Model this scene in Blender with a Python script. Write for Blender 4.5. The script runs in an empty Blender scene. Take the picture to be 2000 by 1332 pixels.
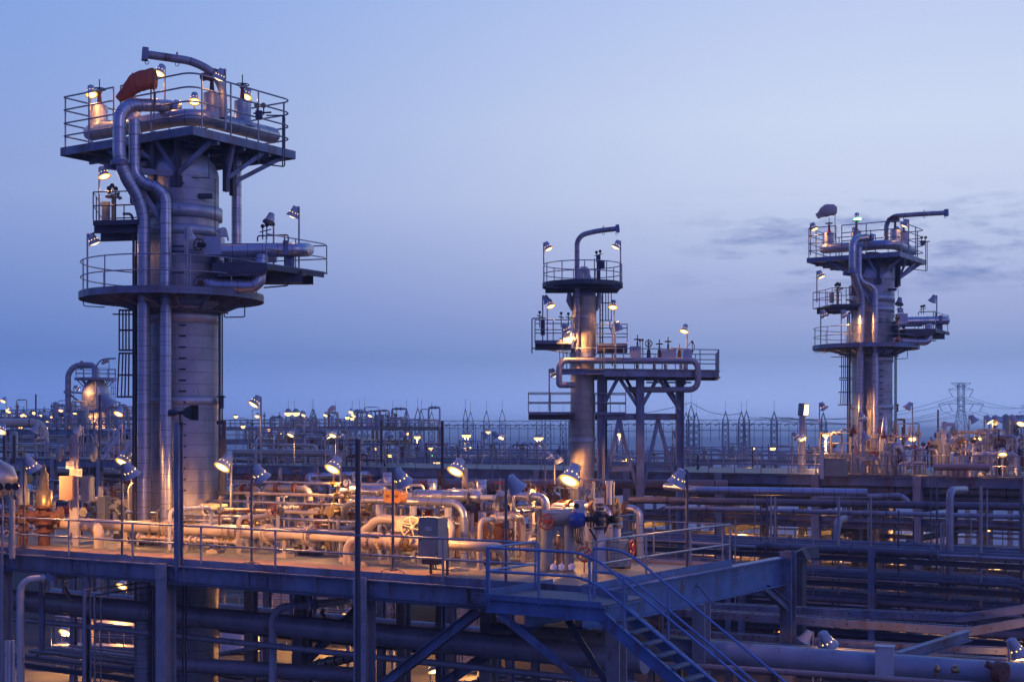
import bpy, math, random
from mathutils import Vector, Matrix
random.seed(7)
SC = bpy.context.scene
V = Vector
# ---------------------------------------------------------------- camera
F = 2777.8; HY = 850.0; CH = 14.0          # focal length in photo pixels, horizon row, eye height
cam = bpy.data.cameras.new("camera"); camo = bpy.data.objects.new("camera", cam)
SC.collection.objects.link(camo); SC.camera = camo
cam.sensor_width = 36.0; cam.lens = 50.0
cam.shift_y = (HY - 666.0) / 2000.0
cam.clip_start = 0.5; cam.clip_end = 20000
camo.location = (0, 0, CH); camo.rotation_euler = (math.radians(90), 0, 0)
SC.render.resolution_x = 1024; SC.render.resolution_y = 681
SC.view_settings.view_transform = 'Standard'; SC.view_settings.look = 'None'
SC.view_settings.exposure = 0.0; SC.view_settings.gamma = 1.0
try: SC.view_settings.use_curve_mapping = False
except Exception: pass
SC.cycles.use_denoising = True
SC.cycles.max_bounces = 5; SC.cycles.volume_bounces = 0
SC.cycles.use_light_tree = True
SC.cycles.sample_clamp_indirect = 4.0; SC.cycles.caustics_reflective = False; SC.cycles.caustics_refractive = False

def lin(r, g, b):
    f = lambda c: (c/255/12.92) if c/255 <= .04045 else ((c/255+.055)/1.055)**2.4
    return (f(r), f(g), f(b), 1.0)

# ---------------------------------------------------------------- world: dusk sky
SUN_EL = math.radians(2.0); SUN_AZ = math.radians(140)
world = bpy.data.worlds.new("World"); SC.world = world; world.use_nodes = True
nt = world.node_tree; N = nt.nodes; Lk = nt.links; N.clear()
def nn(t, **k):
    n = N.new(t)
    for a, b in k.items(): setattr(n, a, b)
    return n
tc = nn('ShaderNodeTexCoord'); sep = nn('ShaderNodeSeparateXYZ'); Lk.new(tc.outputs['Generated'], sep.inputs[0])
def ramp(stops, src):
    r = nn('ShaderNodeValToRGB'); e = r.color_ramp.elements
    while len(e) > 1: e.remove(e[-1])
    e[0].position = stops[0][0]; e[0].color = stops[0][1]
    for p, c in stops[1:]:
        q = e.new(p); q.color = c
    Lk.new(src, r.inputs[0]); return r
mr = nn('ShaderNodeMapRange'); mr.inputs[1].default_value = -0.1; mr.inputs[2].default_value = 1.0
Lk.new(sep.outputs[2], mr.inputs[0])
zz = lambda z: (z + .1) / 1.1
SKL = [(0, (92, 119, 190), 2.0), (.02, (95, 124, 194), 1.5), (.054, (96, 129, 200), 1.03), (.163, (140, 161, 214), 1.05), (.286, (127, 159, 222), 1.05)]
SKR = [(0, (128, 148, 200), 2.2), (.02, (131, 152, 203), 1.7), (.054, (133, 155, 206), 1.1), (.09, (156, 168, 212), 1.12), (.163, (193, 204, 231), 1.1), (.211, (200, 212, 237), 1.08), (.286, (187, 202, 237), 1.06)]
def cc_(c, k): return tuple(min(1.5, x*k) for x in lin(*c)[:3])+(1,)
rl = ramp([(0, lin(40, 50, 95)), (zz(-.01), lin(84, 104, 178))]+[(zz(z), cc_(c, k)) for z, c, k in SKL]+[(zz(.5), lin(66, 116, 214)), (1, lin(54, 98, 208))], mr.outputs[0])
rr = ramp([(0, lin(40, 50, 95)), (zz(-.01), lin(116, 130, 192))]+[(zz(z), cc_(c, k)) for z, c, k in SKR]+[(zz(.5), lin(92, 136, 216)), (1, lin(58, 102, 208))], mr.outputs[0])
mx = nn('ShaderNodeMapRange', interpolation_type='SMOOTHSTEP'); mx.inputs[1].default_value = -.42; mx.inputs[2].default_value = .27
Lk.new(sep.outputs[0], mx.inputs[0])
mix = nn('ShaderNodeMixRGB'); Lk.new(mx.outputs[0], mix.inputs[0]); Lk.new(rl.outputs[0], mix.inputs[1]); Lk.new(rr.outputs[0], mix.inputs[2])
# thin streaky clouds low on the right
mp = nn('ShaderNodeMapping'); mp.inputs['Scale'].default_value = (16, 16, 75); mp.inputs['Rotation'].default_value = (0, .12, 0)
Lk.new(tc.outputs['Generated'], mp.inputs[0])
no = nn('ShaderNodeTexNoise'); no.inputs['Scale'].default_value = 1.0; no.inputs['Detail'].default_value = 8; no.inputs['Roughness'].default_value = .62
Lk.new(mp.outputs[0], no.inputs['Vector'])
cr = ramp([(0.48, (0, 0, 0, 1)), (0.66, (1, 1, 1, 1))], no.outputs[0])
def band(src, a, b, c, d):
    m1 = nn('ShaderNodeMapRange', interpolation_type='SMOOTHSTEP'); m1.inputs[1].default_value = a; m1.inputs[2].default_value = b; Lk.new(src, m1.inputs[0])
    m2 = nn('ShaderNodeMapRange', interpolation_type='SMOOTHSTEP'); m2.inputs[1].default_value = d; m2.inputs[2].default_value = c; Lk.new(src, m2.inputs[0])
    m = nn('ShaderNodeMath', operation='MULTIPLY'); Lk.new(m1.outputs[0], m.inputs[0]); Lk.new(m2.outputs[0], m.inputs[1]); return m
bx_ = band(sep.outputs[0], .06, .2, .6, .9); bz_ = band(sep.outputs[2], .075, .115, .14, .175)
m3 = nn('ShaderNodeMath', operation='MULTIPLY'); Lk.new(bx_.outputs[0], m3.inputs[0]); Lk.new(bz_.outputs[0], m3.inputs[1])
m4 = nn('ShaderNodeMath', operation='MULTIPLY'); Lk.new(m3.outputs[0], m4.inputs[0]); Lk.new(cr.outputs[0], m4.inputs[1])
m5 = nn('ShaderNodeMath', operation='MULTIPLY'); Lk.new(m4.outputs[0], m5.inputs[0]); m5.inputs[1].default_value = .8
cm = nn('ShaderNodeMixRGB'); Lk.new(m5.outputs[0], cm.inputs[0]); Lk.new(mix.outputs[0], cm.inputs[1]); cm.inputs[2].default_value = lin(112, 134, 192)
# the side of the sky behind the camera is darker and more violet
bk = nn('ShaderNodeMapRange', interpolation_type='SMOOTHSTEP'); bk.inputs[1].default_value = .55; bk.inputs[2].default_value = -.6
Lk.new(sep.outputs[1], bk.inputs[0])
bm_ = nn('ShaderNodeMixRGB'); Lk.new(bk.outputs[0], bm_.inputs[0]); Lk.new(cm.outputs[0], bm_.inputs[1]); rx = nn('ShaderNodeMapRange'); rx.inputs[1].default_value = -.7; rx.inputs[2].default_value = .8; Lk.new(sep.outputs[0], rx.inputs[0])
rm = nn('ShaderNodeMixRGB'); Lk.new(rx.outputs[0], rm.inputs[0]); rm.inputs[1].default_value = (.065, .078, .40, 1); rm.inputs[2].default_value = (.05, .14, .72, 1)
Lk.new(rm.outputs[0], bm_.inputs[2])
sky = nn('ShaderNodeTexSky'); sky.sky_type = 'NISHITA'; sky.sun_disc = False; sky.sun_elevation = SUN_EL; sky.sun_rotation = SUN_AZ
bg1 = nn('ShaderNodeBackground'); Lk.new(bm_.outputs[0], bg1.inputs[0]); bg1.inputs[1].default_value = 1.0
bg2 = nn('ShaderNodeBackground'); Lk.new(sky.outputs[0], bg2.inputs[0]); bg2.inputs[1].default_value = 0.004
ad = nn('ShaderNodeAddShader'); Lk.new(bg1.outputs[0], ad.inputs[0]); Lk.new(bg2.outputs[0], ad.inputs[1])
wo = nn('ShaderNodeOutputWorld'); Lk.new(ad.outputs[0], wo.inputs[0])
# ---------------------------------------------------------------- faint after-glow of the set sun
sl = bpy.data.lights.new("sun", 'SUN'); sl.energy = 0.16; sl.angle = math.radians(20); sl.color = (1.0, .72, .66)
so = bpy.data.objects.new("sun", sl); SC.collection.objects.link(so)
sd = V((math.sin(SUN_AZ)*math.cos(.3), math.cos(SUN_AZ)*math.cos(.3), math.sin(.3)))
so.rotation_euler = sd.to_track_quat('Z', 'Y').to_euler()

# ---------------------------------------------------------------- frames
def P(x, y, d): return V(((x-1000)/F*d, d, CH-(y-HY)/F*d))
E1 = V((-.835, .55, 0)).normalized(); E2 = V((.55, .835, 0)).normalized(); UP = V((0, 0, 1))
C0 = V((2.66, 37, 0)); ZD = 9.9
def W(a, b, z=ZD): return C0 + E1*a + E2*b + V((0, 0, z))
def G(x, y, z=ZD):
    d = (CH-z)*F/(y-HY); return V(((x-1000)/F*d, d, z))

# ---------------------------------------------------------------- mesh builder
class MB:
    def __init__(s): s.v = []; s.f = []; s.sm = []; s.uv = []
    def add(s, vs, fs, smooth=False, uvs=None):
        o = len(s.v); s.v += [tuple(v) for v in vs]
        for i, f in enumerate(fs):
            s.f.append(tuple(o+k for k in f)); s.sm.append(smooth)
            s.uv.append(uvs[i] if uvs else [(0, 0)]*len(f))
    def obox(s, c, ax, ay, az):
        c = V(c); vs = [c+ax*i+ay*j+az*k for i in (-1, 1) for j in (-1, 1) for k in (-1, 1)]
        s.add(vs, [(0, 1, 3, 2), (4, 6, 7, 5), (0, 4, 5, 1), (2, 3, 7, 6), (0, 2, 6, 4), (1, 5, 7, 3)])
    def box(s, c, sx, sy, sz, d=None):
        d = (d or V((1, 0, 0))).normalized(); e = UP.cross(d).normalized()
        s.obox(c, d*sx/2, e*sy/2, UP*sz/2)
    def bar(s, p, q, w, h, up=UP):
        p = V(p); q = V(q); a = q-p
        if a.length < 1e-6: return
        d = a.normalized(); u = up-d*up.dot(d)
        if u.length < 1e-3: u = V((E2.x, E2.y, 0))-d*V((E2.x, E2.y, 0)).dot(d)
        u.normalize(); sd = d.cross(u)
        s.obox((p+q)/2, a/2, sd*w/2, u*h/2)
    def ibeam(s, p, q, w, h, t=.03, up=UP):
        p = V(p); q = V(q); d = (q-p).normalized(); u = up-d*up.dot(d)
        if u.length < 1e-3: u = V((E2.x, E2.y, 0))
        u.normalize()
        s.bar(p, q, t*.7, h-2*t, u); s.bar(p+u*(h/2-t/2), q+u*(h/2-t/2), w, t, u); s.bar(p-u*(h/2-t/2), q-u*(h/2-t/2), w, t, u)
    def tube(s, pts, r, n=10, cap=True, closed=False):
        pts = [V(p) for p in pts]; q = [pts[0]]
        for p in pts[1:]:
            if (p-q[-1]).length > 1e-5: q.append(p)
        pts = q; m = len(pts)
        if m < 2: return
        rs = r if isinstance(r, (list, tuple)) else [r]*m
        if len(rs) != m: rs = [rs[0]]*m
        tan = []
        for i in range(m):
            a = pts[i]-pts[i-1] if (i > 0 or closed) else pts[1]-pts[0]
            b = pts[(i+1) % m]-pts[i] if (i < m-1 or closed) else pts[-1]-pts[-2]
            t = a.normalized()+b.normalized()
            tan.append(t.normalized() if t.length > 1e-6 else a.normalized())
        t0 = tan[0]; u = UP-t0*UP.dot(t0)
        if u.length < .05: u = V((1, 0, 0))-t0*t0.x
        u.normalize(); rings = []; L = 0; Ls = []
        for i in range(m):
            if i: L += (pts[i]-pts[i-1]).length
            Ls.append(L)
            u = (u-tan[i]*u.dot(tan[i])).normalized(); w = tan[i].cross(u)
            rings.append([pts[i]+(u*math.cos(2*math.pi*k/n)+w*math.sin(2*math.pi*k/n))*rs[i] for k in range(n)])
        vs = [v for R in rings for v in R]; fs = []; uvs = []
        R0 = max(rs)
        for i in range(m if closed else m-1):
            j = (i+1) % m
            for k in range(n):
                l = (k+1) % n; fs.append((i*n+k, i*n+l, j*n+l, j*n+k))
                u0 = k/n*6.283*R0; u1 = (k+1)/n*6.283*R0; v0 = Ls[i]; v1 = Ls[j] if j else L+.1
                uvs.append([(u0, v0), (u1, v0), (u1, v1), (u0, v1)])
        s.add(vs, fs, n >= 6, uvs)
        if cap and not closed:
            s.add(rings[0], [tuple(range(n-1, -1, -1))]); s.add(rings[-1], [tuple(range(n))])
    def cyl(s, p, q, r, r2=None, n=14): s.tube([p, q], [r, r if r2 is None else r2], n)
    def lathe(s, o, ax, prof, n=20):
        o = V(o); ax = V(ax).normalized(); s.tube([o+ax*h for h, _ in prof], [max(.001, r) for _, r in prof], n) if all(prof[i+1][0] > prof[i][0] for i in range(len(prof)-1)) else None
    def ring(s, c, ax, R, r, n=20, m=6):
        c = V(c); ax = V(ax).normalized(); u = ax.orthogonal().normalized(); w = ax.cross(u)
        s.tube([c+(u*math.cos(2*math.pi*k/n)+w*math.sin(2*math.pi*k/n))*R for k in range(n)], r, m, closed=True)
    def wheel(s, c, ax, R, r=.018, spokes=5):
        s.ring(c, ax, R, r, 20, 6); ax = V(ax).normalized(); u = ax.orthogonal().normalized(); w = ax.cross(u)
        for k in range(spokes):
            a = 2*math.pi*k/spokes; s.tube([c, V(c)+(u*math.cos(a)+w*math.sin(a))*R], r*.7, 5)
        s.cyl(V(c)-ax*r*1.5, V(c)+ax*r*1.5, r*2.4, n=8)
    def dome(s, c, r, ax=UP, flat=1.0, n=24, m=6):
        s.tube([V(c)+V(ax).normalized()*r*flat*math.sin(math.pi/2*i/m) for i in range(m+1)], [max(r*.02, r*math.cos(math.pi/2*i/m)) for i in range(m+1)], n)
    def build(s, name, mat, parent=None, label=None):
        me = bpy.data.meshes.new(name)
        root = parent
        while root is not None and root.parent: root = root.parent
        off = V(root.location) if root is not None else V((0, 0, 0))
        me.from_pydata([tuple(V(v)-off) for v in s.v], [], s.f)
        uvl = me.uv_layers.new(name="UVMap"); flat = [c for f in s.uv for p in f for c in p]
        uvl.data.foreach_set("uv", flat)
        me.polygons.foreach_set("use_smooth", s.sm)
        me.materials.append(mat); me.update()
        o = bpy.data.objects.new(name, me); SC.collection.objects.link(o)
        if parent is not None: o.parent = parent
        if label: o['label'] = label
        return o

def bend(pts, R, k=7):
    pts = [V(p) for p in pts]; out = [pts[0]]
    for i in range(1, len(pts)-1):
        a, b, c = pts[i-1], pts[i], pts[i+1]
        d1 = a-b; d2 = c-b; t = min(R, d1.length*.49, d2.length*.49)
        p = b+d1.normalized()*t; q = b+d2.normalized()*t; h1 = p+(b-p)*.5523; h2 = q+(b-q)*.5523
        for j in range(k+1):
            u = j/k; out.append(p*(1-u)**3+h1*3*u*(1-u)**2+h2*3*u*u*(1-u)+q*u**3)
    out.append(pts[-1]); return out

def thing(name, label, cat, loc, group=None, kind=None):
    o = bpy.data.objects.new(name, None); SC.collection.objects.link(o); o.location = V(loc); o.empty_display_size = .3
    o['label'] = label; o['category'] = cat
    if group: o['group'] = group
    if kind: o['kind'] = kind
    return o
def tag(o, label=None, cat=None, group=None, kind=None):
    if label: o['label'] = label
    if cat: o['category'] = cat
    if group: o['group'] = group
    if kind: o['kind'] = kind
    return o
ORD = ['first', 'second', 'third', 'fourth', 'fifth', 'sixth', 'seventh', 'eighth', 'ninth', 'tenth', 'eleventh', 'twelfth', 'thirteenth', 'fourteenth', 'fifteenth', 'sixteenth', 'seventeenth', 'eighteenth', 'nineteenth', 'twentieth']

def rails(m, path, heights=(.6, 1.2), sp=1.5, r=.025, pr=None, closed=False, toe=.0):
    path = [V(p) for p in path]; pr = pr or r
    q = path+[path[0]] if closed else path
    for h in heights: m.tube([p+UP*h for p in q], r, 6)
    acc = 0
    for i in range(len(q)-1):
        a, b = q[i], q[i+1]; L = (b-a).length; n = max(1, round(L/sp)) if L > sp*.6 else 1
        if L > sp*.6:
            for k in range(n): m.tube([a.lerp(b, k/n), a.lerp(b, k/n)+UP*heights[-1]], pr, 6)
        else:
            acc += L
            if acc > sp: m.tube([b, b+UP*heights[-1]], pr, 6); acc = 0
        if toe: m.bar(a+UP*toe/2, b+UP*toe/2, .012, toe)
    if not closed: m.tube([q[-1], q[-1]+UP*heights[-1]], pr, 6)
# ---------------------------------------------------------------- materials (procedural)
M = {}
def mat(name, col, rough=.5, metal=0.0, var=.25, scale=1.5, rust=0.0, bump=0.0, seams=None, corr=0.0, rustcol=(.16, .07, .04, 1), spec=.5):
    m = bpy.data.materials.new(name); m.use_nodes = True; t = m.node_tree; t.nodes.clear()
    def n(ty, **k):
        q = t.nodes.new(ty)
        for a, b in k.items(): setattr(q, a, b)
        return q
    L = t.links.new; out = n('ShaderNodeOutputMaterial'); b = n('ShaderNodeBsdfPrincipled'); L(b.outputs[0], out.inputs[0])
    b.inputs['Roughness'].default_value = rough; b.inputs['Metallic'].default_value = metal
    b.inputs['Specular IOR Level'].default_value = spec
    tc = n('ShaderNodeTexCoord'); no = n('ShaderNodeTexNoise'); no.inputs['Scale'].default_value = scale; no.inputs['Detail'].default_value = 6
    L(tc.outputs['Object'], no.inputs['Vector'])
    c = (*col, 1) if len(col) == 3 else col
    r = n('ShaderNodeValToRGB'); e = r.color_ramp.elements
    e[0].position = .3; e[1].position = .7
    e[0].color = tuple([x*(1-var) for x in c[:3]]+[1]); e[1].color = tuple([min(1, x*(1+var*.6)) for x in c[:3]]+[1])
    L(no.outputs[0], r.inputs[0]); cur = r.outputs[0]
    if rust:
        n2 = n('ShaderNodeTexNoise'); n2.inputs['Scale'].default_value = scale*2.3; n2.inputs['Detail'].default_value = 8; n2.inputs['Roughness'].default_value = .7
        mp = n('ShaderNodeMapping'); mp.inputs['Scale'].default_value = (1, 1, .35); L(tc.outputs['Object'], mp.inputs[0]); L(mp.outputs[0], n2.inputs['Vector'])
        r2 = n('ShaderNodeValToRGB'); r2.color_ramp.elements[0].position = .62-rust*.3; r2.color_ramp.elements[1].position = .72
        L(n2.outputs[0], r2.inputs[0]); mx = n('ShaderNodeMixRGB'); L(r2.outputs[0], mx.inputs[0]); L(cur, mx.inputs[1]); mx.inputs[2].default_value = rustcol; cur = mx.outputs[0]
    bumps = []
    if seams:
        br = n('ShaderNodeTexBrick'); br.inputs['Scale'].default_value = 1.0; br.inputs['Brick Width'].default_value = seams[0]; br.inputs['Row Height'].default_value = seams[1]
        br.inputs['Mortar Size'].default_value = seams[2]; br.inputs['Mortar Smooth'].default_value = .2
        br.inputs['Color1'].default_value = (1, 1, 1, 1); br.inputs['Color2'].default_value = (.88, .88, .9, 1); br.inputs['Mortar'].default_value = (.3, .3, .33, 1); br.inputs['Bias'].default_value = 0; br.offset = .13
        L(tc.outputs['UV'], br.inputs['Vector']); mx = n('ShaderNodeMixRGB', blend_type='MULTIPLY'); mx.inputs[0].default_value = 1
        L(cur, mx.inputs[1]); L(br.outputs['Color'], mx.inputs[2]); cur = mx.outputs[0]
        mr_ = n('ShaderNodeMapRange'); L(br.outputs['Color'], mr_.inputs[0]); mr_.inputs[1].default_value = .8; mr_.inputs[2].default_value = 1
        mr_.inputs[3].default_value = rough+.14; mr_.inputs[4].default_value = rough-.04; L(mr_.outputs[0], b.inputs['Roughness'])
    if corr:
        wv = n('ShaderNodeTexWave'); wv.bands_direction = 'X'; wv.inputs['Scale'].default_value = corr; L(tc.outputs['UV'], wv.inputs['Vector'])
        bp = n('ShaderNodeBump'); bp.inputs['Strength'].default_value = .35; bp.inputs['Distance'].default_value = .02; L(wv.outputs[0], bp.inputs['Height']); bumps.append(bp)
    if bump:
        bp = n('ShaderNodeBump'); bp.inputs['Strength'].default_value = bump; bp.inputs['Distance'].default_value = .03; L(no.outputs[0], bp.inputs['Height'])
        if bumps: L(bumps[-1].outputs[0], bp.inputs['Normal'])
        bumps.append(bp)
    if bumps: L(bumps[-1].outputs[0], b.inputs['Normal'])
    L(cur, b.inputs['Base Color']); M[name] = m; return m
def emit(name, col, st):
    m = bpy.data.materials.new(name); m.use_nodes = True; t = m.node_tree; t.nodes.clear()
    o = t.nodes.new('ShaderNodeOutputMaterial'); e = t.nodes.new('ShaderNodeEmission'); e.inputs[0].default_value = (*col, 1); e.inputs[1].default_value = st
    t.links.new(e.outputs[0], o.inputs[0]); M[name] = m; return m
mat('steel', (.23, .27, .36), .46, .15, .38, .8, .42, .12)
mat('steel_skylit', (.13, .22, .40), .42, .1, .3, 1.3, .3)  # steel with the sky's blue light put into its colour, for stair and side beam
mat('clad_beige', (.50, .42, .34), .45, .4, .22, .9, .25, .15, seams=(2.9, .46, .008), corr=6, rustcol=(.3, .25, .22, 1))
mat('steel_dark', (.07, .075, .10), .5, .1, .25, 1.2, .25)
mat('fireproof', (.42, .39, .39), .85, 0, .18, 2.5, .1, .3, rustcol=(.2, .17, .16, 1))
mat('rail', (.36, .37, .40), .38, .45, .15, 2, .12)
mat('rail_skylit', (.22, .31, .50), .36, .3, .15, 2, .12)  # rail copy tinted with the blue skylight that falls on the stair
mat('rail_dark', (.13, .135, .16), .42, .3, .15, 2, .15)
mat('clad', (.42, .41, .44), .42, .55, .26, .9, .3, .15, seams=(2.9, .46, .008), corr=6, rustcol=(.24, .21, .21, 1))
mat('clad_smooth', (.54, .54, .57), .34, .7, .12, 1.5, 0, .1, seams=(3.0, .55, .012))
mat('clad_band', (.5, .5, .53), .45, .45, .14, 1.5, .05)
mat('clad_dull', (.42, .40, .40), .5, .35, .25, 1.2, .2, .1, seams=(4.0, .9, .02))
mat('cream', (.66, .53, .37), .36, 0, .12, 1.6, .08, .05, rustcol=(.3, .22, .17, 1))
mat('pipe_grey', (.38, .36, .38), .42, .15, .2, 1.1, .2)
mat('pipe_pink', (.48, .30, .25), .5, 0, .2, 1.2, .15)
mat('pipe_dark', (.16, .15, .18), .5, .1, .3, 1.2, .25)
mat('red', (.42, .07, .035), .4, 0, .25, 5, .12)
mat('rusty', (.20, .085, .06), .7, .1, .35, 7, .3)
mat('orange', (.62, .22, .04), .45, 0, .15, 4, .05)
mat('blue', (.03, .08, .32), .35, 0, .2, 5)
mat('black', (.03, .03, .035), .4, .1, .2, 5)
mat('cabinet', (.30, .32, .29), .45, 0, .1, 3, .06)
mat('pale', (.62, .60, .57), .5, 0, .12, 3, .08)
mat('brass', (.42, .30, .13), .35, .7, .2, 8, .1)
mat('primer', (.26, .16, .14), .85, 0, .2, 1.0, .2, .25, rustcol=(.22, .16, .13, 1))
mat('enamel', (.46, .48, .50), .35, 0, .1, 6, .04)
def cloth(name, col):
    m = mat(name, col, .85, 0, .12, 3); t = m.node_tree; b = [q for q in t.nodes if q.type == 'BSDF_PRINCIPLED'][0]; o = [q for q in t.nodes if q.type == 'OUTPUT_MATERIAL'][0]
    tr = t.nodes.new('ShaderNodeBsdfTranslucent'); tr.inputs[0].default_value = (*col, 1); mx = t.nodes.new('ShaderNodeMixShader'); mx.inputs[0].default_value = .35
    t.links.new(b.outputs[0], mx.inputs[1]); t.links.new(tr.outputs[0], mx.inputs[2]); t.links.new(mx.outputs[0], o.inputs[0])
cloth('sock', (.60, .19, .10)); cloth('sock_grey', (.72, .58, .50))
mat('sand', (.52, .48, .45), .95, 0, .12, .05, .1, .2, rustcol=(.4, .36, .33, 1))
mat('concrete', (.06, .056, .055), .9, 0, .25, .35, .15, .2, rustcol=(.14, .12, .11, 1))
mat('lattice', (.10, .13, .20), .6, .2, .1, 1)
mat('white_tank', (.75, .76, .78), .4, 0, .08, 1)
mat('bark', (.1, .09, .08), .8)
mat('ink', (.06, .03, .03), .6)
emit('lamp_on', (1.0, .62, .22), 5.5)
emit('lamp_rim_glow', (1.0, .40, .06), 2.2)  # painted glow: emission replaces the bulb's light on the reflector
emit('lamp_dim', (1.0, .66, .34), 3.0)
emit('lamp_hole', (1.0, .62, .25), 3.2)
emit('lamp_green', (.25, 1.0, .45), 5.0)
emit('lamp_far', (1.0, .50, .14), 5.0)
emit('lit_window', (1.0, .58, .24), 2.2)
# open bar grating: fine procedural slots
def grating(name, col):
    m = mat(name, col, .6, .2, .2, 1.0, .2); t = m.node_tree; L = t.links.new
    tc = t.nodes.new('ShaderNodeTexCoord'); br = t.nodes.new('ShaderNodeTexBrick'); mp = t.nodes.new('ShaderNodeMapping')
    mp.inputs['Rotation'].default_value = (0, 0, math.atan2(E2.y, E2.x)); L(tc.outputs['Object'], mp.inputs[0]); L(mp.outputs[0], br.inputs['Vector'])
    br.offset = 0; br.inputs['Scale'].default_value = 1; br.inputs['Brick Width'].default_value = .11; br.inputs['Row Height'].default_value = .055; br.inputs['Mortar Size'].default_value = .013
    br.inputs['Color1'].default_value = (.18, .18, .18, 1); br.inputs['Color2'].default_value = (.3, .3, .3, 1); br.inputs['Mortar'].default_value = (1, 1, 1, 1)
    b = [q for q in t.nodes if q.type == 'BSDF_PRINCIPLED'][0]; src = b.inputs['Base Color'].links[0].from_socket
    mx = t.nodes.new('ShaderNodeMixRGB'); mx.blend_type = 'MULTIPLY'; mx.inputs[0].default_value = .8; L(src, mx.inputs[1]); L(br.outputs['Color'], mx.inputs[2]); L(mx.outputs[0], b.inputs['Base Color'])
grating('grating', (.30, .31, .25))
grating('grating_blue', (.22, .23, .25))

# ---------------------------------------------------------------- lamps
LAMP_N = 0
def lamp(hx, hy, by, d, face, label, lit='lamp_on', power=0, s=1.0, group='lamps', tilt=38, vents=True, polemat='rail', z0=None, px=None, bracket=False):
    """bell-shaped floodlight on a thin pole; (hx,hy) photo pixel of the head, by = pixel row of the pole foot, d = distance"""
    fd = V((face[0], face[1], 0)).normalized(); t = math.radians(tilt)
    hc = P(hx, hy, d); ax = (-UP*math.cos(t)+fd*math.sin(t)).normalized()
    root_z = P(hx, by, d).z if z0 is None else z0
    o = hc-ax*.20*s                                   # top of the cap
    px_ = o+ax*.10*s-fd*.15*s; base = V((px_.x, px_.y, root_z)); top = V((px_.x, px_.y, o.z-.02*s))
    T = thing('floodlight', label, 'floodlight', base, group)
    m = MB(); m.tube([base, top], .036*max(.75, s), 8); m.tube(bend([top-UP*.1, top+UP*.02, o+ax*.06*s], .06, 4), .03*s, 6)
    if bracket:
        for sg in (-1, 1): m.tube(bend([base+UP*.03, base+E1*sg*.35+UP*.02, base+E1*sg*.95-UP*.62], .2, 4), .018, 6)
        m.cyl(base-UP*.02, base+UP*.03, .12, n=10)
    m.build('pole', M[polemat], T)
    m = MB(); m.tube([o, o+ax*.02*s, o+ax*.15*s, o+ax*.16*s, o+ax*.2*s, o+ax*.215*s, o+ax*.29*s, o+ax*.36*s, o+ax*.42*s], [.10*s, .125*s, .135*s, .152*s, .152*s, .158*s, .185*s, .225*s, .255*s], 18, cap=False)
    m.add([o+ (ax.orthogonal().normalized()*math.cos(k*math.pi/9)+ax.cross(ax.orthogonal().normalized())*math.sin(k*math.pi/9))*.10*s for k in range(18)], [tuple(range(18))])
    H = m.build('head', M['enamel'], T)
    k = .395; m = MB(); m.tube([o+ax*.30*s, o+ax*k*s, o+ax*(k+.015)*s], [.17*s, .222*s, .165*s], 18)
    if lit: m.build('reflector', M['lamp_rim_glow'] if lit == 'lamp_on' else M[lit], H)  # ring emits by itself, imitating a reflector lit by the bulb
    m = MB(); m.tube([o+ax*(k-.03)*s, o+ax*(k+.02)*s, o+ax*(k+.06)*s], [.17*s, .17*s, .05*s], 16)
    m.build('lens', M[lit] if lit else M['cabinet'], H)
    if vents and lit:
        u = ax.orthogonal().normalized(); w = ax.cross(u); m = MB()
        for q in range(9):
            a = q*math.pi/4.5; dr = u*math.cos(a)+w*math.sin(a); c = o+ax*.25*s+dr*.172*s
            m.cyl(c-dr*.01*s, c+dr*.008*s, .015*s, n=6)
        m.build('vent_holes', M['lamp_hole'], H)
    if power:
        l = bpy.data.lights.new('lamp_light', 'SPOT'); l.energy = power*2.2; l.color = (1, .44, .12); l.shadow_soft_size = .12*s; l.spot_size = math.radians(158); l.spot_blend = .35
        lo = bpy.data.objects.new('lamp_light', l); SC.collection.objects.link(lo); lo.parent = T; lo.location = (o+ax*.46*s)-base; lo.rotation_euler = (-ax).to_track_quat('Z', 'Y').to_euler()
    return T
TOC = (-E2.x, -E2.y); AWY = (E2.x, E2.y)

def gauge_cluster(m1, m2, base, h=.9, n=2):
    """m1 dark pipework, m2 dials"""
    base = V(base); m1.tube([base, base+UP*h*.6], .03, 6)
    for k in range(n):
        x = (k-(n-1)/2)*.22; p = base+UP*h*.6; m1.tube([p, p+V((x, 0, .12)), p+V((x, 0, h*.4))], .018, 5)
        c = p+V((x, 0, h*.4+.06)); m2.cyl(c-V((0, .03, 0)), c+V((0, .03, 0)), .085, n=12)
        m1.cyl(p+V((x-.06, 0, h*.2)), p+V((x+.1, 0, h*.2)), .03, n=6)
    m1.box(base+UP*h*.3, .12, .1, .1)

def valve_parts(parent, c, ax, r, sh, wr, wheel='red', body='rusty', bonnet=None, wax=None):
    """flanged valve as a part: body (> handwheel)"""
    c = V(c); ax = V(ax).normalized(); m = MB()
    m.cyl(c-ax*r*1.4, c+ax*r*1.4, r*1.15, n=12)
    for sg in (-1, 1): m.cyl(c+ax*sg*r*1.5, c+ax*sg*r*1.85, r*1.75, n=14)
    sd = UP if wax is None else V(wax).normalized()
    m.cyl(c, c+sd*sh*.55, r*.8, r*.55, n=10); m.cyl(c+sd*sh*.5, c+sd*sh*.58, r*1.1, n=12)
    for sg in (-1, 1): m.tube([c+sd*sh*.55+ax*sg*r*.5, c+sd*sh*.95+ax*sg*r*.22], r*.14, 5)
    m.tube([c+sd*sh*.5, c+sd*sh*1.25], r*.12, 5)
    b = m.build('valve_body', M[body], parent); m = MB(); m.wheel(c+sd*sh, sd, wr, max(.012, wr*.09)); m.build('handwheel', M[wheel], b); return b

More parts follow.
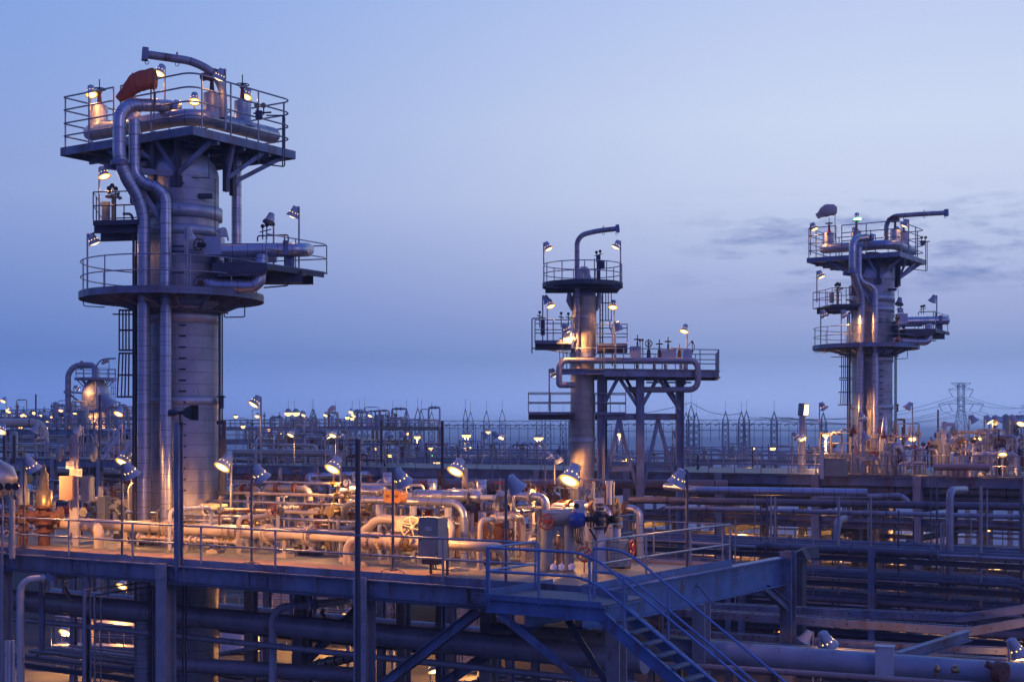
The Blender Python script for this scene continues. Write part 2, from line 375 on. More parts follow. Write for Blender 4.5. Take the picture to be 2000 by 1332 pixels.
def valve_thing(base, ax, r, sh, wr, label, wheel='red', body='rusty', group=None, stand=0.0):
    T = thing('gate_valve', label, 'valve', base, group)
    c = V(base)+UP*stand
    if stand > .05:
        m = MB(); m.cyl(V(base), c, r*.75, n=10); m.cyl(V(base), V(base)+UP*.05, r*1.5, n=12); m.build('riser', M['pale'], T)
    valve_parts(T, c, ax, r, sh, wr, wheel, body); return T

def dense(T, fw, a0, a1, b0, b1, z, n, seed, hmin=.5, hmax=2.0, rmax=.12):
    R_ = random.Random(seed)
    for i in range(n):
        a = a0+(a1-a0)*R_.random(); b = b0+(b1-b0)*R_.random(); k = R_.random(); h = hmin+R_.random()*(hmax-hmin)
        if k < .34:
            L = R_.uniform(.6, 2.8); r = R_.uniform(.035, rmax); dx = E1 if R_.random() < .7 else E2; m = MB(); o = fw(a, b, z)
            m.tube(bend([o, o+UP*h, o+UP*h-dx*L, o-dx*L+UP*(h*R_.choice((.05, .4, 1.3)))], .22, 5), r, 10)
            for q in (.25, .7): m.cyl(o+UP*h-dx*(L*q-.03), o+UP*h-dx*(L*q+.03), r*1.9, n=10)
            m.build('pipe', M[R_.choice(('pipe_grey', 'clad_smooth', 'cream', 'cream', 'pale', 'rusty'))], T)
        elif k < .78:
            valve_parts(T, fw(a, b, z+h), E1 if R_.random() < .6 else E2, R_.uniform(.05, .12), R_.uniform(.3, .55), R_.uniform(.09, .2), R_.choice(('red', 'rusty', 'brass', 'black', 'cabinet')), R_.choice(('rusty', 'red', 'pipe_grey', 'cabinet', 'brass', 'steel_dark')), None, None if R_.random() < .7 else V((-.3, -1, .2)))
            m = MB(); m.cyl(fw(a, b, z), fw(a, b, z+h-.05), R_.uniform(.03, .07), n=8); m.cyl(fw(a, b, z+h*.5), fw(a, b, z+h*.5+.05), .11, n=10); m.build('riser', M[R_.choice(('pale', 'pipe_grey', 'cream'))], T)
        elif k < .9:
            m = MB(); o = fw(a, b, z); m.tube([o, o+UP*h], .025, 6); m.cyl(o+UP*h+V((0, -.04, 0)), o+UP*h+V((0, .04, 0)), .09, n=12); m.box(o+UP*h*.6, .14, .12, .2); m.build('gauge', M[R_.choice(('brass', 'pale', 'steel_dark'))], T)
        else:
            m = MB(); o = fw(a, b, z); m.box(o+UP*h*.55, R_.uniform(.25, .5), .2, h*.5, E1); m.bar(o, o+UP*h*.4, .06, .06, E2); m.box(o+UP*(h*.8+.02), .55, .25, .02, E1); m.build('cabinet', M[R_.choice(('cabinet', 'pale', 'primer'))], T)
# ================================================================ ground
m = MB(); m.add([(-9000, -300, 0), (9000, -300, 0), (9000, 16000, 0), (-9000, 16000, 0)], [(0, 1, 2, 3)])
tag(m.build('ground', M['sand']), kind='structure')
m = MB(); m.add([(-120, -20, .05), (120, -20, .05), (120, 150, .05), (-120, 150, .05)], [(0, 1, 2, 3)])
tag(m.build('yard_paving', M['concrete']), kind='structure')

# ================================================================ near process deck
DA, DB = .95, 34.0
deck = thing('process_deck', 'raised steel process deck with railing crossing the foreground under the cream pipes', 'process deck', W(DA, 0, 0))
m = MB()
def slab(m, a0, a1, b0, b1, z0, z1):
    q = [W(a0, b0, 0), W(a1, b0, 0), W(a1, b1, 0), W(a0, b1, 0)]
    m.add([p+UP*z0 for p in q]+[p+UP*z1 for p in q], [(3, 2, 1, 0), (4, 5, 6, 7), (0, 1, 5, 4), (1, 2, 6, 5), (2, 3, 7, 6), (3, 0, 4, 7)])
slab(m, DA, 6.2, 0, 9.3, ZD-.05, ZD); slab(m, 6.203, DB, 2.1, 12.6, ZD-.05, ZD); m.build('deck_grating', M['grating'], deck)
m = MB(); slab(m, 6.2, DB, 0, 2.097, ZD-.05, ZD+.004); slab(m, DA+.5, 4.6, 8.2, 9.2, ZD+.002, ZD+.05); m.build('deck_edge_strip', M['primer'], deck, 'red oxide painted strip along the deck edge')
m = MB(); m.bar(W(DA, -.03, ZD+.03), W(DB, -.03, ZD+.03), .012, .2)
m.ibeam(W(DA-.1, -.12, ZD-.38), W(DB, -.12, ZD-.38), .30, .6, .035)
for k in range(12): m.bar(W(1.8+2.75*k, -.2, ZD-.63), W(1.8+2.75*k, -.2, ZD-.12), .02, .15, E2)
m.build('front_edge_beam', M['steel'], deck)
for a_ in (4.1, 8.25, 12.4, 16.5, 20.6, 24.75):
    m = MB(); m.bar(W(a_-.35, -.165, ZD-.38), W(a_+.35, -.165, ZD-.38), .02, .34)
    for i_ in range(6):
        for j_ in range(2): q_ = W(a_-.28+.112*i_, -.17, ZD-.29-.18*j_); m.cyl(q_, q_-E2*.03, .022, n=6)
    m.build('splice_plate', M['steel'], deck)
m = MB(); m.tube([W(DA, -.3, ZD-.58), W(DB, -.3, ZD-.58)], .022, 6); m.tube([W(DA, -.3, ZD-.64), W(DB, -.3, ZD-.64)], .016, 6); m.build('edge_conduit', M['rail_dark'], deck)
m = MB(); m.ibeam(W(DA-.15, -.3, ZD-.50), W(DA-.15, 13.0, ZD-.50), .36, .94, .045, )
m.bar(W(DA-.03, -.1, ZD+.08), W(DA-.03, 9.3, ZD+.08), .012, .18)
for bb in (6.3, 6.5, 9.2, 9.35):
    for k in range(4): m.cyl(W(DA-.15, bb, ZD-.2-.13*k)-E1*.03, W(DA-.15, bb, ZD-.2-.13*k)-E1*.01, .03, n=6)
m.build('side_edge_beam', M['steel_skylit'], deck)
m = MB()
for k in range(13): m.ibeam(W(2.9+2.75*k, .1, ZD-.27), W(2.9+2.75*k, 12.4 if k > 1 else 9.2, ZD-.27), .16, .38, .02)
for bb in (3.2, 6.3, 9.4, 12.4): m.ibeam(W(1.2 if bb < 10 else 6.3, bb, ZD-.62), W(DB, bb, ZD-.62), .18, .4, .02)
m.build('floor_joist', M['steel_dark'], deck)
for i, a in enumerate((8.25, 16.5, 24.75)):
    m = MB(); m.ibeam(W(a, -.12, 0), W(a, -.12, ZD-.02 if i else ZD-.02), .46, .46, .05, E2)
    m.box(W(a, -.36, ZD-.28), .47, .03, .5, E1); m.build('column', M['fireproof'], deck)
for a, b, z1 in ((0, .1, ZD-.8), (.6, 13.1, ZD+.18), (8.25, 6.3, ZD-.8), (16.5, 6.3, ZD-.8), (24.75, 6.3, ZD-.8), (8.25, 12.4, ZD-.8), (16.5, 12.4, ZD-.8), (24.75, 12.4, ZD-.8), (.6, 6.4, ZD-.95)):
    m = MB(); m.ibeam(W(a, b, 0), W(a, b, z1), .42, .42, .04, E2); m.build('column', M['fireproof' if b < 13 else 'steel'], deck)
for p_, q_ in ((W(8.0, -.12, ZD-3.4), W(4.2, -.12, ZD-.72)), (W(7.9, 3.2, ZD-3.6), W(3.5, 3.2, ZD-.9)), (W(24.5, 6.3, ZD-4), W(20.6, 6.3, ZD-.8)), (W(.55, 12.9, ZD-1.7), W(.8, 11.7, ZD-.98)), (W(16.2, 6.3, ZD-4), W(12.4, 6.3, ZD-.8))):
    m = MB(); m.ibeam(p_, q_, .24, .28, .02); m.build('diagonal_brace', M['steel'], deck)
# railing (front, back, right side)
m = MB(); rails(m, [W(2.3, -.05), W(DB, -.05)], (.62, 1.2), 3.3, .033, .038); m.build('front_railing', M['rail'], deck)
m = MB(); rails(m, [W(DA+.02, .75), W(DA+.02, 9.25)], (.64, 1.27), 2.9, .033, .036)
rails(m, [W(DA+.3, 9.3), W(6.2, 9.3), W(6.2, 12.5), W(14, 12.5)], (.64, 1.27), 2.2, .026, .03); m.build('back_railing', M['rail'], deck)

# ---------------------------------------------------------------- stair and landing
st = thing('staircase', 'blue lit steel staircase with landing descending from the deck corner', 'staircase', W(0, -2, 0))
m = MB(); q = [W(2.25, -2.5, 0), W(2.25, -.28, 0), W(-1.1, -.28, 0), W(-1.1, -2.5, 0)]
m.add([p+UP*(ZD-.045) for p in q]+[p+UP*(ZD-.005) for p in q], [(0, 1, 2, 3), (7, 6, 5, 4), (0, 4, 5, 1), (1, 5, 6, 2), (2, 6, 7, 3), (3, 7, 4, 0)])
m.build('landing_grating', M['grating_blue'], st)
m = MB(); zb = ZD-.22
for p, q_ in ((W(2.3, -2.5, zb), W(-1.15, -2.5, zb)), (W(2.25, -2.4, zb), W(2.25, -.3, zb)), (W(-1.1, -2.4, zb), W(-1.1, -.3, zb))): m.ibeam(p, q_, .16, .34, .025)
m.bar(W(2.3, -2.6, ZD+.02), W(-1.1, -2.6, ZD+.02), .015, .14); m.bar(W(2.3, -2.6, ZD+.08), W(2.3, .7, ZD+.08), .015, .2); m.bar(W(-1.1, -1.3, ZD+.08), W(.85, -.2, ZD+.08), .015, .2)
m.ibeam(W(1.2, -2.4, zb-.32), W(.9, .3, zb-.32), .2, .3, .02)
m.build('landing_frame', M['steel_skylit'], st)
m = MB(); m.bar(W(2.0, -2.4, ZD-.42), W(-.2, .0, ZD-3.1), .2, .2); m.build('landing_brace', M['steel_skylit'], st)
m = MB(); m.bar(W(1.2, -.5, ZD-.6), W(-.1, .1, ZD-2.9), .16, .16); m.build('landing_brace', M['steel_dark'], st)
SL = .685; NT = 14
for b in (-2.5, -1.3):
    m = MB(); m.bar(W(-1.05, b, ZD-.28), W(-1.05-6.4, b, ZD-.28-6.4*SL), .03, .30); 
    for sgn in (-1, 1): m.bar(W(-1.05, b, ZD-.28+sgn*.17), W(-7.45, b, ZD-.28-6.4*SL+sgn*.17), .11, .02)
    m.build('stringer', M['steel_skylit'], st)
for k in range(NT):
    t = .25+.29*k; m = MB(); m.obox(W(-1.1-t*1.25, -1.9, ZD-.16-t*1.25*SL), E1*.14, E2*.56, UP*.02); m.build('tread', M['grating_blue'], st)
for b, nm in ((-2.56, 0), (-1.24, 1)):
    m = MB()
    for h in (.66, 1.25):
        pts = [W(2.2, b, ZD+h), W(-.75, b, ZD+h), W(-7.4, b, ZD+h-6.5*SL)] if not nm else [W(-.1, b, ZD+h), W(-1.0, b, ZD+h), W(-7.4, b, ZD+h-6.35*SL)]
        m.tube(bend(pts, .55), .035, 8)
    for a in ((2.2, .7, -.75, -1.7, -5.3) if not nm else (-.1, -2.2, -5.4)):
        zf = ZD-.1 if a > -1.1 else ZD-.15-(-1.1-a)*SL; zt = ZD+1.25-max(0, -.95-a)*SL
        m.tube([W(a, b, zf), W(a, b, zt)], .034, 8)
    m.build('stair_handrail', M['rail_skylit'], st)
m = MB(); rails(m, [W(2.3, -2.5), W(2.3, -.2)], (.66, 1.25), 2.1, .033, .034); m.build('landing_railing', M['rail_skylit'], st)

# ---------------------------------------------------------------- cream pipework on the deck
def run(b, z, *aa): return [W(a, b, ZD+z) for a in aa]
T = thing('cream_pipe', 'long cream pipe with a hairpin left end and narrow neck behind the deck railing', 'pipe', W(14, 3.3))
m = MB(); R = .20
m.tube(bend([W(23.0, 2.7, ZD), W(23.0, 2.7, ZD+.78), W(26.6, 2.7, ZD+.78), W(26.6, 3.4, ZD+.8), W(16.6, 3.4, ZD+.76)], .42), R, 16)
m.tube([W(16.6, 3.4, ZD+.76), W(15.6, 3.4, ZD+.76), W(15.3, 3.4, ZD+.76)], R, 16)
m.tube([W(15.3, 3.4, ZD+.76), W(14.95, 3.4, ZD+.76), W(14.2, 3.4, ZD+.74), W(13.9, 3.4, ZD+.74), W(13.5, 3.4, ZD+.74)], [R*1.15, R*1.12, R*.62, R*.62, R*1.0], 16)
m.tube(bend([W(13.5, 3.4, ZD+.74), W(11.6, 3.4, ZD+.74), W(11.0, 3.4, ZD+1.1), W(10.6, 3.4, ZD+1.42), W(7.5, 3.2, ZD+1.42), W(7.5, 3.0, ZD+.8)], .35), .145, 16)
m.build('pipe_body', M['cream'], T)
for a in (15.35, 13.45, 20.1):
    m = MB()
    for s_ in (-.06, .06): m.cyl(W(a+s_-.03, 3.4, ZD+.75), W(a+s_+.03, 3.4, ZD+.75), R*1.75, n=18)
    for k in range(10): m.cyl(W(a-.15, 3.4, ZD+.75)+(E2*math.cos(k*.628)+UP*math.sin(k*.628))*R*1.45, W(a+.15, 3.4, ZD+.75)+(E2*math.cos(k*.628)+UP*math.sin(k*.628))*R*1.45, .022, n=5)
    m.build('flange', M['cream'], T)
for a in (22.4, 19.4, 17.8, 14.6, 11.8, 10.1):
    m = MB(); m.cyl(W(a, 3.4, ZD), W(a, 3.4, ZD+.62), .075, n=10); m.box(W(a, 3.4, ZD+.06), .5, .4, .12, E1); m.build('pipe_support', M['cream'], T)
for a in (23.7, 20.9, 19.5, 19.2, 18.9): m = MB(); m.cyl(W(a, 3.4, ZD+.9), W(a, 3.4, ZD+1.15), .03, n=6); m.wheel(W(a, 3.4, ZD+1.18), UP, .09, .014, 4); m.build('vent_valve', M['brass'], T)
T = thing('cream_pipe', 'shorter cream pipe with bolted flanges beside the grey cabinet', 'pipe', W(9, 2.5))
m = MB(); m.tube(bend([W(11.0, 2.4, ZD), W(11.0, 2.4, ZD+.8), W(5.9, 2.4, ZD+.8), W(5.5, 3.1, ZD+.75), W(5.5, 3.2, ZD)], .42), .155, 16); m.build('pipe_body', M['cream'], T)
for a in (10.3, 9.9, 9.3, 8.65):
    m = MB(); m.cyl(W(a-.045, 2.4, ZD+.8), W(a+.045, 2.4, ZD+.8), .28, n=20); m.cyl(W(a-.19, 2.4, ZD+.8), W(a-.06, 2.4, ZD+.8), .27, n=20)
    for k in range(12): m.cyl(W(a-.24, 2.4, ZD+.8)+(E2*math.cos(k*.5236)+UP*math.sin(k*.5236))*.23, W(a+.08, 2.4, ZD+.8)+(E2*math.cos(k*.5236)+UP*math.sin(k*.5236))*.23, .024, n=5)
    m.build('flange', M['brass' if a < 9 else 'cream'], T)
m = MB(); m.cyl(W(8.97, 2.4, ZD+.8), W(8.97, 2.4, ZD+1.5), .13, n=12); m.cyl(W(8.97, 2.4, ZD+1.15), W(8.97, 2.4, ZD+1.22), .24, n=14); m.tube([W(9.25, 2.4, ZD+.8), W(8.97, 2.4, ZD+.8), W(8.7, 2.4, ZD+.8)], [.16, .27, .16], 16)
m.wheel(W(8.15, 2.0, ZD+1.3), V((-.2, -1, .1)), .33, .024, 6); m.tube([W(8.15, 2.0, ZD+1.3), W(8.6, 2.6, ZD+1.35), W(8.97, 2.4, ZD+1.4)], .04, 6)
m.build('gate_valve', M['cream'], T)
for a in (7.1, 5.9, 10.6): 
    m = MB(); m.cyl(W(a, 2.4, ZD), W(a, 2.4, ZD+.65), .10, n=10); m.box(W(a, 2.4, ZD+.06), .55, .4, .12, E1); m.build('pipe_support', M['cream'], T)
# small steam-traced tubes below/above the cream pipe
T = thing('small_bore_pipe', 'thin pale pipe with end flange fixed below the long cream pipe', 'pipe', W(18, 3.1))
m = MB(); m.tube([W(21.3, 3.0, ZD+.45), W(16.3, 3.0, ZD+.45)], .07, 10)
for a in (21.2, 18.6, 18.3, 16.35): m.cyl(W(a-.05, 3.0, ZD+.45), W(a+.05, 3.0, ZD+.45), .14, n=12)
m.build('pipe_body', M['cream'], T)
for a in (20.7, 20.2, 19.7, 17.1, 16.8, 16.5): valve_parts(T, W(a, 3.0, ZD+.5), E1, .05, .42, .09, 'brass', 'brass')
# insulated tubes running along behind
for i, (b, z, a0, a1, r, mt, lb) in enumerate(((5.2, 1.15, 10.2, 24.5, .055, 'clad_smooth', 'front'), (6.0, 1.35, 12.2, 23, .065, 'cream', 'second'), (6.6, 1.62, 10.6, 24, .05, 'clad_smooth', 'middle'),
                                        (7.3, 1.9, 11.8, 24.6, .06, 'cream', 'fourth'), (8.4, 2.3, 12.5, 23.5, .045, 'pale', 'rear'), (4.7, .85, 12.6, 22, .06, 'clad_smooth', 'lowest'))):
    T = thing('small_bore_pipe', 'thin lamp lit %s tube, %s of the bundle behind the long cream pipe' % ('silver' if 'clad' in mt else 'pale', lb), 'pipe', W((a0+a1)/2, b), 'thin tubes behind the cream pipe')
    m = MB(); m.tube(bend([W(a0, b, ZD+.1), W(a0, b, ZD+z), W(a1, b, ZD+z), W(a1, b+.3, ZD+.1)] if i % 2 == 0 else [W(a0, b, ZD+z), W(a1-2, b, ZD+z), W(a1-3, b+.25, ZD+z+.12), W(a1, b+.25, ZD+z+.12)], .18), r, 10); m.build('pipe_body', M[mt], T)
    for k in range(7):
        m = MB(); a = a0+(a1-a0)*(k+.5)/7; m.tube([W(a, b, ZD), W(a, b, ZD+z-r)], .035, 6); m.box(W(a, b, ZD+z-r-.03), .08, .3, .05, E1)
        m.build('pipe_support', M['pale'], T)
    for a in (a0+2.1+i*.4, a0+2.6+i*.4): valve_parts(T, W(a, b, ZD+z), E1, .06, .35, .1, 'brass', 'brass')
# upper silver loop + orange tank
T = thing('insulated_pipe', 'silver insulated pipe bending down behind the grey cabinet', 'pipe', W(8, 4.6))
m = MB(); m.tube(bend([W(14.4, 6.2, ZD+.6), W(13.2, 4.9, ZD+1.75), W(12.3, 4.6, ZD+1.95), W(7.9, 4.4, ZD+1.95), W(7.9, 4.4, ZD)], .5), .115, 14); m.build('pipe_body', M['clad_smooth'], T)
for a in (11.4, 10.0, 8.6): m = MB(); m.cyl(W(a, 4.5, ZD), W(a, 4.5, ZD+1.8), .06, n=8); m.cyl(W(a, 4.5, ZD+1.5), W(a, 4.5, ZD+1.8), .12, n=10); m.build('pipe_support', M['pale'], T)
T = thing('orange_tank', 'small orange rounded box tank with black tag lettering above the cream flanges', 'tank', W(10.0, 3.6, ZD+1.6))
m = MB(); c = W(10.0, 3.55, ZD+2.15); pr = []
for k in range(20):
    a = k/20*2*math.pi; sx = math.copysign(abs(math.cos(a))**.45, math.cos(a)); sz = math.copysign(abs(math.sin(a))**.45, math.sin(a)); pr.append((sx, sz))
vs = [c+E1*x*.36+UP*z*.2+E2*y for y in (-.16, .16) for x, z in pr]
m.add(vs, [(k, (k+1) % 20, 20+(k+1) % 20, 20+k) for k in range(20)]+[tuple(range(19, -1, -1)), tuple(range(20, 40))]); m.build('tank_body', M['orange'], T)
m = MB(); m.cyl(W(10.0, 3.55, ZD+.8), W(10.0, 3.55, ZD+1.95), .05, n=8); m.tube(bend([W(9.7, 3.5, ZD+1.9), W(9.3, 3.4, ZD+1.3), W(8.9, 3.2, ZD+1.6)], .2), .015, 5); m.build('bracket', M['steel_dark'], T)
def text(s, size, p, right, up, parent, mat_, depth=.004):
    cu = bpy.data.curves.new('lettering', 'FONT'); cu.body = s; cu.size = size; cu.align_x = 'CENTER'; cu.align_y = 'CENTER'; cu.extrude = depth
    cu.space_line = .95
    o0 = bpy.data.objects.new('tmp', cu); SC.collection.objects.link(o0)
    me = bpy.data.meshes.new_from_object(o0.evaluated_get(bpy.context.evaluated_depsgraph_get())); bpy.data.objects.remove(o0)
    right = V(right).normalized(); up = V(up).normalized(); n_ = right.cross(up); p = V(p)-V(parent.location if parent.parent is None else parent.parent.location)
    for v in me.vertices: c_ = v.co.copy(); v.co = p+right*c_.x+up*c_.y+n_*c_.z
    me.materials.clear(); me.materials.append(mat_)
    o = bpy.data.objects.new('lettering', me); SC.collection.objects.link(o); o.parent = parent; return o
text('HC-2384', .13, c-E2*.166, -E1, UP, T, M['ink'])

# insulated drums
def drum_h(a, b, z, L, r, label, d=E1, extra=True):
    T = thing('insulated_drum', label, 'drum', W(a, b)); c = W(a, b, ZD+z); m = MB()
    m.tube([c-d*(L/2+.08), c-d*L/2, c+d*L/2, c+d*(L/2+.08)], [r*.5, r, r, r*.5], 18); m.build('shell', M['clad_smooth'], T)
    m = MB(); m.cyl(c-d*(L/2+.6), c-d*(L/2+.05), r*.45, n=12); m.build('nozzle', M['pale'], T); m = MB(); m.cyl(c+d*(L/2+.05), c+d*(L/2+.5), r*.45, n=12); m.build('nozzle', M['pale'], T)
    for s_ in (-.3, .3): m = MB(); m.cyl(W(a, b)+d*L*s_, c+d*L*s_-UP*r, .06, n=8); m.build('leg', M['pale'], T)
    return T
drum_h(14.9, 8.2, 2.05, 1.5, .22, 'silver insulated drum with gauge beside the second lit floodlight')
drum_h(17.6, 8.6, 1.25, 1.8, .18, 'low silver insulated drum left of the gauge mounted drum')
drum_h(11.2, 7.0, 2.0, 1.2, .23, 'silver insulated drum just left of the round dark post')
drum_h(9.4, 6.4, 2.05, 1.4, .2, 'silver insulated drum behind the orange tank')
drum_h(20.7, 5.6, 1.0, 1.9, .17, 'silver insulated drum left of the square loudspeaker post')
for i, (a, b, z, lb) in enumerate(((16.0, 8.9, 2.5, 'upright silver canister left of a pair on the deck'), (14.7, 9.1, 2.5, 'upright silver canister right of a pair on the deck'), (12.7, 9.2, 2.3, 'upright silver canister behind the central lit floodlight pole'), (10.4, 9.0, 2.3, 'upright silver canister right behind the round dark post'))):
    T = thing('insulated_canister', lb, 'canister', W(a, b)); m = MB(); z -= .35; m.tube([W(a, b, ZD+z-.1), W(a, b, ZD+z), W(a, b, ZD+z+.55), W(a, b, ZD+z+.58)], [.1, .17, .17, .1], 16); m.build('shell', M['clad_smooth'], T)
    m = MB(); m.cyl(W(a, b, ZD), W(a, b, ZD+z-.05), .1, n=10); m.build('stem', M['pale'], T)
T = thing('pressure_gauge', 'round white faced pressure gauge on a brass manifold above the thin tubes', 'gauge', W(13.9, 5.9)); m = MB()
m.cyl(W(13.9, 5.9, ZD), W(13.9, 5.9, ZD+2.3), .035, n=8)
for k in range(5): m.cyl(W(13.75, 5.9, ZD+1.1+.25*k), W(14.05, 5.9, ZD+1.1+.25*k), .055, n=8)
m.build('manifold', M['brass'], T); m = MB(); m.cyl(W(13.9, 5.85, ZD+2.45), W(13.9, 5.75, ZD+2.45), .15, n=18); m.build('dial', M['white_tank'], T)
m = MB(); m.ring(W(13.9, 5.745, ZD+2.45), E2, .145, .02); m.bar(W(13.9, 5.735, ZD+2.45), W(13.84, 5.735, ZD+2.53), .02, .01); m.build('rim', M['black'], T)

# grey cabinet on the railing side
T = thing('control_cabinet', 'tall grey green steel cabinet hanging beside the railing', 'cabinet', W(6.85, 1.2))
c = W(6.75, 1.2, 10.98); m = MB(); m.obox(c, E1*.36, E2*.24, UP*.6); m.build('cabinet_body', M['cabinet'], T)
m = MB(); m.obox(c-E2*.247, E1*.32, E2*.006, UP*.55); m.build('door', M['cabinet'], T)
m = MB(); m.bar(c-E2*.26+E1*.25-UP*.05, c-E2*.26+E1*.25+UP*.12, .03, .03, E2); m.build('handle', M['black'], T)
m = MB(); m.obox(c-E2*.256+UP*.3-E1*.02, E1*.11, E2*.003, UP*.06); m.build('label_plate', M['pale'], T)
m = MB(); [m.cyl(c-E2*.255-E1*.31+UP*z_, c-E2*.255-E1*.31+UP*(z_+.07), .018, n=8) for z_ in (-.45, 0, .4)]; m.build('hinge', M['steel'], T)
m = MB(); [m.tube(bend([c-UP*.6+E1*(.1-.1*k), c-UP*.9+E1*(.1-.1*k), c-UP*1.0+E1*(.1-.1*k)+E2*.8], .1, 4), .018, 6) for k in range(3)]; m.build('cable', M['black'], T)
m = MB(); m.obox(c+UP*.615, E1*.39, E2*.27, UP*.012); m.build('rain_hood', M['cabinet'], T)
m = MB()
for s_ in (-.3, .3): m.bar(W(6.75+s_, 1.5, ZD), W(6.75+s_, 1.5, 11.3), .06, .06, E2)
m.obox(c-UP*.68+E1*.05, E1*.25, E2*.15, UP*.08); m.build('stand', M['steel_dark'], T)

# ---------------------------------------------------------------- rows of valves
rnd = random.Random(3)
vrows = [(10.4, 21.5, 9.6, 13, 1.75, 'along the deck rear'), (4.4, 9.8, 8.6, 6, 1.9, 'behind the grey cabinet'),
         (22.0, 28.5, 7.4, 9, 1.3, 'at the deck left end')]
for a0, a1, b0, n_, z, where in vrows:
    for k in range(n_):
        a = a1-(a1-a0)*(k+.5)/n_+rnd.uniform(-.15, .15); b = b0+rnd.uniform(-.5, .5); wr = rnd.choice((.13, .18, .24)); col = rnd.choice(('red', 'rusty', 'pipe_grey', 'brass', 'red')); bd = rnd.choice(('rusty', 'red', 'pipe_grey', 'cabinet'))
        cn = {'red': 'red', 'rusty': 'rusty', 'pipe_grey': 'grey', 'brass': 'brass'}[col]
        valve_thing(W(a, b), E1 if k % 3 else E2, rnd.uniform(.09, .17), rnd.uniform(.45, .75), wr, '%s valve with %s handwheel, %s from the left %s' % ('large' if wr > .2 else 'small', cn, ORD[k], where), col, bd, 'valves standing on the near deck', z+rnd.uniform(-.2, .25))
# elbows and small runs between the valves
for i in range(16):
    a = 27.5-i*1.45+rnd.uniform(-.3, .3); b = 8.2+rnd.uniform(-1.5, 2.8); z = rnd.uniform(1.1, 2.3); L = rnd.uniform(.8, 2.6); r = rnd.uniform(.06, .15)
    T = thing('deck_pipe', 'short bent branch pipe, %s from the left near the deck rear' % ORD[i], 'pipe', W(a, b), 'branch pipes on the near deck')
    m = MB(); m.tube(bend([W(a, b, ZD), W(a, b, ZD+z), W(a-L, b, ZD+z), W(a-L, b+.1, ZD+.1)], .28), r, 10); m.build('pipe_body', M[rnd.choice(('pipe_grey', 'clad_dull', 'pipe_pink', 'clad_smooth', 'cream'))], T)
    m = MB(); m.cyl(W(a-L*.3, b, ZD+z), W(a-L*.3-.12, b, ZD+z), r*1.8, n=12); m.cyl(W(a-L*.7, b, ZD+z), W(a-L*.7-.1, b, ZD+z), r*1.8, n=12); m.build('flange', M[rnd.choice(('rusty', 'red', 'pipe_grey'))], T)
# relief valves with pointed tops at the left
for i, (x, y0, y1, r) in enumerate(((45, 903, 1065, .16), (86, 905, 1065, .2), (8, 985, 1080, .1))):
    if i == 2: continue
    b_ = P(x, 1065, 53); T = thing('relief_valve', 'tall tapering relief valve %s of the first floodlight, on rusty pipework' % ('left' if i == 0 else 'right'), 'valve', b_)
    s = 53/F; zt = P(x, y0, 53).z; m = MB()
    m.tube([V((b_.x, b_.y, z)) for z in (zt-1.6, zt-1.0, zt-.98, zt-.4, zt-.3, zt-.1, zt)], [r*1.5, r*1.5, r*.9, r*.75, r*.4, r*.3, .01], 14); m.build('bonnet', M['brass' if i else 'cabinet'], T)
    m = MB(); m.cyl(b_, V((b_.x, b_.y, zt-1.5)), r*1.1, n=12)
    for k in range(4): m.cyl(V((b_.x, b_.y, zt-1.65-.3*k)), V((b_.x, b_.y, zt-1.57-.3*k)), r*1.9, n=14)
    m.cyl(V((b_.x-.5, b_.y, zt-2.0)), V((b_.x+.6, b_.y, zt-2.0)), r*1.2, n=12); m.cyl(V((b_.x+.55, b_.y, zt-2.0)), V((b_.x+.65, b_.y, zt-2.0)), r*2, n=12)
    m.build('valve_body', M['rusty'], T)
T = thing('horizontal_vessel', 'rounded silver vessel end entering the left edge of the photo', 'vessel', P(-40, 1060, 54)); m = MB(); c = P(-60, 935, 54)
m.tube([c-V((2, 0, 0)), c, c+V((1.1, 0, 0)), c+V((1.6, 0, 0)), c+V((1.85, 0, 0))], [.78, .78, .76, .5, .02], 24); m.build('shell', M['clad_smooth'], T)
m = MB(); m.bar(c-UP*.7, V((c.x, c.y, ZD)), .3, .5, E2); m.build('saddle', M['steel'], T)
T = thing('gauge_stand', 'cluster of round gauges on brass tubing below the silver vessel end', 'gauge', P(18, 1085, 49.5)); b_ = P(18, 1085, 49.5)
m = MB(); m2 = MB(); zt = P(0, 950, 49.5).z
for k, dx in enumerate((-.32, -.02, .22)): p = V((b_.x+dx, b_.y, zt)); m2.cyl(p-V((0, .05, 0)), p+V((0, .05, 0)), .13, n=14); m.tube([p, p-UP*.3, p-UP*.45+V((.1, 0, 0)), p-UP*2.2+V((.1, 0, 0))], .025, 6)
for k in range(14): q = V((b_.x+rnd.uniform(-.35, .4), b_.y+rnd.uniform(-.1, .2), zt-rnd.uniform(.3, 1.9))); m.cyl(q, q+V((rnd.uniform(.08, .2), 0, 0)), rnd.uniform(.03, .06), n=8)
m.build('tubing', M['brass'], T); m2.build('dial', M['black'], T)
m = MB(); m.cyl(P(24, 1090, 49.3), P(24, 975, 49.3), .1, n=12); m.build('stand_pipe', M['cream'], T)
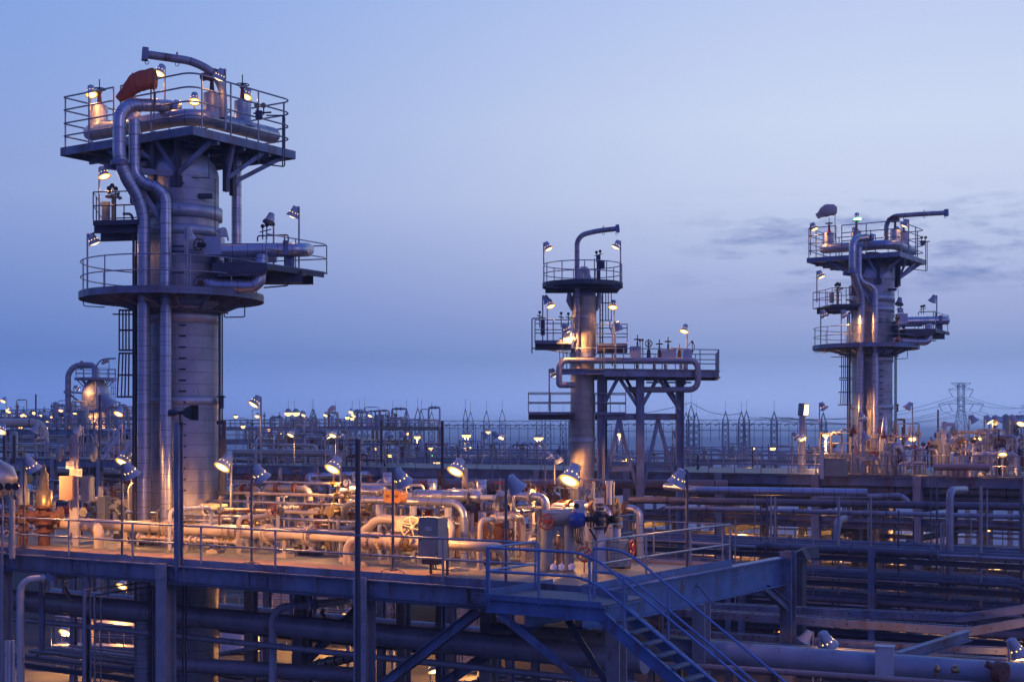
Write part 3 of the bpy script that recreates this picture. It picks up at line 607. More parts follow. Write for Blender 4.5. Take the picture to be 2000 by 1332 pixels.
# lighting mast with signs, junction boxes
T = thing('light_mast', 'square grey mast with two drooping lamps, two notice plates and junction boxes', 'mast', P(148, 1062, 51.5)); d = 51.5
def PV(x, y): return P(x, y, d)
m = MB(); m.bar(P(148, 1066, d), P(148, 848, d), .18, .18, V((0, 1, 0))); m.bar(P(142, 1040, d+.3), P(142, 852, d+.3), .2, .12, V((0, 1, 0))); m.build('post', M['fireproof'], T)
m = MB(); m.bar(PV(112, 861), PV(148, 861), .14, .16); m.bar(PV(148, 868), PV(192, 868), .14, .12); m.build('cross_arm', M['cabinet'], T)
for x in (116, 183):
    m = MB(); c = PV(x, 870); m.tube([c, c-UP*.12, c-UP*.32, c-UP*.5, c-UP*.58], [.07, .13, .15, .09, .05], 14); h = m.build('pendant_lamp', M['cabinet'], T)
m = MB(); m.box(PV(134, 952)-V((0, .2, 0)), .47, .25, .86, V((1, 0, 0))); m.build('junction_box', M['primer'], T, 'pinkish junction box')
m = MB(); m.box(PV(168, 955)+V((0, .2, 0)), .45, .25, .9, V((1, 0, 0))); m.build('junction_box', M['cabinet'], T, 'grey green junction box')
for x, y, tx in ((139, 908, 'NO\nSMOKING\nAREA'), (157.5, 923, 'NO\nENTRY\nALT')):
    w = 16 if x < 150 else 10; m = MB(); c = PV(x, y)-V((0, .13, 0)); m.box(c, w*d/F, .01, 15*d/F, V((1, 0, 0))); sg = m.build('notice_plate', M['pale'], T)
    text(tx, .072 if x < 150 else .055, c-V((0, .012, 0)), V((1, 0, 0)), UP, sg, M['ink'], .001)
# grating-side block: gooseneck twin pipes, actuator, valve stacks by the landing
d = 43.2
def Q(x, y, dd=0): return P(x, y, d+dd)
T = thing('pump_station', 'pale twin leg pipe arch with red handwheel and blue actuator by the landing', 'valve station', Q(1090, 1114))
m = MB()
for x, y0 in ((1068, 1022), (1110, 1018)): m.tube([Q(x, 1114), Q(x, y0)], .19 if x < 1100 else .17, 16)
m.tube(bend([Q(1060, 1012), Q(1118, 1008)], .1), .24, 16); m.tube(bend([Q(1077, 1050), Q(1079, 1036), Q(1090, 1027), Q(1100, 1036), Q(1102, 1050)], .3), .1, 10)
m.build('pipe_arch', M['cabinet'], T)
m = MB(); m.box(Q(1092, 1000), .92, .4, .04, V((1, .1, 0))); m.build('cover_plate', M['pale'], T)
m = MB(); m.cyl(Q(1078, 1058, .5), Q(1078, 1114, .5), .08, n=8); m.build('drain_pipe', M['pipe_pink'], T); m = MB(); m.cyl(Q(1092, 1045, .6), Q(1092, 1114, .6), .1, n=8); m.build('drain_pipe', M['pipe_pink'], T)
for x in (1081, 1096, 1116):
    m = MB(); m.tube([Q(x, 1112, -.35), Q(x, 1104, -.35), Q(x, 1101, -.3)], [.11, .1, .03], 12); m.build('base_fitting', M['white_tank'], T)
m = MB(); m.wheel(Q(1067, 1019, -.42), V((-.35, -1, .05)), .22, .026, 6); m.tube([Q(1067, 1019, -.42), Q(1082, 1018, -.2)], .045, 8); m.build('handwheel', M['red'], T)
m = MB(); m.tube([Q(1110, 1017, -.2), Q(1113, 1017, -.2), Q(1128, 1016, -.2), Q(1141, 1015, -.2), Q(1144, 1015, -.2)], [.1, .22, .24, .2, .1], 16); m.cyl(Q(1122, 1008, -.2), Q(1122, 999, -.2), .07, n=8); m.build('actuator', M['blue'], T)
m = MB()
for x in (1147, 1152, 1158, 1163): m.cyl(Q(x, 1014, -.2), Q(x+2.5, 1014, -.2), .2 if x != 1152 else .26, n=16)
m.tube([Q(1143, 1014, -.2), Q(1170, 1012, -.2)], .09, 10); m.build('flange', M['black'], T); m = MB()
for k in range(4): m.tube(bend([Q(1118+k*5, 1028, -.2), Q(1120+k*4, 1045, -.3), Q(1126+k*3, 1060, -.1), Q(1140, 1062, 0)], .2), .016, 5)
m.build('cable', M['black'], T)
m = MB(); m.box(Q(1131, 990, 0), .3, .2, .42, V((1, .2, 0))); bxo = m.build('relay_box', M['pale'], T); m = MB(); m.ring(Q(1126, 988, -.13), V((0, 1, 0)), .07, .014); m.cyl(Q(1126, 988, -.115), Q(1126, 988, -.13), .06, n=14); m.build('dial', M['black'], bxo)
T = thing('valve_stack', 'dark valve stack on a square pale column behind the stair head', 'valve station', Q(1172, 1112))
m = MB(); m.box(Q(1173, 1080), .28, .28, 1.1, V((1, .3, 0))); m.cyl(Q(1172, 1060), Q(1172, 1030), .13, n=10); m.box(Q(1170, 992, .3), .26, .2, .62, V((1, .3, 0))); m.build('column', M['pale'], T)
m = MB()
for k, (y, r) in enumerate(((1033, .2), (1026, .14), (1021, .2), (1012, .13), (1004, .19), (996, .12), (988, .16))): m.cyl(Q(1172, y), Q(1172, y-5), r, n=14)
m.tube([Q(1150, 1030), Q(1162, 1050), Q(1168, 1062)], .035, 6); m.tube([Q(1190, 1018), Q(1180, 1040), Q(1172, 1058)], .03, 6); m.cyl(Q(1160, 1006, .1), Q(1185, 1004, .1), .09, n=10)
m.build('valve_body', M['steel_dark'], T)
m = MB(); m.wheel(Q(1142, 1083, -.6), V((-.2, -1, .0)), .21, .026, 6); m.tube([Q(1142, 1083, -.6), Q(1165, 1083, 0)], .03, 6); m.tube([Q(1141, 1092, -.6), Q(1141, 1125, -.6)], .02, 6); m.build('handwheel', M['red'], T)
T = thing('valve_stack', 'brass valve stack on a dotted panel box behind the stair head', 'valve station', Q(1208, 1110))
m = MB(); m.box(Q(1207, 1080), .66, .34, .8, V((1, .25, 0))); pb = m.build('panel_box', M['cabinet'], T)
m = MB(); [m.cyl(Q(1193+k % 3*7, 1058+k//3*11, -.26), Q(1193+k % 3*7, 1058+k//3*11, -.14), .018, n=6) for k in range(15)]; m.build('bolt', M['black'], pb)
m = MB(); m.cyl(Q(1205, 1054), Q(1205, 1030), .12, n=12); m.build('column', M['pale'], T)
m = MB()
for y, r in ((1030, .14), (1022, .09), (1016, .16), (1008, .09), (1002, .14), (994, .08), (988, .12), (980, .05)): m.cyl(Q(1206, y), Q(1206, y-6), r, n=12)
m.tube([Q(1206, 990), Q(1206, 973)], .04, 8); m.build('valve_body', M['brass'], T)
m = MB(); m.wheel(Q(1234, 1070), V((1, -.45, 0)), .24, .026, 6); m.tube([Q(1234, 1070), Q(1222, 1071)], .05, 8); m.build('handwheel', M['red'], T)
m = MB(); m.tube([Q(1183, 1015, .2), Q(1187.5, 1015, .2), Q(1188, 1015, .2), Q(1202, 1013, .2)], [.2, .2, .13, .13], 14); m.build('flange', M['black'], T)
for i, (x, y0, y1, r, mt) in enumerate(((1160, 940, 995, .035, 'rail'), (1166, 948, 1000, .025, 'steel_dark'), (1190, 938, 985, .09, 'pale'), (1198, 940, 1000, .035, 'rail'))):
    T = thing('vent_pipe', '%s vent pipe rising %s behind the valve stacks by the landing' % (('thin grey', 'thin dark', 'thick pale', 'slim grey')[i], ('leftmost', 'second', 'third', 'rightmost')[i]), 'pipe', Q(x, y1, .4)); m = MB(); m.cyl(Q(x, y1, .4), Q(x, y0, .4), r, n=8); m.tube([Q(x, y0+8, .4), Q(x, y0, .4)], r*1.3, 8); m.build('tube', M[mt], T)
# orange valves left of the landing
for i, (x, y) in enumerate(((942, 1045), (974, 1045))):
    T = thing('control_valve', 'orange brown control valve %s of the blue unlit floodlight' % ('left' if not i else 'just right'), 'valve', P(x, 1080, 46)); m = MB(); p = lambda yy: P(x, yy, 46)
    m.tube([p(1085), p(1070)], .09, 10)
    m.tube([p(y_) for y_ in (1068, 1055, 1048, 1040, 1030, 1022)], [.2, .13, .15, .19, .15, .13], 14); m.cyl(p(1024), p(1020), .24, n=16); m.cyl(p(1056), p(1052), .2, n=16); m.cyl(p(1072), p(1068), .22, n=16)
    m.build('valve_body', M['orange' if i == 0 else 'rusty'], T)
    m = MB(); [m.cyl(P(x+dx, 1020, 46), P(x+dx, 1000, 46), .03, n=6) for dx in (-6, -2, 2, 6)]; m.build('yoke', M['pale'], T)
    if i: m = MB(); m.wheel(P(x+22, 1046, 46), V((1, -.6, 0)), .22, .022, 6); m.build('handwheel', M['rusty'], T)
T = thing('flow_meter', 'rusty red flow meter at the end of the rear pipes left of the unlit floodlight', 'valve', P(925, 1080, 48)); m = MB()
m.tube([P(880, 985, 48), P(960, 990, 48)], .17, 12)
for x in (886, 893, 925, 948): m.cyl(P(x, 985, 48), P(x+4, 985, 48), .3, n=16)
m.build('body', M['pipe_grey'], T); m = MB(); m.tube([P(926, 1025, 48), P(930, 1005, 48), P(932, 990, 48), P(935, 960, 48)], [.1, .18, .2, .1], 12); m.tube(bend([P(905, 975, 48), P(895, 1000, 47.8), P(912, 1030, 47.8)], .3), .02, 5); m.build('valve_body', M['rusty'], T)
m = MB(); [m.cyl(P(x, 1090, 48), P(x, 985, 48), .06, n=8) for x in (899, 925, 947)]; m.build('leg', M['cream'], T)

# ---------------------------------------------------------------- plain posts
def post(x, y0, y1, d, w, label, square=False, mt='steel_dark', name='steel_post', cat='post'):
    T = thing(name, label, cat, P(x, y1, d)); m = MB()
    if square: m.ibeam(P(x, y1, d), P(x, y0, d), w*d/F, w*d/F, .03, E2)
    else: m.cyl(P(x, y1, d), P(x, y0, d), w*d/F/2, n=12)
    m.build('shaft', M[mt], T); return T
T = post(349, 825, 1112, 45.6, 13, 'tall square post at the deck edge carrying a black horn loudspeaker', True, 'steel', 'speaker_post', 'speaker post')
m = MB(); m.bar(P(343, 826, 45.6), P(358, 826, 45.6), .06, .05); m.bar(P(352, 826, 45.6), P(352, 808, 45.6), .06, .04, V((0, 1, 0))); m.build('bracket', M['black'], T)
sp = thing('horn_loudspeaker', 'black square mouthed horn loudspeaker on top of the tall square post', 'loudspeaker', P(353, 812, 45.6)); m = MB(); c = P(352, 806, 45.6); dr = V((1, -.25, 0)).normalized()
sd_ = UP.cross(dr); q = [(-.05, .04), (.1, .06), (.28, .16), (.52, .24)]; vs = []
for h, r in q: vs += [c+dr*h+sd_*r*i+UP*r*j for i, j in ((-1, -1), (1, -1), (1, 1), (-1, 1))]
m.add(vs, [(4*i+k, 4*i+(k+1) % 4, 4*i+4+(k+1) % 4, 4*i+4+k) for i in range(3) for k in range(4)]); m.build('horn', M['black'], sp)
m = MB(); m.tube([c-dr*.42, c-dr*.38, c-dr*.2, c-dr*.05], [.06, .12, .12, .05], 14); m.build('driver', M['steel_dark'], sp)
post(699, 857, 1335+300, 38.2, 11, 'tall round dark post standing in front of the deck beam', False, 'steel_dark')
m = MB(); m.cyl(P(699, 1043, 38.2), P(699, 1046, 38.2), .13, n=12); m.bar(P(699, 1043, 38.2), P(740, 1045, 41), .03, .04)
cab = thing('cable_tray', 'thin blue lit channel clipped to the deck railing beside the round post', 'cable tray', P(640, 1045, 42)); m.bar(P(588, 1037, 44), P(740, 1048, 41.7), .05, .09); m.build('channel', M['steel'], cab)
# conduits along the deck foot, low deck clutter
for i in range(18):
    a = 3.5+i*1.35+rnd.uniform(-.3, .3); b = rnd.uniform(4.0, 8.5)
    T = thing('equipment_plinth', 'low concrete plinth with steel stub, %s from the right on the deck floor' % ORD[i], 'plinth', W(a, b), 'plinths on the deck floor'); m = MB(); m.box(W(a, b, ZD+.08), rnd.uniform(.3, .8), rnd.uniform(.3, .5), .16, E1); m.build('base', M['concrete'], T)
    m = MB(); m.cyl(W(a, b, ZD+.15), W(a, b, ZD+rnd.uniform(.5, 1.2)), rnd.uniform(.04, .08), n=8); m.cyl(W(a, b, ZD+.15), W(a, b, ZD+.2), .14, n=10); m.build('stub', M[rnd.choice(('steel_dark', 'pale', 'rusty'))], T)
# ================================================================ floodlights near
PW = 410
FR = 'front row floodlights on the deck rail'
for hx, hy, by, d, lb in ((60, 906, 1068, 50.3, 'white floodlight with glowing vents at the far left of the deck rail'), (252, 917, 1083, 47.6, 'floodlight with glowing vents left of the square loudspeaker post'),
                      (505, 922, 1098, 44.9, 'blue topped floodlight with glowing vents right of the big left column'), (781, 930, 1112, 42.2, 'floodlight with glowing vents right of the round dark post')):
    lamp(hx, hy, by, d, (E2.x+.25, E2.y*.75), lb, 'lamp_on', PW, 1.2, FR, 32, polemat='rail_dark', bracket=True)
lamp(1003, 943, 1150, 39.6, (E2.x+.3, E2.y*.5), 'unlit blue floodlight with plain hood left of the landing', None, 0, 1.12, FR, 36, polemat='rail_dark')
T_ = lamp(1327, 931, 1142, 43.0, (-.9, .3), 'floodlight with visible bulb above the long blue side beam', 'lamp_on', 110, 1.2, FR, 26, polemat='rail_dark', bracket=True)
BR = 'back row floodlights facing the photographer'
for hx, hy, by, d, lb, s in ((246, 893, 1045, 56.5, 'bright lit floodlight overlapping the one left of the loudspeaker post', 1.3), (440, 901, 1060, 52.6, 'bright lit floodlight at the right foot of the big left column', 1.3),
                      (655, 905, 1048, 53.0, 'bright lit floodlight just left of the round dark post', 1.3), (895, 909, 1055, 51, 'bright lit floodlight above the rusty flow meter', 1.3),
                      (1118, 924, 1098, 47.4, 'largest lit floodlight on a glowing pole above the blue actuator', 1.5)):
    lamp(hx, hy, by, d, (TOC[0]*1.2, TOC[1]), lb, 'lamp_on', PW, s, BR, 37)
# ================================================================ big process columns
def disc(m, c, R, z0, z1, n=36, r0=0):
    c = V(c); o = [V((c.x+R*math.cos(2*math.pi*k/n), c.y+R*math.sin(2*math.pi*k/n), 0)) for k in range(n)]
    m.add([p+UP*z0 for p in o]+[p+UP*z1 for p in o], [(k, (k+1) % n, n+(k+1) % n, n+k) for k in range(n)]+[tuple(range(n-1, -1, -1)), tuple(range(n, 2*n))])
def circ(c, R, z, a0=0, a1=360, n=32): return [V((c.x+R*math.cos(math.radians(a0+(a1-a0)*k/n)), c.y+R*math.sin(math.radians(a0+(a1-a0)*k/n)), z)) for k in range(n+1)]
SH = V((0, 0, 0))
def big_column(SH, label, variant):
    D = 55.0
    def p(x, y, w=0): return P(x, y, D+w)+SH
    ax = p(358, 850); r = 1.355
    T = thing('process_column', label, 'process column', V((ax.x, ax.y, ZD if not variant else 11.6)))
    zz_ = lambda y: p(358, y).z
    A = lambda y: V((ax.x, ax.y, zz_(y)))
    m = MB(); zb = 0.3
    m.tube([V((ax.x, ax.y, zb)), A(792), A(775), A(612), A(600), A(470)], [r*.985, r*.985, r*.985, r*.985, r, r], 40)
    m.tube([A(470), A(345)], r, 40); shell = m.build('shell', M['clad'], T)
    m = MB(); pr = [(345, 1), (335, .97), (322, .88), (310, .72), (300, .5), (294, .25), (291, .02)]
    m.tube([A(y) for y, _ in pr], [r*k for _, k in pr], 36); m.build('dome', M['clad_band'], T)
    for y0, y1, k in ((408, 432, 1.1), (447, 466, 1.06), (776, 791, 1.035), (612, 634, 1.03), (600, 606, 1.05)):
        m = MB(); m.tube([A(y1), A(y1-.5), A(y0+.5), A(y0)], [r, r*k, r*k, r], 40); m.build('stiffener_ring', M['clad_band'], T)
    m = MB()
    for y in range(640, 960, 21): m.box(A(y)+V((.28, -r*.985, 0)), .26, .06, .05)
    for y in (370, 490, 500, 540): m.box(A(y)+V((.1, -r*1.0, 0)), .5, .05, .04)
    m.build('clip_row', M['black'], T)
    m = MB(); m.box(A(366)+V((.05, -r-.03, 0)), .44, .1, .38); m.box(A(392)+V((1.1, -r*.75, 0)), .5, .3, .16); m.build('nameplate_box', M['steel_dark'], T)
    # risers
    def bands(m, pts, R, step):
        pts = [V(q) for q in pts]; acc = 0; nx = step*.5
        for i in range(len(pts)-1):
            a, b = pts[i], pts[i+1]; L = (b-a).length
            while nx < acc+L:
                q = a.lerp(b, (nx-acc)/L); d_ = (b-a).normalized(); m.tube([q-d_*.008, q+d_*.008], R*1.03, 16); nx += step
            acc += L
    pa = bend([p(306, 206, -1.2), p(233, 206, -2.3), p(233, 325, -2.3), p(281, 403, -1.7), p(281, 760, -1.4), V((p(281, 850, -1.4).x, p(281, 850, -1.4).y, zb))], .62)
    for nm, pts, R in (('riser_pipe', pa, .245), ('riser_pipe', bend([p(263, 235, -2.0), p(263, 356, -1.95), p(324, 368, -1.75), p(324, 760, -1.75), V((p(324, 850, -1.75).x, p(324, 850, -1.75).y, zb))], .62), .215),
                       ('riser_pipe', [p(462, 300, 1.6), p(462, 487, 1.6)], .2)):
        m = MB(); m.tube(pts, R, 18); o = m.build(nm, M['clad_smooth'], T); m = MB(); bands(m, pts, R, .38 if R < .24 else .5); m.build('band', M['steel'], o)
    m = MB(); m.tube([p(233, 312, -2.3), p(233, 317, -2.3), p(233, 324, -2.3)], [.25, .33, .33], 16); m.bar(p(204, 325, -2.2), p(345, 342, -1.2), .12, .2); m.bar(p(246, 326, -1.9), p(316, 432, -1.5), .14, .18)
    m.bar(p(204, 325, -2.2), p(300, 320, -.5), .1, .16); m.box(p(272, 385, -1), .5, .8, .6); m.build('pipe_bracket', M['steel'], T)
    # ---- top platform
    CT = P(375, 248, 52.4)+SH+(V((.2, 0, 0)) if variant else V((0, 0, 0)))
    def TW(a, b, z=0): return CT+E1*a+E2*b+UP*z
    a1, b1 = (7.3, 5.6) if not variant else (6.3, 5.6)
    m = MB(); q = [TW(0, 0), TW(a1, 0), TW(a1, b1), TW(0, b1)]
    m.add([v-UP*.06 for v in q]+[v for v in q], [(0, 1, 2, 3), (7, 6, 5, 4), (0, 4, 5, 1), (1, 5, 6, 2), (2, 6, 7, 3), (3, 7, 4, 0)]); pf = m.build('top_platform', M['grating'], T)
    m = MB()
    for u, v in ((0, 1), (1, 2), (2, 3), (3, 0)): m.bar(q[u]-UP*.13, q[v]-UP*.13, .08, .32)
    for k in range(1, 6): m.bar(TW(a1*k/6, .05, -.16), TW(a1*k/6, b1-.05, -.16), .1, .2)
    for k in range(1, 4): m.bar(TW(.05, b1*k/4, -.3), TW(a1-.05, b1*k/4, -.3), .12, .22)
    m.build('platform_frame', M['steel'], pf)
    m = MB(); hh = (.5, 1.0, 1.53, 2.04); rails(m, bend([TW(4.3, .05), TW(a1-.05, .05), TW(a1-.05, b1-.05), TW(3.5, b1-.05)], .12, 3), hh, 1.5, .034)
    rails(m, bend([TW(3.9, .05), TW(.05, .05), TW(.05, b1-.05), TW(2.6, b1-.05)], .5, 4), hh, 1.4, .034); m.build('platform_railing', M['rail'], pf)
    m = MB()
    cn = [A(352)+V((dx, dy, 0)) for dx, dy in ((.1, -1.35), (1.72, -.3), (1.8, .6), (-.9, -1.0))]
    for i, (t_, bt) in enumerate(((TW(2.2, .3, -.25), cn[0]), (TW(.3, 1.3, -.25), cn[0]), (TW(.2, 4.0, -.25), cn[1]), (TW(.3, 2.4, -.25), cn[1]), (TW(.3, 5.2, -.25), cn[2]), (TW(5.0, .4, -.25), cn[3]), (TW(a1-.7, 2.6, -.25), cn[3]), (TW(3.6, .3, -.25), cn[0]))):
        m = MB(); m.bar(t_, bt, .16, .16); m.build('platform_strut', M['steel'], T)
    m = MB()
    for c_ in cn: m.bar(c_-UP*.5, c_+UP*1.6, .2, .2)
    m.tube([A(305), A(262)], .45, 16); m.build('strut_bracket', M['steel_dark'], T)
    m = MB(); m.tube(bend([p(505, 292, .5), p(505, 320, .5), p(556, 326, .5), p(556, 226, .5), p(520, 226, .5)], .08, 3), .028, 6); m.tube([p(552, 226, .55), p(552, 326, .55)], .028, 6); m.tube([p(340, 345, -1.2), p(408, 348, -1.2), p(408, 300, -1.2)], .026, 6)
    m.build('drain_tube', M['rail_dark'], T)
    # header + valves
    hp = bend([TW(a1-.9, .75, .66), TW(.75, .75, .66), TW(.75, 5.1, .66)], 1.0, 9)
    m = MB(); m.tube([TW(a1-.6, .75, .66), TW(a1-.7, .75, .66)]+hp+[TW(.75, 5.28, .66), TW(.75, 5.38, .66)], [.1, .25]+[.32]*len(hp)+[.25, .1], 20); H = m.build('header_pipe', M['clad_smooth'], T)
    m = MB(); bands(m, hp, .31, .55); m.build('band', M['steel'], H)
    m = MB()
    for k, (a, b) in enumerate(((a1-1.2, .9), (a1-3.1, .9), (.85, 3.5), (.9, 1.9))):
        c = TW(a, b, .62); m2 = MB(); m2.tube([c+UP*.1, c+UP*.3, c+UP*.42, c+UP*1.1], [.5, .40, .32, .32], 18); vb = m2.build('valve_cover', M['clad_band'], H)
        m2 = MB(); c2 = c+UP*1.1; m2.tube([c2, c2+UP*.08, c2+UP*.1, c2+UP*.5, c2+UP*.55], [.16, .16, .1, .07, .13], 10)
        if k == 3:
            m2.box(c2+UP*.72, .5, .35, .38, E1); m2.cyl(c2+UP*.7, c2+UP*.7+E1*.5, .16, n=10)
        m2.build('valve_stem', M['rusty' if k == 3 else 'red'], H)
        if k != 3: m2 = MB(); m2.wheel(c2+UP*.66, UP, .25, .022, 5); m2.tube([c2+UP*.5, c2+UP*1.05], .022, 6); m2.build('handwheel', M['black'], H)
    m = MB(); m.tube([p(300, 206, -1.2), p(330, 208, -.5), p(350, 215, -.2)], [.245, .245, .2], 16); m.cyl(p(340, 210, -.5), p(350, 212, -.5), .3, n=16); m.build('cross_pipe', M['clad_smooth'], T)
    m = MB(); m2 = MB()
    for dx in (0, 13): c = p(502+dx, 207, -1); m2.cyl(c, c-V((0, .08, 0)), .1, n=14); m.tube([c, c-UP*.35], .025, 6)
    m.box(p(506, 225, -1), .25, .2, .3); m.tube([p(495, 222, -1), p(530, 220, -1)], .035, 6); m.tube([p(303, 180, -2), p(303, 205, -2)], .03, 6); g = m.build('gauge_piping', M['steel_dark'], T); m2.build('dial', M['brass'], g)
    # ---- circular platform
    cc = p(337, 577); z = cc.z; R = 3.47
    m = MB(); disc(m, cc, R, z-.06, z); pf = m.build('round_platform', M['grating'], T)
    m = MB(); m.tube(circ(cc, R+.01, z-.1), .02, 4); n = 40
    o = circ(cc, R+.02, z, n=n); m.add([v-UP*.24 for v in o]+[v+UP*.03 for v in o], [(k, k+1, n+2+k, n+1+k) for k in range(n)])
    for k in range(14):
        a = 2*math.pi*k/14; e = V((cc.x+R*.97*math.cos(a), cc.y+R*.97*math.sin(a), z-.16)); s_ = V((ax.x+r*.95*math.cos(a), ax.y+r*.95*math.sin(a), z-.16))
        m.bar(s_, e, .07, .18); m.bar(s_-UP*.55, e.lerp(s_, .35)-UP*.08, .06, .12)
    m.build('platform_frame', M['steel'], pf)
    m = MB(); rails(m, circ(cc, R-.06, z, 15, 350, 36), (.6, 1.18), 1.25, .024); m.build('platform_railing', M['rail'], pf)
    m = MB(); m.tube(bend([p(438, 600, 0), p(438, 620, 0), p(478, 619, 0), p(478, 592, 0)], .06, 3), .024, 6); m.tube(bend([p(163, 578, 0), p(163, 598, 0), p(205, 600, 0)], .08, 3), .02, 6); m.tube(circ(ax, r+.35, zz_(612), 180, 360, 16), .04, 6); m.tube([p(220, 614, 0), p(300, 614, 0)], .03, 5); m.build('drain_tube', M['rail_dark'], T)
    # ---- upper left platform
    z = p(225, 443).z; m = MB(); q = [p(182, 443, -1.6), p(270, 443, -1.9), p(285, 443, 1.2), p(200, 443, 1.6)]; q = [V((v.x, v.y, z)) for v in q]
    m.add([v-UP*.07 for v in q]+q, [(3, 2, 1, 0), (4, 5, 6, 7), (0, 1, 5, 4), (1, 2, 6, 5), (2, 3, 7, 6), (3, 0, 4, 7)]); pf = m.build('side_platform', M['steel'], T)
    m = MB(); m.ibeam(q[0].lerp(q[3], .1)-UP*.25, q[1].lerp(q[2], .1)-UP*.25, .2, .38); m.ibeam(q[0].lerp(q[3], .8)-UP*.25, q[1].lerp(q[2], .8)-UP*.25, .2, .38); m.bar(q[0]-UP*.1, q[1]-UP*.1, .05, .18); m.build('platform_frame', M['steel_dark'], pf)
    m = MB(); rails(m, [q[1], q[0], q[3], q[2]], (.55, 1.06), 1.0, .024); m.build('platform_railing', M['rail_dark'], pf)
    m = MB(); m.cyl(p(222, 441, -.8), p(222, 388, -.8), .09, n=12); m.box(p(221, 386, -.8), .45, .2, .06)
    for k in range(9): c = p(205+rnd.random()*30, 365+rnd.random()*25, -.8); m.cyl(c, c+V((.12, 0, .05)), .05, n=8)
    for x, y in ((213, 372), (219, 366), (226, 372)): m.tube([p(222, 386, -.8), p(x, y, -.8)], .022, 5)
    g = m.build('instrument_stand', M['brass'], T); m = MB(); m.box(p(207, 412, -.6), .3, .1, .7); m.build('instrument_panel', M['cabinet'], g)
    m = MB(); [m.cyl(p(x, y, -.85), p(x, y, -.95), .09, n=12) for x, y in ((213, 368), (219, 363), (226, 369))]; m.build('dial', M['steel_dark'], g)
    m = MB(); m.tube(bend([p(240, 418, -1.2), p(255, 418, -1.2), p(259, 425, -1.2), p(261, 480, -1.2)], .1, 3), .05, 8); m.tube(bend([p(200, 466, -1), p(262, 462, -1)], .1), .04, 6); m.build('drain_tube', M['rail_dark'], T)
    # ---- right extension
    z = p(500, 527).z; fl = lambda x, w: V((p(x, 527, w).x, p(x, 527, w).y, z))
    q = [fl(415, -2.2), fl(520, -2.2), fl(632, .6), fl(640, 1.0), fl(420, 2.6)]
    m = MB(); m.add([v-UP*.06 for v in q]+q, [(4, 3, 2, 1, 0), (5, 6, 7, 8, 9)]+[(k, (k+1) % 5, 5+(k+1) % 5, 5+k) for k in range(5)]); pf = m.build('side_platform', M['steel'], T)
    m = MB(); m.bar(q[0]-UP*.2, q[1]-UP*.2, .1, .4); m.ibeam(fl(420, -.8)-UP*.35, fl(590, -.6)-UP*.35, .2, .45); m.ibeam(fl(420, .9)-UP*.3, fl(612, .9)-UP*.3, .2, .35); m.bar(q[1]-UP*.14, q[2]-UP*.14, .05, .2); m.build('platform_frame', M['steel_dark'], pf)
    m = MB(); rails(m, [fl(520, -2.2), q[2], fl(638, 1.1), fl(430, 2.5)], (.55, 1.08), 1.5, .024); m.build('platform_railing', M['rail'], pf)
    for pts, R in ((bend([p(425, 490, -1.6), p(589, 488, -1.0), p(600, 488, .5)], .3), .27), (bend([p(380, 556, -1.9), p(505, 560, -1.9), p(512, 500, -1.6)], .35), .24), ([p(440, 505, .6), p(540, 503, .6)], .2), ([p(417, 505, -.6), p(428, 512, -.4)], .3)):
        m = MB(); m.tube(pts, R, 18); o = m.build('side_pipe', M['clad_smooth'], T)
    m = MB(); [m.bar(p(x, 526, -.9), p(x, 500, -.9), .18, .2, V((0, 1, 0))) for x in (443, 562, 570)]; m.bar(p(558, 497, -1.35), p(558, 470, -1.35), .2, .1, V((0, 1, 0))); m.bar(p(425, 531, -2.1), p(518, 528, -2.1), .12, .34); m.build('pipe_support', M['steel'], T)
    m = MB(); m.box(p(419, 482, -1.6), .62, .7, .68); vb = m.build('valve_cover', M['clad_band'], T)
    m = MB(); m.wheel(p(388, 478, -2.1), V((-.3, -1, 0)), .21, .022, 5); m.cyl(p(388, 478, -2.1), p(410, 480, -1.7), .1, n=8); m.build('handwheel', M['black'], vb)
    m = MB(); m.wheel(p(390, 552, -2.4), V((-.2, -1, 0)), .22, .022, 6); m.cyl(p(390, 552, -2.4), p(394, 553, -1.9), .12, n=8); m.build('handwheel', M['rusty'], vb)
    m = MB(); m.tube(bend([p(503, 472, -.5), p(503, 461, -.5), p(563, 459, -.5), p(563, 558, -.5), p(515, 562, -.5)], .08, 3), .028, 6); m.tube([p(556, 459, -.45), p(556, 560, -.45)], .028, 6)
    for x, y in ((513, 442), (521, 440)): m.tube([p(x, y, -.5), p(x, 468, -.5)], .025, 5); m.tube([p(x-6, y+12, -.5), p(x+9, y+8, -.5)], .022, 5)
    g = m.build('gauge_piping', M['steel_dark'], T); m = MB(); [m.cyl(p(x, y, -.5), p(x, y, -.62), .08, n=12) for x, y in ((513, 442), (521, 440))]; m.build('dial', M['black'], g)
    m = MB(); m.box(p(435, 456, -.8), .3, .3, .25); m.tube(bend([p(422, 452, -.8), p(432, 446, -.8), p(441, 446, -.8), p(446, 470, -.8)], .1), .035, 6); m.cyl(p(424, 451, -.9), p(430, 451, -.9), .08, n=8); m.build('level_transmitter', M['pale'], T)
    # ---- ladder, cage, conduits
    m = MB(); xr = 262
    for x in (261, 267): m.bar(p(x, 465, -.6), V((p(x, 850, -.6).x, p(x, 850, -.6).y, 8.5)), .05, .09, V((1, 0, 0)))
    for k in range(60): zy = 620+k*6; m.tube([p(261, zy, -.6), p(267, zy, -.6)], .012, 4)
    m.tube([p(264.5, 500, -.8), p(264.5, 960, -.8)], .045, 8)
    lad = m.build('ladder', M['steel_dark'], T)
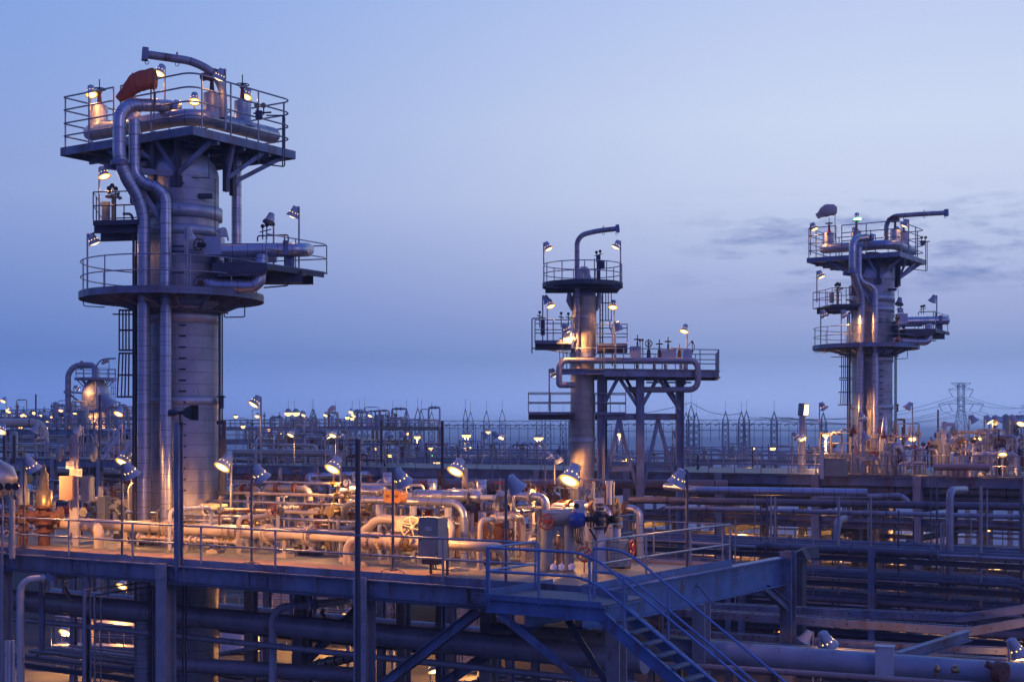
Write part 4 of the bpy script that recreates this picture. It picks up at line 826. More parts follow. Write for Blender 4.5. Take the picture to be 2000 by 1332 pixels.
    for y0, y1, fl_ in ((606, 684, 0), (690, 775, 4)):
        m = MB()
        for k, y in enumerate((y0, (y0+y1)/2, y1)):
            f = fl_*(k/2); m.bar(p(232-f, y, -.6), p(261, y, -.6), .05, .07); m.bar(p(236-f, y, -1.2), p(261, y, -1.2), .04, .05)
        for xx in (233, 240, 246, 252): m.bar(p(xx, y0, -.9), p(xx-fl_*(261-xx)/29, y1, -.9), .04, .05, V((1, 0, 0)))
        m.build('ladder_cage', M['steel_dark'], lad)
    m = MB()
    for x, rr_ in ((429, .05), (434, .03)): m.tube([p(x, 596, -.3), V((p(x, 850, -.3).x, p(x, 850, -.3).y, 9.9))], rr_, 6)
    m.tube([p(420, 350, -1.1), p(420, 590, -1.1)], .018, 5); m.box(p(432, 775, -.4), .3, .2, .06); m.box(p(434, 785, -.4), .1, .2, .5); m.build('conduit', M['steel_dark'], T)
    m = MB(); m.bar(p(438, 965, -1.2), p(438, 822, -1.2), .12, .12, V((0, 1, 0))); m.bar(p(432, 965, -1.2), p(432, 850, -1.2), .1, .1, V((0, 1, 0))); m.bar(p(425, 825, -.8), p(440, 825, -1.2), .08, .14); m.build('conduit', M['steel_dark'], T)
    return T, p, A
TL, pL, AL = big_column(V((0, 0, 0)), 'largest process column with wide railed top platform at the left', 0)
SR = V((36.75, 40, .55))
TR, pR, AR = big_column(SR, 'smaller looking process column with railed top platform at the right of the photo', 1)
# davits
def davit(T, pts, rad, lug=.35):
    m = MB(); m.tube(bend(pts, 1.1, 10), rad, 16); d = m.build('davit', M['clad_dull'], T); m = MB(); e = V(pts[-1]); dr = (e-V(pts[-2])).normalized()
    m.bar(e-dr*.04, e+dr*.18, rad*2.3, rad*2.9); m.ring(e-UP*rad*1.9, V((0, 1, 0)), .07, .014, 12, 5); q = V(pts[-2]).lerp(e, .42); m.ring(q-UP*rad*1.3, V((0, 1, 0)), .07, .014, 12, 5); m.bar(q+UP*rad, q+UP*(rad+.1), .05, .04); m.build('end_lug', M['steel'], d)
davit(TL, [pL(437, 232, -1.2), pL(434, 158, -1.2), pL(388, 122, -1.6), pL(287, 107, -2.2)], .155)
def PR(x, y, w=0): return P(x, y, 95+w)
davit(TR, [PR(1731, 475), PR(1731, 424), PR(1775, 420), PR(1846, 416)], .155)
# windsocks
def windsock(label, pts, rad, pole0, pole1, mt):
    T = thing('windsock', label, 'windsock', pole1); m = MB(); q = []; rr_ = []
    for i in range(len(pts)-1):
        for k in range(4): u = k/4; q.append(V(pts[i]).lerp(V(pts[i+1]), u)); rr_.append(rad[i]*(1-u)+rad[i+1]*u)
    q.append(V(pts[-1])); rr_.append(rad[-1]); m.tube(q, rr_, 18, cap=False)
    for i in range(len(q)):
        for k in range(18): vv = V(m.v[i*18+k]); f_ = 1+.09*math.sin(k*2*math.pi/6+i*.35)*min(1, i/3)+.05*math.sin(i*1.7+k*.9); m.v[i*18+k] = tuple(V(q[i])+(vv-V(q[i]))*f_)
    m.build('fabric', M[mt], T)
    m = MB(); m.tube([pole1, pole0], .025, 6); m.ring(pts[0], V(pts[1])-V(pts[0]), rad[0], .015, 18, 5); m.build('pole', M['rail_dark'], T)
windsock('faded orange windsock drooping over the railing of the large left column', [pL(303, 155, -1.6), pL(300, 155, -1.6), pL(270, 162, -1.6), pL(262, 166, -1.6), pL(247, 180, -1.6), pL(230, 195, -1.6)], [.36, .39, .36, .34, .24, .13], pL(301, 140, -1.6), pL(301, 232, -1.6), 'sock')
windsock('greyish windsock on a thin pole above the right column', [PR(1633, 411), PR(1629, 411), PR(1614, 412), PR(1607, 415), PR(1602, 419), PR(1596, 423)], [.25, .36, .40, .34, .22, .18], PR(1631, 403), PR(1631, 470), 'sock_grey')
# lamps on the columns
LC = 'floodlights on the large left column'; RC = 'floodlights on the right column'; PT = 70
for hx, hy, by, d, f, lb, on, pw in (
  (178, 177, 268, 56, (.5, -1), 'lit floodlight at the left end of the top platform of the left column', 'lamp_on', PT),
  (314, 136, 240, 55.5, (-.8, -.9), 'lit floodlight touching the orange windsock on the left column', 'lamp_on', PT),
  (380, 191, 262, 56, (.2, -1), 'lit floodlight in the middle of the top platform of the left column', 'lamp_on', PT),
  (483, 182, 262, 56.5, (-.5, -1), 'lit floodlight behind the right half of the top platform of the left column', 'lamp_on', PT),
  (431, 145, 255, 53, (-.9, .25), 'dim floodlight on a tall pole beside the bent davit of the left column', 'lamp_dim', 15),
  (201, 336, 438, 54.2, (.9, -.5), 'lit floodlight above the small side platform of the left column', 'lamp_on', 70),
  (181, 466, 572, 54, (.8, .3), 'small bulb floodlight left of the round platform of the left column', 'lamp_dim', 20),
  (575, 413, 523, 54.5, (-.9, .25), 'outermost floodlight with a faint bulb over the right side platform of the left column', 'lamp_dim', 8),
  (528, 426, 523, 55.5, (-.5, -.8), 'unlit cream floodlight over the right side platform of the left column', None, 0),
  (368, 454, 572, 52.6, (0, 1), 'pale unlit floodlight in front of the shell of the left column', None, 0)):
    lamp(hx, hy, by, d, f, lb, on, pw, 1.0, LC, 24)
for hx, hy, by, d, f, lb, on, pw in (
  (1589, 442, 498, 96, (.9, -.6), 'lit floodlight at the left end of the top platform of the right column', 'lamp_on', 50),
  (1669, 451, 497, 96, (.2, -1), 'lit floodlight in the middle of the top platform of the right column', 'lamp_on', 50),
  (1752, 450, 497, 96, (-.4, -1), 'lit floodlight under the davit of the right column', 'lamp_on', 50),
  (1768, 435, 500, 94, (-.9, .2), 'dim floodlight at the right end of the top platform of the right column', 'lamp_dim', 8),
  (1674, 423, 497, 95, (0, -1), 'greenish glowing floodlight high above the right column', 'lamp_green', 0),
  (1602, 535, 590, 94, (.9, -.4), 'lit floodlight above the small side platform of the right column', 'lamp_on', 40),
  (1649, 612, 672, 92.5, (.9, .3), 'bright floodlight against the left flank of the right column', 'lamp_on', 320),
  (1609, 612, 672, 93.5, (.9, .2), 'dim floodlight left of the round platform of the right column', 'lamp_dim', 8),
  (1757, 588, 640, 95, (-.5, -.8), 'unlit floodlight beside the side pipe of the right column', None, 0),
  (1823, 583, 640, 94.5, (-.9, .25), 'outermost unlit floodlight at the right of the right column', None, 0)):
    lamp(hx, hy, by, d, f, lb, on, pw, 1.15, RC, 24)

# ================================================================ middle column with the braced header structure
d = 85.0
def p(x, y, w=0): return P(x, y, d+w)
ax = p(1141, 850); r = .74; T = thing('process_column', 'slender process column with lamp lit flank in the middle of the photo', 'process column', V((ax.x, ax.y, 0)))
A = lambda y: V((ax.x, ax.y, p(1141, y).z))
m = MB(); m.tube([V((ax.x-.1, ax.y, .2)), A(858)-V((.1, 0, 0)), A(692)-V((.1, 0, 0)), A(688), A(580)], [r, r, r, r, r], 32); m.build('shell', M['clad_beige'], T)
m = MB(); m.tube([A(y) for y in (582, 574, 568, 564, 562)], [r, r*.93, r*.72, r*.4, .02], 28); m.build('dome', M['clad_band'], T)
for y0, y1, k in ((855, 862, 1.08), (618, 621, 1.04), (690, 698, 1.06)): m = MB(); m.tube([A(y1)-V((.1, 0, 0)), A(y0)-V((.1, 0, 0))], r*k, 32); m.build('stiffener_ring', M['clad_band'], T)
m = MB()
for sx in (-1, 1): c = A(588)+V((sx*(r+.15), -.1, 0)); m.tube([c-UP*.6-V((sx*.15, 0, 0)), c, c+UP*.5], [.05, .2, .12], 12)
m.build('lifting_trunnion', M['clad_band'], T)
cc = p(1138, 554); z = cc.z; R = 2.39
m = MB(); disc(m, cc, R, z-.06, z); pf = m.build('round_platform', M['steel'], T)
m = MB(); n = 32; o = circ(cc, R+.02, z, n=n); m.add([v-UP*.26 for v in o]+[v+UP*.02 for v in o], [(k, k+1, n+2+k, n+1+k) for k in range(n)])
for k in range(4): m.bar(V((cc.x-2.2, cc.y-1.5+k, z-.3)), V((cc.x+2.2, cc.y-1.5+k, z-.3)), .12, .25)
m.build('platform_frame', M['steel_dark'], pf); m = MB(); rails(m, circ(cc, R-.05, z, 0, 360, 32), (.56, 1.12), 1.05, .03); m.build('platform_railing', M['rail'], pf)
davit(T, [p(1127, 700, -.85), p(1127, 462, -.85), p(1160, 452, -.9), p(1204, 447, -1)], .15)
m = MB(); m.tube(bend([p(1133, 552, -.3), p(1133, 527, -.3), p(1146, 526, -.3), p(1147, 552, -.3)], .35, 5), .2, 14); m.box(p(1148, 545, -.6), .35, .3, .35); m.build('top_nozzle', M['pale'], T)
m = MB(); m.box(p(1169, 527, -1), .22, .2, 1.7); m.box(p(1176, 517, -1), .3, .2, .5)
for x, y in ((1165, 493), (1172, 491)): m.tube([p(x, y, -1), p(x, 512, -1)], .03, 5); m.tube([p(x-4, y+7, -1), p(x+5, y+5, -1)], .025, 5)
m.tube([p(1161, 505, -1), p(1161, 550, -1)], .03, 5); g = m.build('instrument_stand', M['steel_dark'], T); m = MB(); [m.cyl(p(x, y, -1), p(x, y, -1.12), .09, n=12) for x, y in ((1165, 493), (1172, 491))]; m.build('dial', M['black'], g)
def sideplat(T, x0, x1, y, w0, w1, open_, th=.16, hs=(.56, 1.12), mt='steel', rail='rail'):
    z = p(0, y).z; f = lambda x, w: V((p(x, y, w).x, p(x, y, w).y, z)); q = [f(x0, w0), f(x1, w0), f(x1, w1), f(x0, w1)]; m = MB()
    m.add([v-UP*th for v in q]+q, [(3, 2, 1, 0), (4, 5, 6, 7), (0, 1, 5, 4), (1, 2, 6, 5), (2, 3, 7, 6), (3, 0, 4, 7)]); pf = m.build('side_platform', M[mt], T)
    m = MB(); m.bar(q[0].lerp(q[3], .2)-UP*.3, q[1].lerp(q[2], .2)-UP*.3, .14, .3); m.bar(q[0].lerp(q[3], .8)-UP*.3, q[1].lerp(q[2], .8)-UP*.3, .14, .3); m.build('platform_frame', M['steel_dark'], pf)
    m = MB(); rails(m, {'r': [q[1], q[0], q[3], q[2]], 'l': [q[0], q[1], q[2], q[3]], 'n': q+[q[0]]}[open_], hs, 1.15, .03); m.build('platform_railing', M[rail], pf); return q
sideplat(T, 1045, 1116, 668, -1.6, 1.2, 'r', .2, (.62, 1.2)); sideplat(T, 1166, 1225, 672, -.8, 2.2, 'l')
sideplat(T, 1032, 1118, 805, -1.4, 1.6, 'r'); sideplat(T, 1162, 1222, 805, -.4, 2.4, 'l')
m = MB(); m.tube(circ(V((ax.x, ax.y, 0)), 1.7, p(0, 935).z, 90, 330, 18), .03, 6); m.tube(circ(V((ax.x, ax.y, 0)), 1.7, p(0, 952).z, 90, 330, 18), .03, 6)
for k in range(8): q = circ(V((ax.x, ax.y, 0)), 1.7, 0, 90, 330, 8)[k]; m.tube([V((q.x, q.y, p(0, 978).z)), V((q.x, q.y, p(0, 935).z))], .03, 6)
disc(m, V((ax.x, ax.y, 0)), 1.8, p(0, 982).z, p(0, 978).z); m.build('base_platform', M['rail'], T)
m = MB()
for x in (1172, 1177): m.bar(p(x, 566, .1), p(x, 800, .1), .05, .08, V((1, 0, 0)))
for k in range(26): y = 570+k*9; m.tube([p(1172, y, .1), p(1177, y, .1)], .014, 4)
lad = m.build('ladder', M['steel_dark'], T); m = MB()
for x in (1183, 1188, 1194): m.bar(p(x, 566, .2), p(x, 626, .2), .04, .05, V((1, 0, 0)))
for y in (566, 592, 626): m.bar(p(1172, y, .2), p(1196, y, .2), .04, .06); m.bar(p(1172, y, .8), p(1194, y, .8), .04, .05)
m.tube(bend([p(1191, 628, 0), p(1191, 640, 0), p(1196, 650, 0), p(1196, 715, 0)], .1, 3), .04, 6); m.build('ladder_cage', M['steel_dark'], lad)
m = MB()
for x, y in ((1054, 610), (1096, 612), (1110, 613)): m.tube([p(x, y, -.6), p(x, 640, -.6)], .03, 5); m.tube([p(x-5, y+6, -.6), p(x+5, y+9, -.6)], .035, 5); m.cyl(p(x, y, -.6), p(x, y, -.75), .09, n=10)
m.tube(bend([p(1039, 690, -1.4), p(1039, 622, -1.4), p(1066, 621, -1.4)], .08, 3), .035, 6); m.tube(bend([p(1039, 680, -1.4), p(1075, 684, -1.4), p(1110, 690, -1.4)], .08, 3), .035, 6); m.box(p(1060, 640, -1), .25, .15, .9)
for x in (1098, 1120): m.tube([p(x, 680, -1.5), p(x, 668, -1.5)], .03, 5)
m.build('instrument_stand', M['steel_dark'], T)
m = MB(); m.box(p(1108, 663, -1.1), .9, .3, .16); m.tube(bend([p(1100, 662, -1.2), p(1100, 645, -1.2), p(1120, 643, -1.2), p(1120, 662, -1.2)], .1, 3), .05, 8); m.box(p(1109, 655, -.8), .45, .3, .35); m.build('manway', M['pale'], T)
# header structure
T = thing('pipe_structure', 'tall braced steel structure carrying a railed valve deck beside the middle column', 'steel structure', p(1250, 1000, 0))
bd_ = V((.105, .99, 0)); O = p(1174, 850, -.2)
XS = [p(1174, 850, -.2), p(1250, 850, .2), p(1328, 850, .8)]
for i, q in enumerate(XS):
    for w in (0, 3.2):
        m = MB(); e = V((q.x, q.y, 0))+bd_*w; m.ibeam(e, V((e.x, e.y, p(0, 733).z)), .46 if w == 0 else .4, .46, .045, V((1, 0, 0)) if i != 1 else V((0, 1, 0))); m.build('column', M['steel'], T)
def zy(y): return p(0, y).z
def X_(i, y, w=0): q = XS[i]+bd_*w; return V((q.x, q.y, zy(y)))
for y in (813, 915):
    for i in (0, 1):
        for w in (0, 3.2): m = MB(); m.ibeam(X_(i, y, w), X_(i+1, y, w), .26, .34, .03); m.build('cross_beam', M['steel'], T)
m = MB(); mid = lambda i, y: X_(i, y).lerp(X_(i+1, y), .45)
for i in (0, 1):
    for a_, b_ in ((mid(i, 819), X_(i, 965).lerp(X_(i+1, 965), .04)), (mid(i, 819), X_(i+1, 965).lerp(X_(i, 965), .04)), (mid(i, 736), X_(i, 800)), (mid(i, 736), X_(i+1, 800))): m2 = MB(); m2.bar(a_, b_, .17, .19); m2.build('diagonal_brace', M['steel'], T)
    m2 = MB(); m2.bar(X_(i, 735, 3).lerp(X_(i+1, 735, 3), .6), X_(i+1, 790, 3.2), .15, .15); m2.build('diagonal_brace', M['steel_dark'], T)
zf = zy(722); q = [V((v.x, v.y, zf)) for v in (p(1093, 0, -1.2), p(1180, 0, -1.6), p(1404, 0, .2), p(1398, 0, 5), p(1120, 0, 4.2))]
m = MB(); m.add([v-UP*.08 for v in q]+q, [(4, 3, 2, 1, 0), (5, 6, 7, 8, 9)]+[(k, (k+1) % 5, 5+(k+1) % 5, 5+k) for k in range(5)]); pf = m.build('valve_deck', M['grating'], T)
m = MB(); m.ibeam(q[1]-UP*.25, q[2]-UP*.25, .2, .42, .03); m.ibeam(q[0]-UP*.2, q[1]-UP*.2, .2, .3, .03); m.ibeam(q[4]-UP*.25, q[3]-UP*.25, .2, .42, .03); m.ibeam(q[2]-UP*.25, q[3]-UP*.25, .2, .42, .03)
for k in range(8): u = k/7; m.ibeam(q[1].lerp(q[2], u)-UP*.25, q[4].lerp(q[3], u)-UP*.25, .14, .36, .02)
m.build('deck_frame', M['steel'], pf); m = MB(); rails(m, [q[4], q[0], q[1], q[2], q[3], q[4]], (.6, 1.2), 1.3, .03); m.build('deck_railing', M['rail'], pf)
hp = bend([p(1100, 752, -1.7), p(1092, 752, -1.7), p(1092, 704, -1.7), p(1363, 704, -.4), p(1363, 761, -.4), p(1222, 761, .6)], .5, 6)
m = MB(); m.tube([p(1120, 752, -1.0)]+hp, .18, 14); H = m.build('header_pipe', M['pipe_grey'], T)
for x0, x1, y0, hw, st_ in ((1231, 1251, 677, 662, 'steel_dark'), (1293, 1309, 684, 0, 'pale'), (1309, 1320, 680, 0, 'pale'), (1334, 1350, 684, 0, 'pale')):
    m = MB(); c0 = p(x0, 700, 0); c1 = p(x1, y0, 0); m.box((c0+c1)/2, c1.x-c0.x, .7, c1.z-c0.z); m.build('valve_cover', M['clad_band'], H)
for k, (x, y) in enumerate(((1245, 662), (1267, 670), (1288, 671), (1305, 666), (1327, 680))):
    m = MB(); m.tube([p(x, 700, 0), p(x, 690, 0), p(x, y+5, 0)], [.12, .09, .05], 8); m.tube([p(x, y+5, 0), p(x, y-8, 0)], .03, 6)
    for dx in (-3, 3): m.tube([p(x+dx, 700, 0), p(x+dx*.7, 684, 0)], .04, 5)
    b_ = m.build('valve_stem', M['steel_dark' if k < 4 else 'orange'], H); m = MB(); m.wheel(p(x, y+1, 0), UP if k != 1 else V((0, 1, 0)), .2 if k < 4 else .26, .03, 4); m.build('handwheel', M['black' if k < 4 else 'orange'], b_)
m = MB()
for x, y in ((1250, 665), (1255, 664), (1352, 668)): m.cyl(p(x, y, 0), p(x, y, -.1), .08, n=10); m.tube([p(x, y, 0), p(x, 690, 0)], .025, 5)
m.tube(bend([p(1345, 675, 0), p(1350, 665, 0), p(1357, 675, 0), p(1352, 690, 0)], .1, 3), .025, 5); m.build('gauge_piping', M['steel_dark'], H)
m = MB()
for k, (x0, x1, y) in enumerate(((1260, 1345, 742), (1262, 1350, 747), (1225, 1300, 738))): m.tube([p(x0, y, 2), p(x1, y, 2)], .05, 6)
for x in (1245, 1278, 1300, 1330, 1338): m.tube([p(x, 725, 1.8), p(x, 705, 1.8)], .1, 8); m.tube([p(x, 735, 1.8), p(x, 752, 1.8)], .06, 6)
m.build('branch_pipe', M['pipe_grey'], T)
MC = 'floodlights on and around the middle column'
for hx, hy, by, f, lb, on, pw, w in (
  (1069, 480, 553, (.9, -.3), 'lit floodlight left of the top platform of the middle column', 'lamp_on', 25, 0), (1205, 477, 553, (-.9, -.2), 'floodlight right of the top platform of the middle column', 'lamp_dim', 10, 0),
  (1074, 592, 668, (.7, -.8), 'bright floodlight over the left side platform of the middle column', 'lamp_on', 60, -.5), (1067, 584, 668, (.9, .2), 'dark backed floodlight just behind the bright one left of the middle column', None, 0, 0),
  (1198, 594, 672, (-.3, -1), 'bright floodlight right of the middle column shell', 'lamp_on', 60, -.5), (1207, 636, 722, (.6, .6), 'unlit floodlight in front of the right side platform of the middle column', None, 0, -1.5),
  (1338, 641, 722, (-.7, -.8), 'lit floodlight over the right end of the valve deck', 'lamp_on', 50, .2), (1080, 727, 803, (.9, .1), 'dim floodlight under the header pipe bend', 'lamp_dim', 10, 0),
  (1106, 640, 668, (.9, .25), 'bright floodlight tucked against the manway of the middle column', 'lamp_on', 420, -2.0)):
    lamp(hx, hy, by, 85+w, f, lb, on, pw, 1.15, MC, 26)
# ================================================================ far left vessel
d = 180.0
ax = p(187, 850); r = 1.72; T = thing('process_vessel', 'distant domed vessel with hairpin overhead pipe left of the large column', 'process vessel', V((ax.x, ax.y, 0)))
A = lambda y: V((ax.x, ax.y, p(187, y).z))
m = MB(); m.tube([V((ax.x, ax.y, 0)), A(768)], r, 30); m.build('shell', M['clad'], T)
m = MB(); m.tube([A(y) for y in (768, 758, 750, 744, 740, 735, 720)], [r, r*.93, r*.78, r*.58, r*.35, .5, .5], 28); m.build('dome', M['clad_band'], T)
for y, R, y2 in ((738, 2.6, 722), (802, 3.1, 790), (845, 3.6, 830)):
    m = MB(); disc(m, A(y), R, A(y).z-.3, A(y).z, 24); pf = m.build('round_platform', M['steel'], T); m = MB(); rails(m, circ(A(y), R-.1, A(y).z, 0, 360, 20), (.55, 1.1), 1.5, .045); m.build('platform_railing', M['rail'], pf)
for k in range(8): m = MB(); a = k*math.pi/4+.2; m.bar(A(757)+V((r*.8*math.cos(a), r*.8*math.sin(a), 0)), A(740)+V((2.4*math.cos(a), 2.4*math.sin(a), 0)), .12, .12); m.build('platform_strut', M['steel'], T)
m = MB(); m.tube(bend([V((p(133, 0).x, d, 0)), p(133, 713), p(186, 713), p(186, 735)], 2.0, 10), .37, 16); m.cyl(p(158, 713), p(161, 713), .55, n=16); m.bar(p(133, 766), p(170, 768), .2, .2); m.bar(p(136, 770), p(162, 790), .2, .2); m.cyl(p(133, 763), p(133, 768), .55, n=16); m.build('overhead_pipe', M['clad_dull'], T)
m = MB(); m.tube(bend([p(188, 800, -1.9), p(188, 702, -1.9), p(226, 700, -1.9)], 1.2, 6), .1, 10); m.build('davit', M['steel'], T)
m = MB(); m.tube([p(212, 703, -1.8), p(206, 705, -1.8), p(199, 711, -1.8)], [.3, .3, .15], 10); m.build('windsock', M['sock_grey'], T)
m = MB()
for x in (217, 221, 225): m.bar(p(x, 742, -1), p(x, 800, -1), .08, .08, V((1, 0, 0)))
for k in range(5): m.bar(p(217, 745+k*12, -1), p(225, 745+k*12, -1), .06, .08)
m.tube([p(213, 700, -1), p(213, 738, -1)], .05, 5); m.build('ladder', M['steel'], T)
FG = 'far floodlights in the plant'
lamp(208, 782, 900, 66, (1, .3), 'unlit dark floodlight overlapping the distant domed vessel', None, 0, 1.5, FG, 36, polemat='rail_dark')
lamp(150, 757, 800, 177, (.9, .4), 'warm lamp lighting the domed vessel flank from the left', 'lamp_on', 330, 1.6, FG, 50)
lamp(158, 812, 850, 176.5, (.6, .6), 'warm lamp under the lower platform of the domed vessel', 'lamp_on', 380, 1.6, FG, 40)
lamp(212, 812, 850, 176.5, (-.6, .5), 'warm lamp under the right side of the domed vessel platform', 'lamp_on', 500, 1.6, FG, 40)
# ================================================================ far deck
FO = V((0, 100, 0)); FZ = 11.6
def FW(a, b, z=FZ): return FO+E1*a+E2*b+V((0, 0, z))
def deck_unit(T, fw, a0, a1, b0, b1, z, cols, colw=.48, beam='steel', leg=True, rail=True, hs=(.6, 1.2), sp=1.8, rr=.035):
    m = MB(); q = [fw(a0, b0, z), fw(a1, b0, z), fw(a1, b1, z), fw(a0, b1, z)]
    m.add([v-UP*.06 for v in q]+q, [(3, 2, 1, 0), (4, 5, 6, 7), (0, 1, 5, 4), (1, 2, 6, 5), (2, 3, 7, 6), (3, 0, 4, 7)]); m.build('deck_plate', M['steel_dark'], T)
    m = MB(); m.ibeam(fw(a0, b0-.1, z-.36), fw(a1, b0-.1, z-.36), .28, .58, .04); m.build('front_beam', M[beam], T)
    m = MB(); m.ibeam(fw(a0, b1, z-.36), fw(a1, b1, z-.36), .28, .58, .04)
    k = a0
    while k < a1: m.ibeam(fw(k, b0, z-.33), fw(k, b1, z-.33), .2, .4, .03); k += 2.2
    m.build('cross_beam', M['steel_dark'], T)
    if leg:
        for c in cols:
            for b in (b0-.1, (b0+b1)/2, b1): m = MB(); m.ibeam(fw(c, b, 0), fw(c, b, z-.02 if b < b0 else z-.1), colw, colw, .05, E2); m.build('column', M['fireproof' if b < b0 else 'steel'], T)
    if rail: m = MB(); rails(m, [fw(a0, b1, z), fw(a0, b0, z), fw(a1, b0, z), fw(a1, b1, z)], hs, sp, rr); m.build('railing', M['rail'], T); m = MB(); rails(m, [fw(a1, b1, z), fw(a0, b1, z)], hs, sp*1.5, rr); m.build('railing', M['rail'], T)
FD = thing('process_deck', 'long far process deck with railing running behind the middle column to the right edge', 'process deck', FW(0, 0, 0))
fcols = [-35.1, -28.8, -22.5, -16, -9.3, -2.2, 4.5, 11.2, 17.9, 24.5]
deck_unit(FD, FW, -37, 28.5, 0, 14, FZ, fcols)
m = MB()
for c in fcols[:-1]:
    for z_ in (9.6, 7.9, 6.3, 4.6, 2.9): m.ibeam(FW(c, 0, z_), FW(c, 14, z_), .25, .35, .03)
m.build('rack_beam', M['steel_dark'], FD)
m = MB()
for i in range(len(fcols)-1):
    if i % 2: m.bar(FW(fcols[i], .05, 10.9), FW(fcols[i+1], .05, 8.2), .14, .14)
    for z_ in (8.9, 5.6): m.ibeam(FW(fcols[i], -.1, z_), FW(fcols[i+1], -.1, z_), .2, .28, .03)
m.build('bracing', M['steel'], FD)
rnd = random.Random(11)
def pipe_thing(label, pts, r, mt='pipe_grey', name='pipe_run', group=None, bands_=0, n=12, br=.6):
    T = thing(name, label, 'pipe', pts[0], group); m = MB(); q = bend(pts, br, 6) if len(pts) > 2 else [V(a) for a in pts]; m.tube(q, r, n); m.build('tube', M[mt], T)
    if bands_:
        m = MB()
        for i in range(len(pts)-1):
            L = (V(pts[i+1])-V(pts[i])).length; k = bands_*.5
            while k < L: c = V(pts[i]).lerp(V(pts[i+1]), k/L); d_ = (V(pts[i+1])-V(pts[i])).normalized(); m.tube([c-d_*.03, c+d_*.03], r*1.12, n); k += bands_
        m.build('flange', M['steel_dark'], T)
    return T
ci = 0
LV = ['top', 'second', 'third', 'fourth', 'fifth', 'lowest']
for li, z_ in enumerate((10.3, 9.8, 8.1, 6.5, 4.8, 3.1)):
    n_ = (5, 8, 8, 8, 8, 7)[li]
    for k in range(n_):
        b = .7+k*(13/n_)+rnd.uniform(-.3, .3); r = rnd.choice((.07, .1, .13, .18, .25)); a0 = rnd.choice((-37, -37, -20, -30)) if k % 3 else -37; a1 = rnd.choice((28, 28, 8, 20)) if k % 2 else 28
        mt = rnd.choice(('pipe_grey', 'pipe_dark', 'clad_dull', 'pipe_grey', 'pipe_pink'))
        pipe_thing('%s pipe lying %s from the front on the %s level under the far deck' % ({'pipe_grey': 'grey', 'pipe_dark': 'dark', 'clad_dull': 'dull silver', 'pipe_pink': 'reddish'}[mt], ORD[k], LV[li]), [FW(a0, b, z_+.17+r), FW(a1, b, z_+.17+r)], r, mt, group='pipes under the far deck', bands_=6.5)
# named big ones
pipe_thing('reddish fat pipe with a hooked left end below the far deck', [P(745, 985, 96), P(735, 962, 95), P(742, 942, 95), P(1420, 946, 88)], .28, 'pipe_pink', bands_=9, br=.7)
pipe_thing('long shiny silver pipe below the far deck at the right centre', [P(1300, 950, 79), P(1362, 957, 76), P(1694, 962, 73)], .21, 'clad_smooth', bands_=0)
pipe_thing('dull silver pipe ending in a downward bend between the two pale columns', [P(1600, 972, 80), P(1765, 968, 78), P(1778, 990, 78)], .17, 'clad_dull')
pipe_thing('pale pipe looping down left of the pale column in the right half', [P(1432, 1062, 74), P(1618, 1066, 72), P(1633, 1052, 72), P(1636, 1018, 72), P(1650, 1012, 74)], .19, 'pipe_grey', br=.5)
pipe_thing('silver elbow pipe lit blue behind the left bright floodlight', [P(606, 944, 88), P(600, 930, 88), P(720, 926, 90)], .2, 'clad_smooth')
pipe_thing('grey gooseneck pipe standing tall at the far right', [P(1855, 1340, 66), P(1855, 957, 66), P(1885, 956, 68)], .17, 'pipe_grey', name='gooseneck_pipe', br=.5)
pipe_thing('dark horizontal pipe crossing to the right edge under the far deck', [P(1230, 976, 84), P(2020, 990, 72)], .2, 'pipe_dark', bands_=5)
pipe_thing('second dark horizontal pipe crossing under the far deck', [P(1300, 992, 80), P(2020, 1010, 70)], .13, 'pipe_grey', bands_=5)
for i, (x, y0, y1, r, d_, lb) in enumerate(((1498, 968, 1090, .05, 70, 'leftmost of three thin risers'), (1506, 968, 1090, .05, 70, 'middle of three thin risers'), (1514, 970, 1088, .05, 70, 'rightmost of three thin risers'), (1486, 986, 1090, .04, 70, 'short thin riser left of the three'),
        (1638, 970, 1192, .07, 68, 'thick single riser right of the pale column'), (1701, 970, 1200, .045, 68, 'thin single riser in the bay'), (1830, 940, 1200, .05, 70, 'first of the risers right of the second pale column'), (1838, 1020, 1200, .05, 66, 'second of the risers right of the second pale column'),
        (1843, 1018, 1200, .045, 66, 'third of the risers right of the second pale column'), (1818, 930, 1196, .035, 72, 'thin dark riser beside the second pale column'), (1916, 950, 1205, .07, 64, 'pale riser near the right edge'), (1928, 955, 1205, .035, 66, 'slim riser near the right edge'), (1995, 950, 1190, .06, 64, 'riser at the right edge'))):
    pipe_thing('vertical pipe, '+lb, [P(x, y1, d_), P(x, y0, d_)], r, 'pipe_grey' if i % 3 else 'rail_dark', name='riser_pipe', n=8)
T = thing('duct', 'flat sided duct with curved top right of the big blue beam end', 'duct', P(1560, 1260, 60)); m = MB(); pts = [P(1560, 1270, 60), P(1560, 1100, 60), P(1562, 1088, 60), P(1570, 1081, 60.5), P(1590, 1078, 61)]
for i in range(len(pts)-1): m.bar(pts[i]-(pts[i+1]-pts[i])*.02, pts[i+1], .5, .5, E2)
m.build('casing', M['clad_dull'], T)

